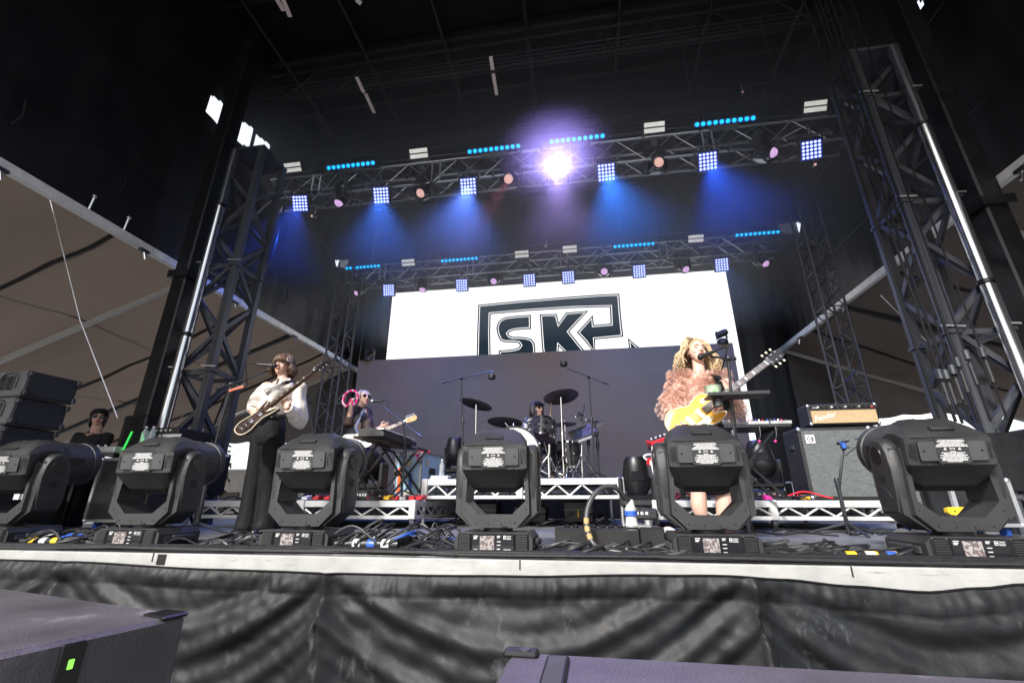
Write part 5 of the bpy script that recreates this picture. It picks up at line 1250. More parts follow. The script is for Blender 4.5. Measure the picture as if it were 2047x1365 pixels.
# ------------------------------------------------ 3. keyboard player with tambourine
Y3 = 5.75
def person3():
    K = lambda x, y, dy=0: at(x, y, Y3+dy)
    hc = K(727, 797); H = Head(hc, (.80, -.55, .12), (-.05, .05, 1), 1.0)
    sL = K(705, 824, -.02); sR = K(733, 824, .05); sh = sL*.5+sR*.5; chest = K(717, 845); waist = K(713, 872); hip = K(709, 895)
    fL = K(703, 1005, 0); fR = K(712, 1005, .1); fL.z = fR.z = .36
    t = thing('person', 'keyboard player in black dress and sunglasses raising a pink tambourine', 'person', (fL.x, Y3, .30)); O = t.location.copy()
    b = MB(); b.M = Matrix.Translation(-O)
    limb(b, [(hip, .14, .13), (waist, .12, .12), (chest, .13, .13), (sh-V((0, 0, .02)), .14, .09)])
    limb(b, [(sh, .06, .055), (sh+V((.02, -.01, .07)), .052, .052), (hc-V((.01, -.01, .05)), .05, .05)])
    for s_, f in ((-1, fL), (1, fR)):
        h_ = hip+V((s_*.07, 0, -.03)); limb(b, [(h_, .09, .09), (h_.lerp(f, .48), .058, .06), (h_.lerp(f, .7), .055, .06), (f+V((0, 0, .07)), .036, .04)]); limb(b, [(f, .035, .04), (f+V((.08, -.09, -.035)), .035, .02)])
    eL = K(698, 845, -.12); wL = K(702, 812, -.20); eR = K(738, 862, -.05); wR = K(760, 855, -.15)
    limb(b, [(sL, .05, .05), (sL.lerp(eL, .5), .046, .046), (eL, .042, .042), (wL, .028, .025)])
    limb(b, [(sR, .05, .05), (eR, .042, .042), (wR, .028, .025)])
    hand(b, wL, (.0, -.1, 1), (.2, .8, .2), .9, 1, .95); hand(b, wR, (.9, -.1, .25), (.1, .8, .5), .8, 1, .95)
    H.body(b); b.M = Matrix(); body = remesh(b, 'body', SKIN2, .006, t, 2)
    H2 = Head(hc-O, H.f, H.u, 1.0); H2.face(body, glasses=True, mouth_open=.006, brow=(.2, .15, .1)); H2.hair(body, HAIRG, .05, 120, .01, .012, False, .0, 21, flare=.0)
    DR_ = mat('black_dress_crepe', (.008, .009, .014), .7, var=.2, sheen=.1); c = MB(); c.M = Matrix.Translation(-O); hem = K(707, 922)
    limb(c, [(sh+V((0, 0, .02)), .11, .085), (sh-V((0, 0, .05)), .155, .11), (chest, .145, .14), (waist, .145, .14), (hip, .185, .165), (hem, .235, .20)])
    c.M = Matrix(); dd = remesh(c, 'dress', DR_, .010, body, 3, wrinkle(.02, 7, 4))
    LC = mat('brown_lace', (.055, .028, .022), .7, var=.3, nscale=60); c = MB(); c.M = Matrix.Translation(-O)
    limb(c, [(sL+V((0, 0, .02)), .065, .065), (sL.lerp(eL, .5), .075, .075), (eL+V((0, 0, -.01)), .078, .078), (eL.lerp(wL, .22), .06, .06)])
    limb(c, [(sR+V((0, 0, .02)), .065, .065), (sR.lerp(eR, .6), .07, .07), (eR, .065, .065)])
    c.M = Matrix(); remesh(c, 'lace_sleeves', LC, .009, body, 2, wrinkle(.02, 14, 6))
    for f in (fL, fR): s_ = MB(); s_.M = Matrix.Translation(-O); limb(s_, [(f+V((0, 0, .0)), .045, .05), (f+V((.10, -.10, -.03)), .042, .026)]); s_.M = Matrix(); s_.build('shoe', GLOSS, body)
    return t, wL, sR, sL, chest
P3, wl3, sr3, sl3, ch3 = person3()
tc = wl3+V((.0, -.045, .095)); t = thing('tambourine', 'bright pink crescent tambourine held up by the keyboard player', 'tambourine', tc)
PK = mat('hot_pink_plastic', (.75, .01, .22), .3)
arc = [(.105*math.cos(a)-.0, .02*math.sin(a), .115*math.sin(a)) for a in [rad(-75+k*13.5) for k in range(24)]]
MB().tube([V((-p[0], p[1], p[2])) for p in arc], .016, 8).build('frame', PK, t)
MB().tube([V((-arc[0][0], arc[0][1], arc[0][2])), V((-arc[-1][0]*.2, 0, 0)), V((-arc[-1][0], arc[-1][1], arc[-1][2]))], .011, 8).build('grip', PK, t)
for k in range(1, 23, 3): p = V((-arc[k][0], arc[k][1]-.018, arc[k][2])); MB().lathe([(0, 0), (.014, .001), (.014, .003), (0, .004)], p, (0, 1, .2), 10).build('jingle', CHROME, t)
gc3 = at(712, 884, Y3-.27); u3 = at(775, 853, Y3-.20)-at(718, 876, Y3-.24)
def ex_w(t, h): MB().prism([(-.02, -.05), (.12, -.05), (.14, -.08), (.02, -.10), (-.12, -.12), (-.14, -.09)], h+.002, h+.005, 'z').build('pickguard', WHITE, t, False)
guitar('electric_guitar', 'white electric guitar worn by the keyboard player in black dress', TL_, mat('white_guitar_lacquer', (.72, .72, .68), .2, coat=.6), gframe(gc3, u3, (.05, -1, .10)), WOODN, WOODN, CHROME, (CHROME, CHROME), .60, .045, None, 1.0, headshape='side', extra=ex_w, edge=mat('blue_edge', (.05, .05, .08), .4))
strap([sr3+V((-.03, .0, .06)), sr3+V((.0, -.12, .0)), ch3+V((.06, -.17, -.10)), gc3+V((.06, .0, .10))], 'guitar_strap', 'blue-grey guitar strap across the black dress of the keyboard player', mat('blue_grey_strap', (.10, .13, .22), .6), .02)
# ------------------------------------------------ 4. drummer
Y4 = 6.75
def person4():
    K = lambda x, y, dy=0: at(x, y, Y4+dy)
    hc = K(1074, 819); H = Head(hc, (.72, -.68, .06), (0, 0, 1), 1.0); zs = .545
    sL = K(1056, 842); sR = K(1088, 842, .1); sh = sL*.5+sR*.5; chest = sh-V((0, 0, .18)); hip = V((sh.x-.02, Y4+.08, zs+.52))
    t = thing('person', 'drummer in black and white patterned shirt, cap and sunglasses behind the kit', 'person', (hip.x, Y4, zs)); O = t.location.copy()
    b = MB(); b.M = Matrix.Translation(-O)
    limb(b, [(hip, .16, .12), (hip.lerp(chest, .5), .14, .11), (chest, .155, .11), (sh-V((0, 0, .02)), .15, .085)])
    limb(b, [(sh, .06, .055), (sh+V((.01, 0, .08)), .052, .052), (hc-V((0, -.01, .05)), .05, .05)])
    for s_ in (-1, 1):
        h_ = hip+V((s_*.09, -.03, 0)); k_ = hip+V((s_*.24, -.42, -.01)); f = V((k_.x+.02, k_.y-.02, zs+.07)); limb(b, [(h_, .09, .09), (k_, .062, .062), (k_.lerp(f, .4), .056, .058), (f, .04, .04)]); limb(b, [(f, .035, .035), (f+V((0, -.14, -.03)), .04, .02)])
    eL = K(1044, 866, -.08); wL = K(1064, 880, -.34); eR = K(1092, 872, -.1); wR = K(1100, 858, -.32)
    limb(b, [(sL, .05, .05), (eL, .042, .042), (wL, .028, .025)]); limb(b, [(sR, .05, .05), (eR, .042, .042), (wR, .028, .025)])
    hand(b, wL, (.8, -.5, .1), (0, 0, -1), .9, 1, 1.0); hand(b, wR, (-.2, -.4, .6), (0, -.3, -1), .9, 1, 1.0)
    H.body(b); b.M = Matrix(); body = remesh(b, 'body', SKIN, .007, t, 2)
    H2 = Head(hc-O, H.f, H.u, 1.0); H2.face(body, glasses=True, mouth_open=.004, brow=(.02, .015, .01)); H2.hair(body, HAIRK, .12, 120, .015, .016, False, 0, 31, flare=.02)
    cp = MB(); cp.ball(H2.P(0, -.012, .065), (.090, .105, .070), 12, 0, H2.R); cp.ball(H2.P(0, .095, .055), (.062, .060, .010), 8, 0, H2.R); cp.build('cap', DRAPE, body)
    SHI = mat('patterned_shirt', (.012, .012, .012), .7, var=.1, kind=k_noisepat((.62, .60, .52), 17, .54)); c = MB(); c.M = Matrix.Translation(-O)
    limb(c, [(hip+V((0, 0, -.02)), .18, .14), (hip.lerp(chest, .5), .17, .135), (chest, .18, .135), (sh-V((0, 0, .01)), .165, .10), (sh+V((0, 0, .03)), .08, .07)])
    for s_, e in ((sL, eL), (sR, eR)): limb(c, [(s_, .068, .072), (s_.lerp(e, .6), .075, .078), (s_.lerp(e, .95), .078, .08)])
    c.M = Matrix(); remesh(c, 'shirt', SHI, .010, body, 3, wrinkle(.02, 7, 6))
    c = MB(); c.M = Matrix.Translation(-O)
    for s_ in (-1, 1):
        h_ = hip+V((s_*.09, -.03, 0)); k_ = hip+V((s_*.24, -.42, -.01)); f = V((k_.x+.02, k_.y-.02, zs+.10)); limb(c, [(h_, .11, .11), (k_, .078, .08), (k_.lerp(f, .5), .07, .075), (f, .06, .06)])
    limb(c, [(hip+V((0, 0, -.02)), .17, .13), (hip+V((0, 0, .06)), .165, .125)]); c.M = Matrix(); remesh(c, 'trousers', DRAPE, .012, body, 3, wrinkle(.02, 6, 2))
    return t, wR, wL, hip
P4, wr4, wl4, hp4 = person4()
for i, (a, b_, lab) in enumerate(((wr4+V((0, -.05, .02)), wr4+V((.03, -.10, .40)), 'wooden drumstick raised upright beside the drummer\'s face'), (wl4+V((0, -.04, .0)), wl4+V((.30, -.20, .02)), 'wooden drumstick held low over the snare by the drummer'))):
    o = MB().tube([a, a.lerp(b_, .9), b_], [.008, .0065, .003], 8).build('drumstick', mat('hickory', (.62, .42, .22), .45)); tag(o, lab, 'drumstick')
t = thing('drum_stool', 'round black drum stool under the drummer', 'stool', (hp4.x, hp4.y+.04, .545)); MB().lathe([(0, .42), (.17, .42), (.18, .45), (.17, .49), (0, .50)]).build('seat', BLKD, t); bar('post', (0, 0, .1), (0, 0, .43), .014, CHROME, t)
for k in range(3): bar('leg', (0, 0, .28), (.25*math.cos(k*2.1), .25*math.sin(k*2.1), .0), .01, CHROME, t)
# ------------------------------------------------ 5. crew man at the monitor desk (left)
Y5 = 4.9
def person5():
    K = lambda x, y, dy=0: at(x, y, Y5+dy)
    hc = K(197, 836); H = Head(hc, (.75, -.65, 0), (0, 0, 1), 1.0); sh = K(187, 870); sL = sh+V((-.15, -.05, -.02)); sR = sh+V((.15, .05, -.02)); chest = sh-V((0, 0, .2)); hip = sh-V((0, 0, .5))
    t = thing('person', 'crew man in black shirt, backwards cap and sunglasses at the monitor desk', 'person', (sh.x, Y5, hc.z-1.62)); O = t.location.copy()
    b = MB(); b.M = Matrix.Translation(-O)
    limb(b, [(hip, .15, .11), (chest, .16, .12), (sh-V((0, 0, .04)), .16, .09)]); limb(b, [(sh, .065, .06), (sh+V((.02, 0, .07)), .058, .058), (hc-V((0, 0, .05)), .052, .052)])
    for s_ in (-1, 1):
        f = V((hip.x+s_*.12, Y5, O.z+.08)); limb(b, [(hip+V((s_*.08, 0, 0)), .09, .09), ((hip+f)/2+V((s_*.05, 0, 0)), .06, .06), (f, .04, .04)]); limb(b, [(f, .04, .04), (f+V((0, -.14, -.04)), .04, .025)])
    for s_, wv in ((sL, V((-.05, -.30, -.32))), (sR, V((.12, -.30, -.32)))):
        e = s_+V((0, -.05, -.28)); w_ = s_+wv; limb(b, [(s_, .055, .055), (e, .045, .045), (w_, .03, .027)]); hand(b, w_, (.1, -1, -.1), (0, 0, -1), .35, 1 if s_ is sL else -1, 1.0)
    H.body(b); b.M = Matrix(); body = remesh(b, 'body', SKIN, .007, t, 2); H2 = Head(hc-O, H.f, H.u, 1.0); H2.face(body, glasses=True, brow=(.03, .02, .01))
    MB().ball(H2.P(0, .045, -.070), (.036*1.1, .036, .026), 8, 0, H2.R).build('beard', mat('stubble', (.20, .11, .07), .8), body)
    H2.hair(body, HAIRK, .14, 60, .01, .012, False, 0, 41, flare=.0)
    cp = MB(); cp.ball(H2.P(0, -.018, .062), (.088, .100, .062), 12, 0, H2.R); cp.ball(H2.P(0, -.12, .04), (.06, .05, .01), 8, 0, H2.R); cp.build('cap', DRAPE, body)
    c = MB(); c.M = Matrix.Translation(-O); limb(c, [(hip, .175, .135), (chest, .18, .14), (sh-V((0, 0, .03)), .175, .10), (sh+V((0, 0, .025)), .085, .075)])
    for s_ in (sL, sR): limb(c, [(s_, .07, .075), (s_+V((0, -.03, -.20)), .075, .08)])
    c.M = Matrix(); remesh(c, 't_shirt', mat('black_cotton', (.012, .013, .016), .8, var=.2), .010, body, 3, wrinkle(.02, 7, 5))
    c = MB(); c.M = Matrix.Translation(-O)
    for s_ in (-1, 1): f = V((hip.x+s_*.12, Y5, O.z+.1)); limb(c, [(hip+V((s_*.08, 0, 0)), .11, .11), (f, .07, .08)])
    c.M = Matrix(); c.build('trousers', DRAPE, body)
    return t
person5()
# ================================================================== DRUM KIT
zr = .545
HW = CHROME
def cymbal(x, y, Y, r, tilt, label, stand=True, foot=None, boom=None):
    c = at(x, y, Y); t = thing('cymbal', label, 'cymbal', c, rot=(rad(tilt[0]), rad(tilt[1]), 0))
    pr = [(0, .030), (.02, .028), (.045, .012)]
    for k in range(14): q = .05+(r-.05)*k/13; pr.append((q, .010-.022*(q/r)**1.6+.0006*(k % 2)))
    b = MB().lathe(pr, n=40).build('bronze_disc', BRASS, t); s_ = b.modifiers.new('t', 'SOLIDIFY'); s_.thickness = .0015
    MB().lathe([(0, .03), (.009, .03), (.009, .05), (0, .052)], n=10).build('wing_nut', HW, t); MB().lathe([(0, -.004), (.016, -.004), (.018, .008), (0, .008)], n=12).build('felt', BLKD, t)
    return c
def stand(label, top, base, name='cymbal_stand', h_leg=.30, spread=.27, m=HW, r=.013, boomfrom=None, rot=0.):
    r *= 1.3; t = thing(name, label, 'stand', base); H = top.z-base.z
    if boomfrom:
        j = V((0, 0, boomfrom)); bar('tube', (0, 0, .04), j, r, m, t, 12); bar('boom_arm', j, top-base, r*.65, m, t, 10); MB().ball(j, .026, 6).build('tilter', m, t)
    else:
        d = top-base; bar('tube', (0, 0, .04), (0, 0, H*.55), r, m, t, 12); bar('upper_tube', (0, 0, H*.5), d, r*.72, m, t, 12)
        MB().lathe([(.0, 0), (.022, 0), (.022, .05), (0, .05)], (0, 0, H*.55-.02), n=12).build('clamp', m, t); MB().tube([(.0, 0, H*.55), (.05, 0, H*.55+.01)], .006, 6).build('wing_screw', m, t)
    MB().lathe([(.0, 0), (.024, 0), (.024, .04), (0, .04)], (0, 0, h_leg), n=12).build('collar', m, t)
    for k in range(3):
        a = rot+k*2.094; f = V((spread*math.cos(a), spread*math.sin(a), .012))
        for q in (-.012, .012): bar('leg', V((0, q, h_leg+.02)), f+V((0, q, 0)), .009, m, t, 6)
        bar('leg_strut', (0, 0, .07), f*.55+V((0, 0, h_leg*.45-.0)), .008, m, t, 6); MB().ball(f, .017, 6).build('rubber_foot', RUB, t)
    return t
for (x, y, Y, r, tl, lb, bx, by, ls, bm) in (
    (952, 807, 6.1, .235, (-9, 13), 'dark bronze crash cymbal highest on the left of the kit, tipped to the right', 950, 960, 'chrome stand under the left crash cymbal', None),
    (1121, 792, 6.2, .250, (-12, -9), 'large dark ride cymbal high above the right of the kit', 1127, 962, 'chrome stand under the large high cymbal on the right', None),
    (1010, 843, 6.15, .250, (-9, 3), 'wide dark crash cymbal low in front of the drummer\'s arm', 985, 962, 'chrome boom stand under the low wide cymbal', .62),
    (1129, 847, 6.75, .175, (-3, -3), 'small dark cymbal behind the tall chrome stand', 1140, 958, 'chrome stand under the small rear cymbal', None)):
    c = cymbal(x, y, Y, r, tl, lb); b0 = V((c.x+(.12 if bm else .0), Y+.02, zr)); stand(ls, c-V((0, 0, .01)), b0, boomfrom=bm, rot=x*.01)
def drum(name, label, c, axis, R, L, shell, head_m, lugs=8, reso=None, cat='drum'):
    t = thing(name, label, cat, c); ax = V(axis).normalized(); u = ax.orthogonal().normalized(); w_ = ax.cross(u)
    MB().lathe([(R, -L/2), (R, L/2)], (0, 0, 0), ax, 40).build('shell', shell, t)
    for s_, nm in ((1, 'drumhead'), (-1, 'drumhead')):
        MB().lathe([(0, s_*(L/2+.006)), (R*.97, s_*(L/2+.006)), (R*1.0, s_*(L/2-.004))], (0, 0, 0), ax, 40).build(nm, head_m if s_ > 0 else (reso or head_m), t)
        MB().lathe([(R*.985, s_*(L/2+.016)), (R*1.035, s_*(L/2+.016)), (R*1.035, s_*(L/2-.014)), (R*1.01, s_*(L/2-.014))], (0, 0, 0), ax, 40).build('hoop', HW if R < .24 else BLKD, t)
    for k in range(lugs):
        a = 2*math.pi*(k+.5)/lugs; p = (u*math.cos(a)+w_*math.sin(a))*(R+.012)
        bar('tension_rod', p-ax*(L/2+.012), p+ax*(L/2+.012), .004, HW, t, 6); MB().ball(p, (.014, .014, .014), 5).build('lug', HW, t)
    return t
HEADW = mat('white_drum_head', (.62, .62, .62), .45, var=.05); HEADC = mat('smoky_drum_head', (.16, .12, .16), .25, var=.2, kind=k_translucent((.3, .22, .3), .35)); PEARL = mat('black_pearl_wrap', (.03, .03, .035), .25, var=.9, nscale=14, coat=.6)
kc = V((-.89, 6.1, 0)); KR = .335; kc.z = zr+KR+.01
bd = drum('bass_drum', 'bass drum with plain white front head mostly hidden by a floor light', kc, (0, -1, 0), KR, .38, PEARL, HEADW, 10)
for k in range(10): a = 2*math.pi*(k+.5)/10; MB().box(((KR+.025)*math.cos(a), -.205, (KR+.025)*math.sin(a)), (.035, .05, .02), R=Matrix.Rotation(-a, 3, 'Y'), bev=.006).build('claw', HW, bd)
text('C', .06, BLKD, bd, (.055, -.199, .20), (rad(90), 0, 0), name='head_mark'); text('o', .045, BLKD, bd, (.085, -.199, .19), (rad(90), 0, 0), name='head_mark')
for s_ in (-1, 1): bar('spur', (s_*.26, -.10, -.1), (s_*.36, -.26, -KR), .009, HW, bd)
tmc = at(1086, 862, 6.25); drum('floor_tom', 'black pearl tom tilted towards the drummer beside the bass drum', tmc, (.05, .42, 1), .175, .26, PEARL, HEADC, 6)
stand('chrome stand holding the black pearl tom', tmc-V((0, 0, .12)), V((at(1098, 960, 6.3).x, 6.32, zr)), 'drum_stand', .28, .25, rot=.5)
sn = at(1060, 893, 6.4); sn = V((sn.x+.03, 6.45, zr+.52)); drum('snare_drum', 'chrome snare drum low in front of the drummer', sn, (0, .1, 1), .17, .14, mat('chrome_shell', (.6, .6, .62), .2, 1.), HEADW, 8)
stand('chrome snare stand in front of the drummer', sn-V((0, 0, .09)), V((sn.x, 6.45, zr)), 'snare_stand', .2, .22)
ft = V((at(1150, 900, 6.9).x-.1, 6.95, zr+.40)); drum('floor_tom', 'large black floor tom behind the chrome stands on the right of the kit', ft, (0, 0, 1), .20, .36, PEARL, HEADW, 8)
# pedal, sample pad
hh = stand('thick chrome double braced stand in front of the floor tom', at(1098, 888, 6.05), V((at(1098, 960, 6.05).x, 6.05, zr)), 'hardware_stand', .30, .26, r=.018, rot=1.2)
t = thing('sample_pad', 'black electronic drum pad with a lit strip on the right of the kit', 'drum pad', at(1166, 866, 6.2), rot=(rad(40), rad(-20), rad(10)))
MB().box((0, 0, 0), (.36, .28, .06), bev=.02).build('body', BLK, t)
for i in range(3):
    for j in range(2): MB().box((-.11+i*.11, -.06+j*.12, .033), (.095, .10, .008), bev=.003).build('pad', RUB, t)
MB().box((-.02, -.143, .0), (.22, .008, .030)).build('light_strip', WHITE, t)
stand('slim chrome stand under the electronic drum pad', at(1163, 876, 6.22), V((at(1165, 960, 6.22).x, 6.22, zr)), 'pad_stand', .3, .24, rot=.2)
# ================================================================== MICROPHONE STANDS
MSH = mat('mic_stand_black', (.05, .053, .062), .32, .6, var=.2)
def mic(t, tip, d, r=.024, L=.17, grille=None):
    d = V(d).normalized(); g = MB().ball(tip, (r, r, r*1.1), 8).build('mic_grille', grille or STEELB, t)
    MB().tube([tip+d*.018, tip+d*.03, tip+d*L], [r*.9, r*.8, r*.5], 12).build('mic_body', BLK, t)
def mstand(label, base, joint, tip, back=.25, mictip=None, micd=None, grille=None, spread=.26, cable=True, round_base=False, small=False, th=.011):
    t = thing('microphone_stand', label, 'microphone stand', base); j = joint-base; p = tip-base
    bar('pole', (0, 0, .02), (j.x*.0, j.y*0, j.z*.55), th*1.15, MSH, t, 12); bar('upper_pole', (0, 0, j.z*.5), j, th*.8, MSH, t, 12)
    MB().lathe([(0, 0), (.02, 0), (.022, .06), (.016, .09), (0, .09)], (0, 0, j.z*.52), n=12).build('grip', MSH, t)
    d = (p-j).normalized(); bar('boom', j-d*back, p, th*.7, MSH, t, 10); bar('counterweight', j-d*back, j-d*(back-.10), th*1.2, MSH, t, 10)
    MB().ball(j, .026, 6).build('boom_clamp', MSH, t); MB().tube([j, j+V((.05, -.01, -.01))], .007, 6).build('clamp_lever', MSH, t)
    if round_base: MB().lathe([(0, 0), (.13, 0), (.13, .015), (.02, .03), (0, .03)], n=28).build('round_base', MSH, t)
    else:
        for k in range(3):
            a = .5+k*2.094; bar('leg', (0, 0, .10), (spread*math.cos(a), spread*math.sin(a), .012), th*.8, MSH, t, 8); MB().ball((spread*math.cos(a), spread*math.sin(a), .012), .014, 5).build('rubber_foot', RUB, t)
    if mictip is not None:
        mic(t, mictip-base, micd, grille=grille, L=.16 if not small else .11, r=.024 if not small else .017)
        e = mictip-base+V(micd).normalized()*.17
        if cable: MB().tube(crom([e, e+V(micd).normalized()*.08+V((0, 0, -.02)), j.lerp(p, .45)+V((0, 0, -.10)), j+V((-.02, 0, -.03)), V((.022, -.01, j.z*.6)), V((-.02, -.01, j.z*.3)), V((.03, -.05, .02))], 6), .0045, 6).build('mic_cable', RUB, t)
    return t
# white-blouse singer's stand (left)
b_ = V((at(400, 1062, 3.95).x, 3.9, .006)); jt = at(462, 768, 3.85)
ms1 = mstand('tall black microphone stand in front of the woman in the cream blouse', b_, jt, at(538, 742, 3.80), .17, at(549, 731, 3.78), at(500, 727, 3.70)-at(549, 731, 3.78), spread=.24, th=.016)
t = thing('pick_holder', 'row of orange guitar picks clipped to the left microphone stand', 'pick holder', at(474, 774, 3.80)); dd = (at(500, 766, 3.80)-at(450, 782, 3.80)).normalized()
MB().box((0, 0, .0), (.17, .012, .014), R=dd.to_track_quat('X', 'Z').to_matrix()).build('rail', BLK, t)
for k in range(6): MB().lathe([(0, 0), (.011, 0), (.013, .003), (0, .003)], dd*(-.06+k*.026)+V((0, -.012, -.018)), (0, -1, 0), 8).build('pick', mat('orange_pick', (.75, .16, .08), .4), t)
# ruffled singer's stand (right) with tray
b_ = V((at(1500, 1075, 3.55).x, 3.55, .006)); jt = at(1456, 716, 3.50)
ms2 = mstand('black microphone stand with a small tray in front of the blonde singer', b_, jt, at(1420, 713, 3.62), .06, at(1400, 714, 3.66), (at(1428, 702, 3.55)-at(1400, 714, 3.66)), round_base=True, th=.013)
tp_ = at(1462, 795, 3.48); bx_ = tp_-b_
MB().box(bx_+V((.02, -.03, 0)), (.42, .16, .012), bev=.004).build('tray', BLK, ms2); MB().box(bx_+V((.02, -.11, .012)), (.42, .008, .022)).build('tray_lip', BLK, ms2); MB().lathe([(.036, 0), (.04, -.07), (0, -.07)], bx_+V((-.11, -.03, 0)), n=16).build('cup_holder', BLK, ms2)
cpt = thing('paper_cup', 'pale green paper tub standing on the singer\'s microphone tray', 'cup', tp_+V((-.13, -.03, .006))); MB().lathe([(0, 0), (.046, 0), (.060, .075), (.063, .078), (.058, .080), (.056, .07), (0, .068)], n=24).build('tub', mat('pale_green_paper', (.50, .62, .45), .6), cpt)
MB().prism([(-.03, .015), (.0, .05), (.005, .02), (.03, .03), (.0, .01)], -.056, -.054).build('leaf_print', mat('leaf_print', (.18, .42, .12), .6), cpt)
# keyboard player's stand
b_ = V((at(803, 985, 5.25).x, 5.25, .32)); jt = at(808, 846, 5.25)
mstand('black boom microphone stand in front of the keyboard player', b_, jt, at(758, 806, 5.45), .36, at(744, 802, 5.47), V((.9, -.2, -.04)), grille=ALU, spread=.2)
# overheads
b_ = V((at(921, 962, 5.75).x, 5.75, zr)); jt = at(922, 756, 5.75)
o = mstand('left overhead microphone stand reaching over the drum kit', b_, jt, at(984, 742, 5.85), .27, None, None, spread=.24); p = at(983, 753, 5.85)-b_
MB().ball(p, (.035, .035, .05), 8).build('mic_capsule', STEELB, o); MB().lathe([(.05, -.03), (.055, 0), (.05, .03)], p, (0, 0, 1), 16).build('shock_mount', BLK, o)
b_ = V((at(1190, 962, 6.0).x, 6.0, zr)); jt = at(1177, 753, 6.0)
o = mstand('right overhead microphone stand reaching over the drum kit', b_, jt, at(1133, 736, 6.1), .30, None, None, spread=.24); p = at(1127, 727, 6.1)-b_
MB().ball(p, (.035, .035, .05), 8).build('mic_capsule', STEELB, o); MB().lathe([(.05, -.03), (.055, 0), (.05, .03)], p, (0, 0, 1), 16).build('shock_mount', BLK, o)
b_ = V((at(1180, 962, 6.25).x, 6.25, zr)); mstand('short microphone stand with a slim silver microphone right of the kit', b_, at(1162, 828, 6.25), at(1158, 826, 6.25), .05, at(1151, 834, 6.2), at(1163, 816, 6.25)-at(1151, 834, 6.2), small=True, spread=.16, grille=ALU)
b_ = V((at(1199, 962, 6.35).x, 6.35, zr)); mstand('thin microphone stand with a sideways microphone at the right end of the kit', b_, at(1190, 842, 6.35), at(1176, 841, 6.35), .05, at(1172, 840, 6.35), V((1, 0, -.08)), small=True, spread=.16, grille=ALU)
b_ = V((at(1073, 962, 6.35).x-.1, 6.35, zr)); mstand('drummer\'s vocal microphone on a stand in front of the drummer\'s face', b_, at(1060, 848, 6.42), at(1070, 830, 6.42), .1, at(1072, 822, 6.45), V((.0, -.5, -1)), small=True, spread=.15)
# amplifier mic stand
b_ = V((at(1712, 1075, 4.6).x, 4.7, .006)); jt = at(1686, 893, 4.7)
o = mstand('black microphone stand with blue tape standing before the bass cabinet', b_, jt, at(1681, 884, 4.75), .03, at(1676, 886, 4.85), V((.4, -.9, .1)), small=True, spread=.3, th=.015); MB().lathe([(.02, 0), (.02, .05), (.019, .05), (.019, 0)], at(1688, 896, 4.66)-b_, n=14).build('blue_tape', BLUE, o)
b_ = V((at(615, 1000, 5.9).x, 5.9, .32)); mstand('microphone stand half hidden behind the puffed sleeve of the guitarist in white', b_, at(616, 800, 5.9), at(612, 795, 5.9), .05, at(606, 794, 5.9), V((1, 0, .1)), small=True, spread=.18)
# ================================================================== KEYBOARDS
def xstand(label, c, w_, h, dz=.5, name='keyboard_stand'):
    t = thing(name, label, 'stand', c)
    for y in (0, dz):
        bar('leg', (-w_/2, y, .01), (w_/2, y, h), .011, STEELB, t, square=True); bar('leg', (w_/2, y+.03, .01), (-w_/2, y+.03, h), .011, STEELB, t, square=True)
    for x in (-w_/2, w_/2):
        bar('foot_bar', (x, -.05, .016), (x, dz+.05, .016), .018, RUB, t); bar('top_bar', (x, -.05, h), (x, dz+.05, h), .016, STEELB, t)
    MB().lathe([(0, 0), (.035, 0), (.035, .03), (0, .03)], (0, -.02, h/2), (0, -1, 0), 12).build('hinge_disc', STEELB, t)
    return t
n0 = at(774, 884, 5.0); KZ = n0.z; kp = n0
f0 = atz(832, 901, KZ); l0 = atz(706, 876, KZ); la = (f0-n0); LT = min(1.25, la.length); la.normalize(); AR = math.atan2(la.y, la.x); SW = (l0-n0).length
print('table', n0, f0, l0, LT, SW)
t = thing('keyboard_table', 'thin dark tabletop on crossed stands holding the keyboard on the left riser', 'table', (n0.x, n0.y, KZ), AR)
sv = Matrix.Rotation(-AR, 3, 'Z') @ (l0-n0)
MB().prism([(0, 0), (LT, 0), (LT+sv.x, sv.y), (sv.x, sv.y)], 0, .03, 'z').build('tabletop', mat('raw_edge_ply', (.09, .07, .05), .7, var=.4), t)
MB().prism([(.0, -.006), (LT, -.006), (LT, -.0005), (.0, -.0005)], -.004, .034, 'z').build('front_edge', BLK, t)
cc = n0+la*LT*.5+(l0-n0)*.5
ks = xstand('black crossed-leg stand holding the near end of the keyboard table', V((cc.x-.22, cc.y-.32, .31)), .46, KZ-.34, .30)
ks2 = xstand('second black crossed-leg stand under the far end of the keyboard table', V((cc.x+.12, cc.y+.10, .31)), .46, KZ-.34, .30)
t = thing('keyboard', 'black electronic keyboard lying lengthwise on the dark tabletop', 'keyboard', l0+la*.05+(n0-l0)*.06+V((0, 0, .032)), AR)
MB().prism([(0, .0), (-.0, .0), (-.30, .0), (-.30, .045), (-.20, .085), (-.06, .09), (0, .07)], 0, 1.0, 'x').build('case', BLK, t)
b = MB()
for k in range(28): b.box((.04+k*.034, -.22, .082), (.031, .13, .012))
tag(b.build('white_keys', WHITE, t, False), kind='stuff'); b = MB()
for k in range(27):
    if k % 7 not in (2, 6): b.box((.057+k*.034, -.19, .090), (.018, .08, .014))
tag(b.build('black_keys', BLKD, t, False), kind='stuff')
for k in range(6): MB().lathe([(.012, 0), (.01, .014), (0, .014)], (.2+k*.08, -.05, .088), n=10).build('knob', BLKD, t)
t = thing('effects_box', 'small grey controller at the far end of the keyboard table', 'controller', f0-la*.25+V((-.15, 0, .032)), AR); MB().box((0, 0, .03), (.34, .22, .05), bev=.008).build('case', GREYP, t)
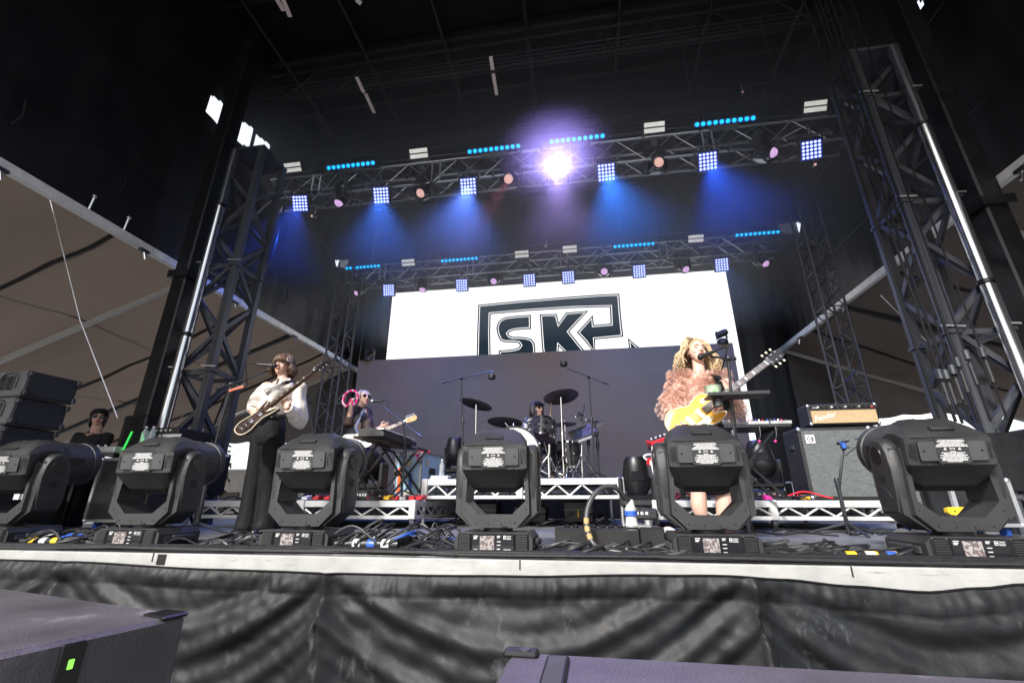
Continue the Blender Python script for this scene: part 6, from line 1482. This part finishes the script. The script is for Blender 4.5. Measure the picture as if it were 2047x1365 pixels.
for k in range(6): MB().lathe([(.01, 0), (.008, .016), (0, .016)], (-.12+k*.05, -.04, .055), n=8).build('knob', WHITE if k % 2 else BLKD, t)
# blue touring case with tape
BC = mat('light_blue_laminate', (.36, .52, .68), .45, var=.12, nscale=4, kind=k_scuff((.5, .5, .5), .6, 4, .6))
c0 = at(790, 995, 5.85); t = thing('touring_case', 'light blue touring case with taped labels standing on the left riser', 'case', (c0.x, 5.8, .31), rad(-12)); ch = at(800, 908, 5.85).z-.31
MB().box((.19, .25, ch/2), (.38, .5, ch), bev=.012).build('body', BC, t)
for x in (0, .38):
    for y in (0, .5): bar('edge_profile', (x, y, 0), (x, y, ch), .014, ALU, t, square=True)
for z in (0.01, ch): 
    bar('edge_profile', (0, 0, z), (.38, 0, z), .014, ALU, t, square=True); bar('edge_profile', (.38, 0, z), (.38, .5, z), .014, ALU, t, square=True); bar('edge_profile', (0, 0, z), (0, .5, z), .014, ALU, t, square=True)
for x, z, w_, h, m in ((.07, ch*.42, .045, ch*.55, ORG), (.24, ch*.38, .04, ch*.34, BLUE), (.20, ch*.80, .07, ch*.18, mat('tan_label', (.5, .42, .28), .7)), (.29, ch*.96, .12, .02, PINK), (.20, ch*.13, .09, ch*.10, mat('tan_label', (.5, .42, .28), .7)), (.33, ch*.88, .02, ch*.2, PINK)): MB().box((x, -.017, z), (w_, .003, h)).build('tape_label', m, t, False)
for y, z, w_, h, m in ((.12, ch*.8, .06, ch*.16, mat('tan_label', (.5, .42, .28), .7)), (.30, ch*.5, .04, ch*.24, BLUE), (.15, ch*.3, .07, ch*.18, mat('tan_label', (.5, .42, .28), .7))): MB().box((.397, y, z), (.003, w_, h)).build('tape_label', m, t, False)
MB().box((.40, .25, ch*.62), (.02, .14, .08), bev=.005).build('recessed_handle', ALUD, t)
for k in range(3): o = MB().ball((0, 0, 0), (.05, .04, .025), 6).build('pedal_knob', RED); o.location = (t.location.x+.28+k*.05, 5.9, .31+ch+.03); tag(o, ['left', 'middle', 'right'][k]+' red plastic cap of three on top of the blue touring case', 'cap', 'red caps on the blue case')
# pedals on risers
CN = {RED.name: 'red', YEL.name: 'yellow', ALU.name: 'silver', PINK.name: 'pink', BLKD.name: 'black', WHITE.name: 'white'}
def pedal(p, m, label, grp):
    label = CN[m.name]+' effect pedal, '+label
    t = thing('effect_pedal', label, 'pedal', p, rad(random.uniform(-15, 15)), grp); MB().prism([(0, 0), (.11, 0), (.11, .05), (0, .03)], -.035, .035, 'x').build('body', m, t)
    MB().lathe([(.010, 0), (.010, .012), (0, .012)], (0, .025, .037), n=8).build('footswitch', CHROME, t); MB().lathe([(.007, 0), (.007, .01), (0, .01)], (.015, .09, .046), n=8).build('knob', BLKD, t); return t
for k in range(7): pedal((c0.x+.05+k*.10-.1, 5.22+.03*(k % 2), .312), [RED, RED, YEL, RED, ALU, RED, RED][k], ordinal(k)+' from the left on the riser edge by the blue case', 'effect pedals by the blue case')
for k in range(6): pedal((at(1540+k*26, 1003, 5.6).x, 5.6+.03*(k % 2), .312), [PINK, RED, BLKD, YEL, RED, BLKD][k], ordinal(k)+' from the left on the right riser edge', 'effect pedals on the right riser')
for k in range(5): pedal((at(1352+k*22, 1003, 5.6).x, 5.62, .312), [BLKD, YEL, RED, BLKD, YEL][k], ordinal(k)+' from the left behind the floor light before the singer', 'effect pedals behind the singer')
for k in range(3): pedal((at(612+k*22, 1003, 5.3).x, 5.25, .312), [WHITE, RED, RED][k], ordinal(k)+' inside the floor light frame beside the guitarist', 'effect pedals seen through the third floor light')
# right keyboards
kq = at(1500, 850, 4.9); ks3 = xstand('black angled stand holding the mixer tabletop behind the singer', V((kq.x-.05, 5.0, .31)), .62, kq.z-.34, .3)
t = thing('mixer_table', 'narrow black tabletop with small mixers behind the singer', 'table', (kq.x-.05, 4.95, kq.z)); MB().box((.05, .2, 0), (.82, .42, .03), bev=.006).build('tabletop', BLK, t)
for i, (x, w_, m, lab) in enumerate(((-.18, .30, GREYP, 'grey mixer with many knobs on the table behind the singer'), (.10, .20, mat('silver_case', (.5, .5, .5), .4, .5), 'silver effects unit beside the grey mixer'), (.32, .20, mat('silver_case', (.5, .5, .5), .4, .5), 'silver effects unit at the outer end of the mixer table'))):
    q = thing('mixer', lab, 'mixer', (kq.x+x, 5.05, kq.z+.02)); MB().prism([(-.1, 0), (.12, 0), (.12, .06), (-.1, .03)], -w_/2, w_/2, 'x').build('case', m, q)
    for k in range(int(w_/.035)):
        for j in range(2): MB().lathe([(.008, 0), (.007, .016), (0, .016)], (-w_/2+.025+k*.034, -.05+j*.09, .04+j*.015), (0, -.15, 1), 8).build('knob', [WHITE, RED, BLKD, BLUE][(k+j+i) % 4], q)
for k, x in enumerate((1518, 1550)): o = MB().tube(crom([at(x, 853, 4.9), at(x+2, 868, 4.88), at(x, 880, 4.88)], 3), .005, 6).build('dangling_lead', RUB); tag(o, ['inner', 'outer'][k]+' lead with pink end hanging from the mixer table', 'cable', 'leads hanging from the mixer table'); MB().ball(at(x, 882, 4.88), .014, 6).build('plug', PINK, o)
rk = at(1328, 880, 5.0); t = thing('red_synthesizer', 'small red synthesizer on a black stand beside the gold guitar', 'synthesizer', (rk.x, 5.0, rk.z), rot=(rad(10), rad(-18), 0)); MB().box((0, .1, 0), (.30, .28, .07), bev=.01).build('case', RED, t); MB().box((0, .08, .037), (.26, .22, .006)).build('panel', BLKD, t)
for k in range(5): MB().lathe([(.01, 0), (.01, .014), (0, .014)], (-.1+k*.05, .12, .04), n=8).build('knob', WHITE, t)
t = thing('synthesizer_stand', 'black stand under the small red synthesizer', 'stand', (rk.x+.02, 5.05, .31)); MB().box((0, .05, rk.z-.31-.06), (.34, .26, .03)).build('shelf', BLK, t)
for x in (-.12, .12): bar('leg', (x, 0, 0), (x*.6, .05, rk.z-.31-.07), .018, STEELB, t, square=True); MB().box((x, 0, .015), (.05, .4, .03)).build('foot', STEELB, t)
ml = at(1315, 924, 4.9); t = thing('melodica', 'red and white mouth keyboard hanging beside the stand left of the singer', 'melodica', ml, rot=(rad(10), rad(4), 0)); MB().box((0, 0, 0), (.22, .05, .075), bev=.012).build('case', RED, t)
for k in range(9): MB().box((-.075+k*.019, -.027, -.005), (.016, .006, .05)).build('key', WHITE, t)
MB().tube(crom([(-.11, 0, .02), (-.14, 0, .05), (-.09, 0, .075), (0, 0, .07), (.06, 0, .06)], 4), .009, 8).build('tube', WHITE, t)
o = MB().tube(crom([at(1304, 892, 4.9), at(1303, 930, 4.88), at(1310, 960, 4.9), at(1314, 990, 4.9)], 5), .006, 6).build('white_lead', WHITE); tag(o, 'white lead hanging from the red synthesizer stand', 'cable')
# bottle and towel on the drum riser
p = at(883, 962, 5.7); t = thing('water_bottle', 'clear water bottle standing on folded towels on the drum riser', 'bottle', (p.x, 5.68, zr+.052)); MB().lathe([(0, 0), (.03, 0), (.032, .02), (.032, .13), (.012, .17), (.012, .185), (0, .185)], n=16).build('bottle', mat('clear_plastic', (.8, .83, .86), .08, trans=.7), t); MB().lathe([(.014, 0), (.014, .015), (0, .015)], (0, 0, .185), n=12).build('cap', WHITE, t)
t = thing('folded_towel', 'folded white towel on the left end of the drum riser', 'towel', (p.x-.01, 5.68, zr+.0)); MB().box((0, 0, .014), (.24, .16, .024), bev=.01).build('layer', WHITE, t); MB().box((0.005, 0, .038), (.23, .15, .022), bev=.01).build('layer', WHITE, t)
# ================================================================== CABLES AND SMALL THINGS ON THE STAGE EDGE
CAB = mat('cable_jacket', (.016, .016, .018), .42, var=.3, nscale=40); CABG = mat('grey_cable_jacket', (.06, .062, .066), .5, var=.2)
rnd = random.Random(12)
for k in range(9):                        # long runs lying along the lip of the stage
    r = rnd.choice((.008, .010, .013)); y0 = 2.575+k*.0135; pts = []; x = -6.4+rnd.random()*.6; ph = rnd.random()*6
    while x < 4.9-rnd.random(): pts.append((x, y0+.022*math.sin(x*1.3+ph)+.010*math.sin(x*3.7+k), .008+r+.008*(.5+.5*math.sin(x*2.1+k*1.7)))); x += .22
    o = MB().tube(crom(pts, 3), r, 7).build('edge_cable', CAB); tag(o, 'black cable lying along the lip of the stage', 'cable', 'cables run along the lip of the stage')
def tangle(name, label, x0, x1, y0, y1, n, seed, zmax=.10, mats=(None,), rr=(.005, .009)):
    rn = random.Random(seed); b = MB()
    for k in range(n):
        cx = rn.uniform(x0, x1); cyy = rn.uniform(y0, y1); L = rn.uniform(.15, .55); a = rn.uniform(-.4, .4); pts = []
        hq = rn.uniform(.5, 1); fq = rn.uniform(.3, .7); loop = rn.random() < .35; h = rn.uniform(.02, zmax)
        for j in range(9):
            q = j/8-.5
            if loop: an = q*7; pts.append((cx+.09*math.cos(an)*(1+q), cyy+.07*math.sin(an), .015+h*(.5+.5*math.cos(q*6))))
            else: pts.append((cx+q*L*math.cos(a)+.02*math.sin(j*fq+k), cyy+q*L*math.sin(a)*.5+.02*math.cos(j*fq*1.3+k), .015+h*hq*math.exp(-(q*3)**2)))
        b.tube(crom(pts, 3), rn.uniform(*rr), 6, mi=rn.randrange(len(mats)))
    o = b.build(name, [m or CAB for m in mats]); o['kind'] = 'stuff'; o['label'] = label; return o
TMX = (None,)*7+(BLUE, CABG, CABG)
tangle('cable_tangle', 'tangled black and blue cables between the second and third floor lights', -2.65, -2.1, 2.66, 3.3, 26, 1, .08, TMX)
tangle('cable_tangle', 'heap of looping cables between the third and fourth floor lights', -1.5, -.80, 2.70, 3.4, 60, 2, .17, TMX)
tangle('cable_tangle', 'cables spread between the fourth and fifth floor lights', -.25, .45, 2.66, 3.0, 26, 3, .06, TMX)
tangle('cable_tangle', 'cables spread between the fifth and sixth floor lights', .95, 1.6, 2.66, 3.2, 26, 4, .06, (None, None, CABG))
tangle('cable_tangle', 'cables around the leftmost floor lights', -3.9, -3.2, 2.66, 3.6, 30, 5, .16, TMX)
tangle('cable_tangle', 'cables lying by the feet of the guitarist in white', -3.2, -2.2, 3.3, 4.2, 16, 6, .04, (None, CABG))
tangle('cable_tangle', 'cables strewn over the left riser', -4.6, -2.3, 5.2, 6.4, 26, 7, .07, (None, CABG)).location.z = .30
tangle('cable_tangle', 'cables strewn over the right riser', 1.0, 2.4, 5.5, 6.4, 34, 8, .10, (None, None, None, YEL, RED)).location.z = .30
tangle('cable_tangle', 'dark cables and hardware beneath the drum riser', -1.9, .3, 5.7, 7.4, 40, 9, .16, (None, CABG, BLKD))
tangle('cable_tangle', 'cables on the deck before the right riser', .9, 3.2, 4.3, 5.3, 18, 10, .03, (None, None))
def plugs(label, p, n, cols, r=.022, L=.30, rz=0.):
    t = thing('cable_connector', label, 'connector', p, rz)
    MB().tube([(-L/2, 0, r), (-L/4, 0, r), (-L/4, 0, r), (L/2, 0, r)], [r*.7, r*.7, r, r*.95], 14).build('barrel', CAB, t)
    for k, c in enumerate(cols): MB().lathe([(r*1.04, 0), (r*1.06, .002), (r*1.06, .045), (r*1.04, .047)], (-L*.2+k*.09, 0, r), (1, 0, 0), 16).build('tape_band', c, t)
    return t
p = atz(760, 1097, 0); c1 = plugs('thick black connector with blue and white bands marked 4', (p.x+.02, 2.74, .02), 2, (WHITE, BLUE, WHITE), .028, .40)
text('4', .035, BLKD, c1, (-.065, -.031, .03), (rad(90), 0, 0), name='number_mark')
p = atz(800, 1072, 0); plugs('second black connector with blue bands lying behind the one marked 4', (p.x, 2.95, .02), 2, (BLUE, BLUE), .022, .30)
p = atz(60, 1078, 0); plugs('black connector with yellow and white bands by the leftmost floor light', (-3.62, 2.72, .015), 2, (YEL, WHITE, YEL), .024, .26)
for k, (x, c, L) in enumerate(((1705, (YEL, WHITE), 'black connector with yellow and white tape, left of three by the right floor light'), (1752, (YEL, BLUE), 'black connector with yellow and blue tape, middle of three by the right floor light'), (1795, (YEL,), 'black connector with one yellow band, nearest the right floor light'))):
    p = at(x, 1108, 2.75); plugs(L, (p.x, 2.74+.02*k, .012), 1, c, .018, .20, .1*k)
o = MB().tube(crom([(-.25, 2.72, .02), (-.1, 2.69, .03), (.1, 2.71, .02), (.3, 2.69, .03)], 4), .007, 6).build('red_tipped_lead', BLUE); tag(o, 'blue lead lying before the black distribution box', 'cable')
# distribution box with the thick cable and blue-ringed connector
d0 = at(1110, 1105, 2.92); d1 = at(1330, 1105, 2.92)
t = thing('distribution_box', 'long low black distribution box with a row of small white labels', 'power box', (d0.x, 2.92, .008)); W_ = d1.x-d0.x
DBX = mat('worn_black_box', (.012, .012, .012), .4, var=.3, kind=k_scuff((.12, .12, .12), .6, 9, .64))
MB().prism([(0, 0), (.36, 0), (.36, .125), (.04, .125), (0, .118)], 0, W_*.78, 'x').build('body', DBX, t); MB().box((W_*.90, .16, .068), (W_*.22, .36, .136), bev=.006).build('end_block', DBX, t)
for k in range(12): MB().box((.05+k*W_*.058, -.003, .026), (.014, .004, .012)).build('small_label', YEL if k in (2, 8) else WHITE, t, False)
for k in range(9): MB().lathe([(0, 0), (.018, 0), (.018, .02), (.0, .02)], (.07+k*.055, .16, .118), (0, -.2, 1), 12).build('socket', BLKD, t)
cn = at(1264, 1052, 3.02); t2 = thing('power_connector', 'large silver connector with a blue ring standing on the distribution box', 'connector', (cn.x, 3.04, .140))
MB().lathe([(0, 0), (.038, 0), (.042, .01), (.036, .02), (.032, .06), (.036, .062), (.036, .105), (.028, .115), (.024, .15), (.018, .16), (0, .16)], n=22).build('shell', ALUW, t2); MB().lathe([(.0365, .062), (.0385, .064), (.0385, .092), (.0365, .094)], n=22).build('blue_ring', BLUE, t2)
MB().box((.07, 0, .005), (.09, .07, .02), bev=.006).build('flange', ALU, t2); MB().lathe([(0, 0), (.024, 0), (.024, .03), (0, .03)], (.10, 0, .01), n=14).build('cap', ALU, t2)
pts = [V((cn.x, 3.04, .29)), at(1250, 995, 3.0), at(1232, 976, 2.95), at(1210, 973, 2.92), at(1188, 988, 2.88), at(1174, 1020, 2.84), at(1174, 1058, 2.80), at(1190, 1090, 2.76), V((at(1225, 1110, 2.72).x, 2.70, .035)), V((at(1290, 1112, 2.72).x, 2.68, .025)), V((at(1338, 1108, 2.72).x, 2.72, .022))]
o = MB().tube(crom(pts, 7), .0150, 12).build('power_cable', mat('thick_grey_cable', (.045, .047, .05), .42, var=.2)); tag(o, 'thick dark grey cable arching up from the blue-ringed connector to the deck', 'cable')
for k in range(3): a, b_ = crom(pts, 7)[38+k*3], crom(pts, 7)[40+k*3]; MB().tube([a, b_], .0163, 12).build('tan_tape', mat('tan_tape', (.38, .24, .10), .6), o)
for i, (x, y, Y, lb) in enumerate(((1338, 1078, 3.5, 'pale castor wheel lying on the deck between the distribution box and singer\'s floor light'), (1806, 1072, 3.5, 'pale castor wheel on the deck left of the right floor light'))):
    p = at(x, y, Y); t = thing('castor_wheel', lb, 'wheel', (p.x, Y, .062)); MB().lathe([(.03, -.015), (.06, -.015), (.062, 0), (.06, .015), (.03, .015)], axis=(.3, 1, 0), n=22).build('tyre', ALUW, t); MB().lathe([(0, -.018), (.032, -.012), (.032, .012), (0, .018)], axis=(.3, 1, 0), n=18).build('hub', ALU, t)
# ================================================================== MONITOR POSITION (left)
c = at(178, 1032, 4.35); rx0 = at(172, 1032, 4.3).x; rx1 = rx0+.78; rzt = at(210, 918, 4.3).z
def roadcase(name, label, x, y, w_, d, h, z=.10, cat='road case', castors=True):
    t = thing(name, label, cat, (x, y, 0)); MB().box((w_/2, d/2, z+h/2), (w_, d, h), bev=.01).build('body', mat('black_case_laminate', (.012, .012, .014), .4, var=.2), t)
    for a in (0, w_):
        for b in (0, d): bar('edge_profile', (a, b, z), (a, b, z+h), .016, ALU, t, square=True); MB().ball((a, b, z+h), .024, 5).build('ball_corner', ALU, t); MB().ball((a, b, z), .024, 5).build('ball_corner', ALU, t)
    for zz in (z, z+h):
        bar('edge_profile', (0, 0, zz), (w_, 0, zz), .014, ALU, t, square=True); bar('edge_profile', (w_, 0, zz), (w_, d, zz), .014, ALU, t, square=True); bar('edge_profile', (0, 0, zz), (0, d, zz), .014, ALU, t, square=True)
    MB().box((w_/2, -.006, z+h*.5), (.12, .012, .09), bev=.004).build('latch_plate', ALUD, t)
    if castors:
        for a in (.08, w_-.08):
            for b in (.08, d-.08): MB().lathe([(0, -.018), (.04, -.018), (.04, .018), (0, .018)], (a, b, .044), (1, 0, 0), 14).build('castor', BLUE, t); MB().box((a, b, .085), (.05, .05, .03)).build('castor_plate', ALUD, t)
    return t
roadcase('road_case', 'tall black road case with silver edges and blue castors left of the second floor light', rx0, 4.3, .55, .6, rzt-.10)
t = thing('monitor_rack', 'black rack with green lit strips and tiny white lettering behind the road case', 'rack', (rx0-.02, 4.45, rzt+.03)); rh = at(250, 860, 4.4).z-rzt
MB().box((.36, .25, rh/2), (.72, .5, rh), bev=.01).build('frame', BLKD, t)
for k, x in enumerate((.09, .30)): MB().box((x, -.006, rh*.5), (.018, .01, rh*.8), R=Matrix.Rotation(rad(14), 3, 'Y')).build('green_strip', mat('green_led_strip', (.05, .4, .08), .4, em=(.05, .9, .15), es=.8), t)
b = MB()
for r_ in range(5):
    for c_ in range(5): b.box((.38+c_*.06, -.004, .06+r_*rh*.18), (.03, .003, .018))
tag(b.build('rack_print', PRINT, t, False), kind='stuff')
for k in range(5): bar('slot', (.36, -.003, .03+k*rh*.18), (.70, -.003, .03+k*rh*.18), .002, ALUD, t, square=True)
dk = at(145, 892, 4.3); t = thing('mixing_desk', 'edge of a pale mixing desk in front of the crew man', 'mixing desk', (dk.x, 4.35, dk.z-.07)); MB().box((.22, .2, .035), (.56, .40, .07), bev=.012).build('case', ALUW, t)
for k in range(4): MB().lathe([(.012, 0), (.01, .02), (0, .02)], (.05+k*.1, .02, .07), n=10).build('knob', WHITE, t)
for a in (.0, .44): bar('leg', (a, .1, -dk.z+.07), (a, .1, 0), .02, STEELB, t, square=True)
ta = at(282, 884, 4.2); tb = at(408, 903, 4.2); t = thing('side_table', 'narrow white tabletop above the second floor light', 'table', (ta.x, 4.2, ta.z)); dv = tb-ta
q_ = MB(); q_.add([(0, 0, 0), (dv.x, 0, dv.z), (dv.x, .35, dv.z), (0, .35, 0), (0, 0, -.02), (dv.x, 0, dv.z-.02), (dv.x, .35, dv.z-.02), (0, .35, -.02)], [(0, 1, 2, 3), (4, 7, 6, 5), (0, 4, 5, 1), (1, 5, 6, 2), (2, 6, 7, 3), (3, 7, 4, 0)]); q_.build('tabletop', WHITE, t, False)
for x in (.08, dv.x-.08): bar('leg', (x, .17, -ta.z+.01), (x, .17, -.03), .02, STEELB, t)
p = at(322, 878, 4.3); t = thing('laptop', 'small grey laptop lying on the white side tabletop', 'laptop', (p.x, 4.32, p.z-.02)); MB().box((0, 0, .0), (.24, .18, .02), bev=.005).build('base', ALUW, t); MB().box((0, .09, .05), (.24, .012, .09), R=Matrix.Rotation(rad(-15), 3, 'X'), bev=.004).build('lid', ALUW, t)
for k, x in enumerate((276, 291)):
    p = at(x, 885, 4.35); t = thing('water_bottle', ['left', 'right'][k]+' of two clear water bottles standing near the laptop', 'bottle', (p.x, 4.4, p.z)); MB().lathe([(0, 0), (.03, 0), (.032, .02), (.032, .12), (.012, .16), (.012, .175), (0, .175)], n=14).build('bottle', MATS['clear_plastic'], t); MB().lathe([(.014, 0), (.014, .014), (0, .014)], (0, 0, .175), n=10).build('cap', WHITE, t)
g = at(302, 1020, 4.7); t = thing('cajon_case', 'pale grey speckled case seen through the frame of the second floor light', 'case', (g.x-.15, 4.7, .01)); gh = at(302, 985, 4.7).z; MB().box((.12, .2, gh/2), (.36, .4, gh), bev=.008).build('body', mat('pale_speckled', (.45, .45, .42), .7, var=.2, nscale=40), t); MB().lathe([(0, 0), (.035, 0), (0, .01)], (.25, -.002, gh*.8), (0, -1, 0), 12).build('blue_sticker', BLUE, t)
# gear behind the right-hand floor light
roadcase('road_case', 'black road case with silver edges seen through the frame of the right floor light', at(1845, 1030, 5.0).x, 5.0, .5, .5, .50)
roadcase('road_case', 'second black road case further right behind the right floor light', at(1925, 1030, 4.6).x, 4.65, .45, .45, .36)
p = at(1916, 1013, 4.4); t = thing('yellow_clamp', 'yellow plastic clamp seen through the frame of the right floor light', 'clamp', (p.x, 4.4, p.z-.03)); MB().prism([(-.10, -.01), (-.08, -.03), (.08, -.03), (.10, -.01), (.10, .02), (.06, .03), (-.06, .03), (-.10, .02)], -.02, .02).build('body', YEL, t); bar('post', (0, 0.03, -p.z+.03), (0, .03, -.01), .012, STEELB, t)
for q in (-.05, .05): MB().lathe([(0, 0), (.006, 0), (.006, .004), (0, .004)], (q, -.021, 0), (0, -1, 0), 8).build('bolt', BLKD, t)
mat('soft_black_cable', (.006, .006, .007), .7, spec=.2)
# hanging motor cables in front of the right tower
for k, (x, y, yt) in enumerate(((1868, 682, 760), (1884, 682, 750), (1902, 690, 735), (1925, 690, 720), (1842, 640, 760), (1958, 690, 715), (1775, 520, 800))):
    p = at(x, y, 4.95-.03*k); o = MB().tube([(p.x, p.y, 9.2), (p.x+.01, p.y, 6), (p.x-.005, p.y, 3.5), (p.x, p.y, 1.0)], .009 if k % 2 else .013, 8).build('motor_cable', MATS['soft_black_cable'])
    tag(o, 'black cable hanging from the roof in front of the right tower', 'cable', 'cables hanging in front of the right tower')
    if k < 6:
        c_ = at(x+12, yt, p.y); MB().lathe([(.016, 0), (.028, .01), (.028, .10), (.016, .11)], (p.x, p.y, c_.z), n=12).build('plug_sleeve', ALUD, o); MB().lathe([(.02, 0), (.02, .22)], (p.x, p.y, c_.z-.25), n=10).build('cable_boot', CAB, o)
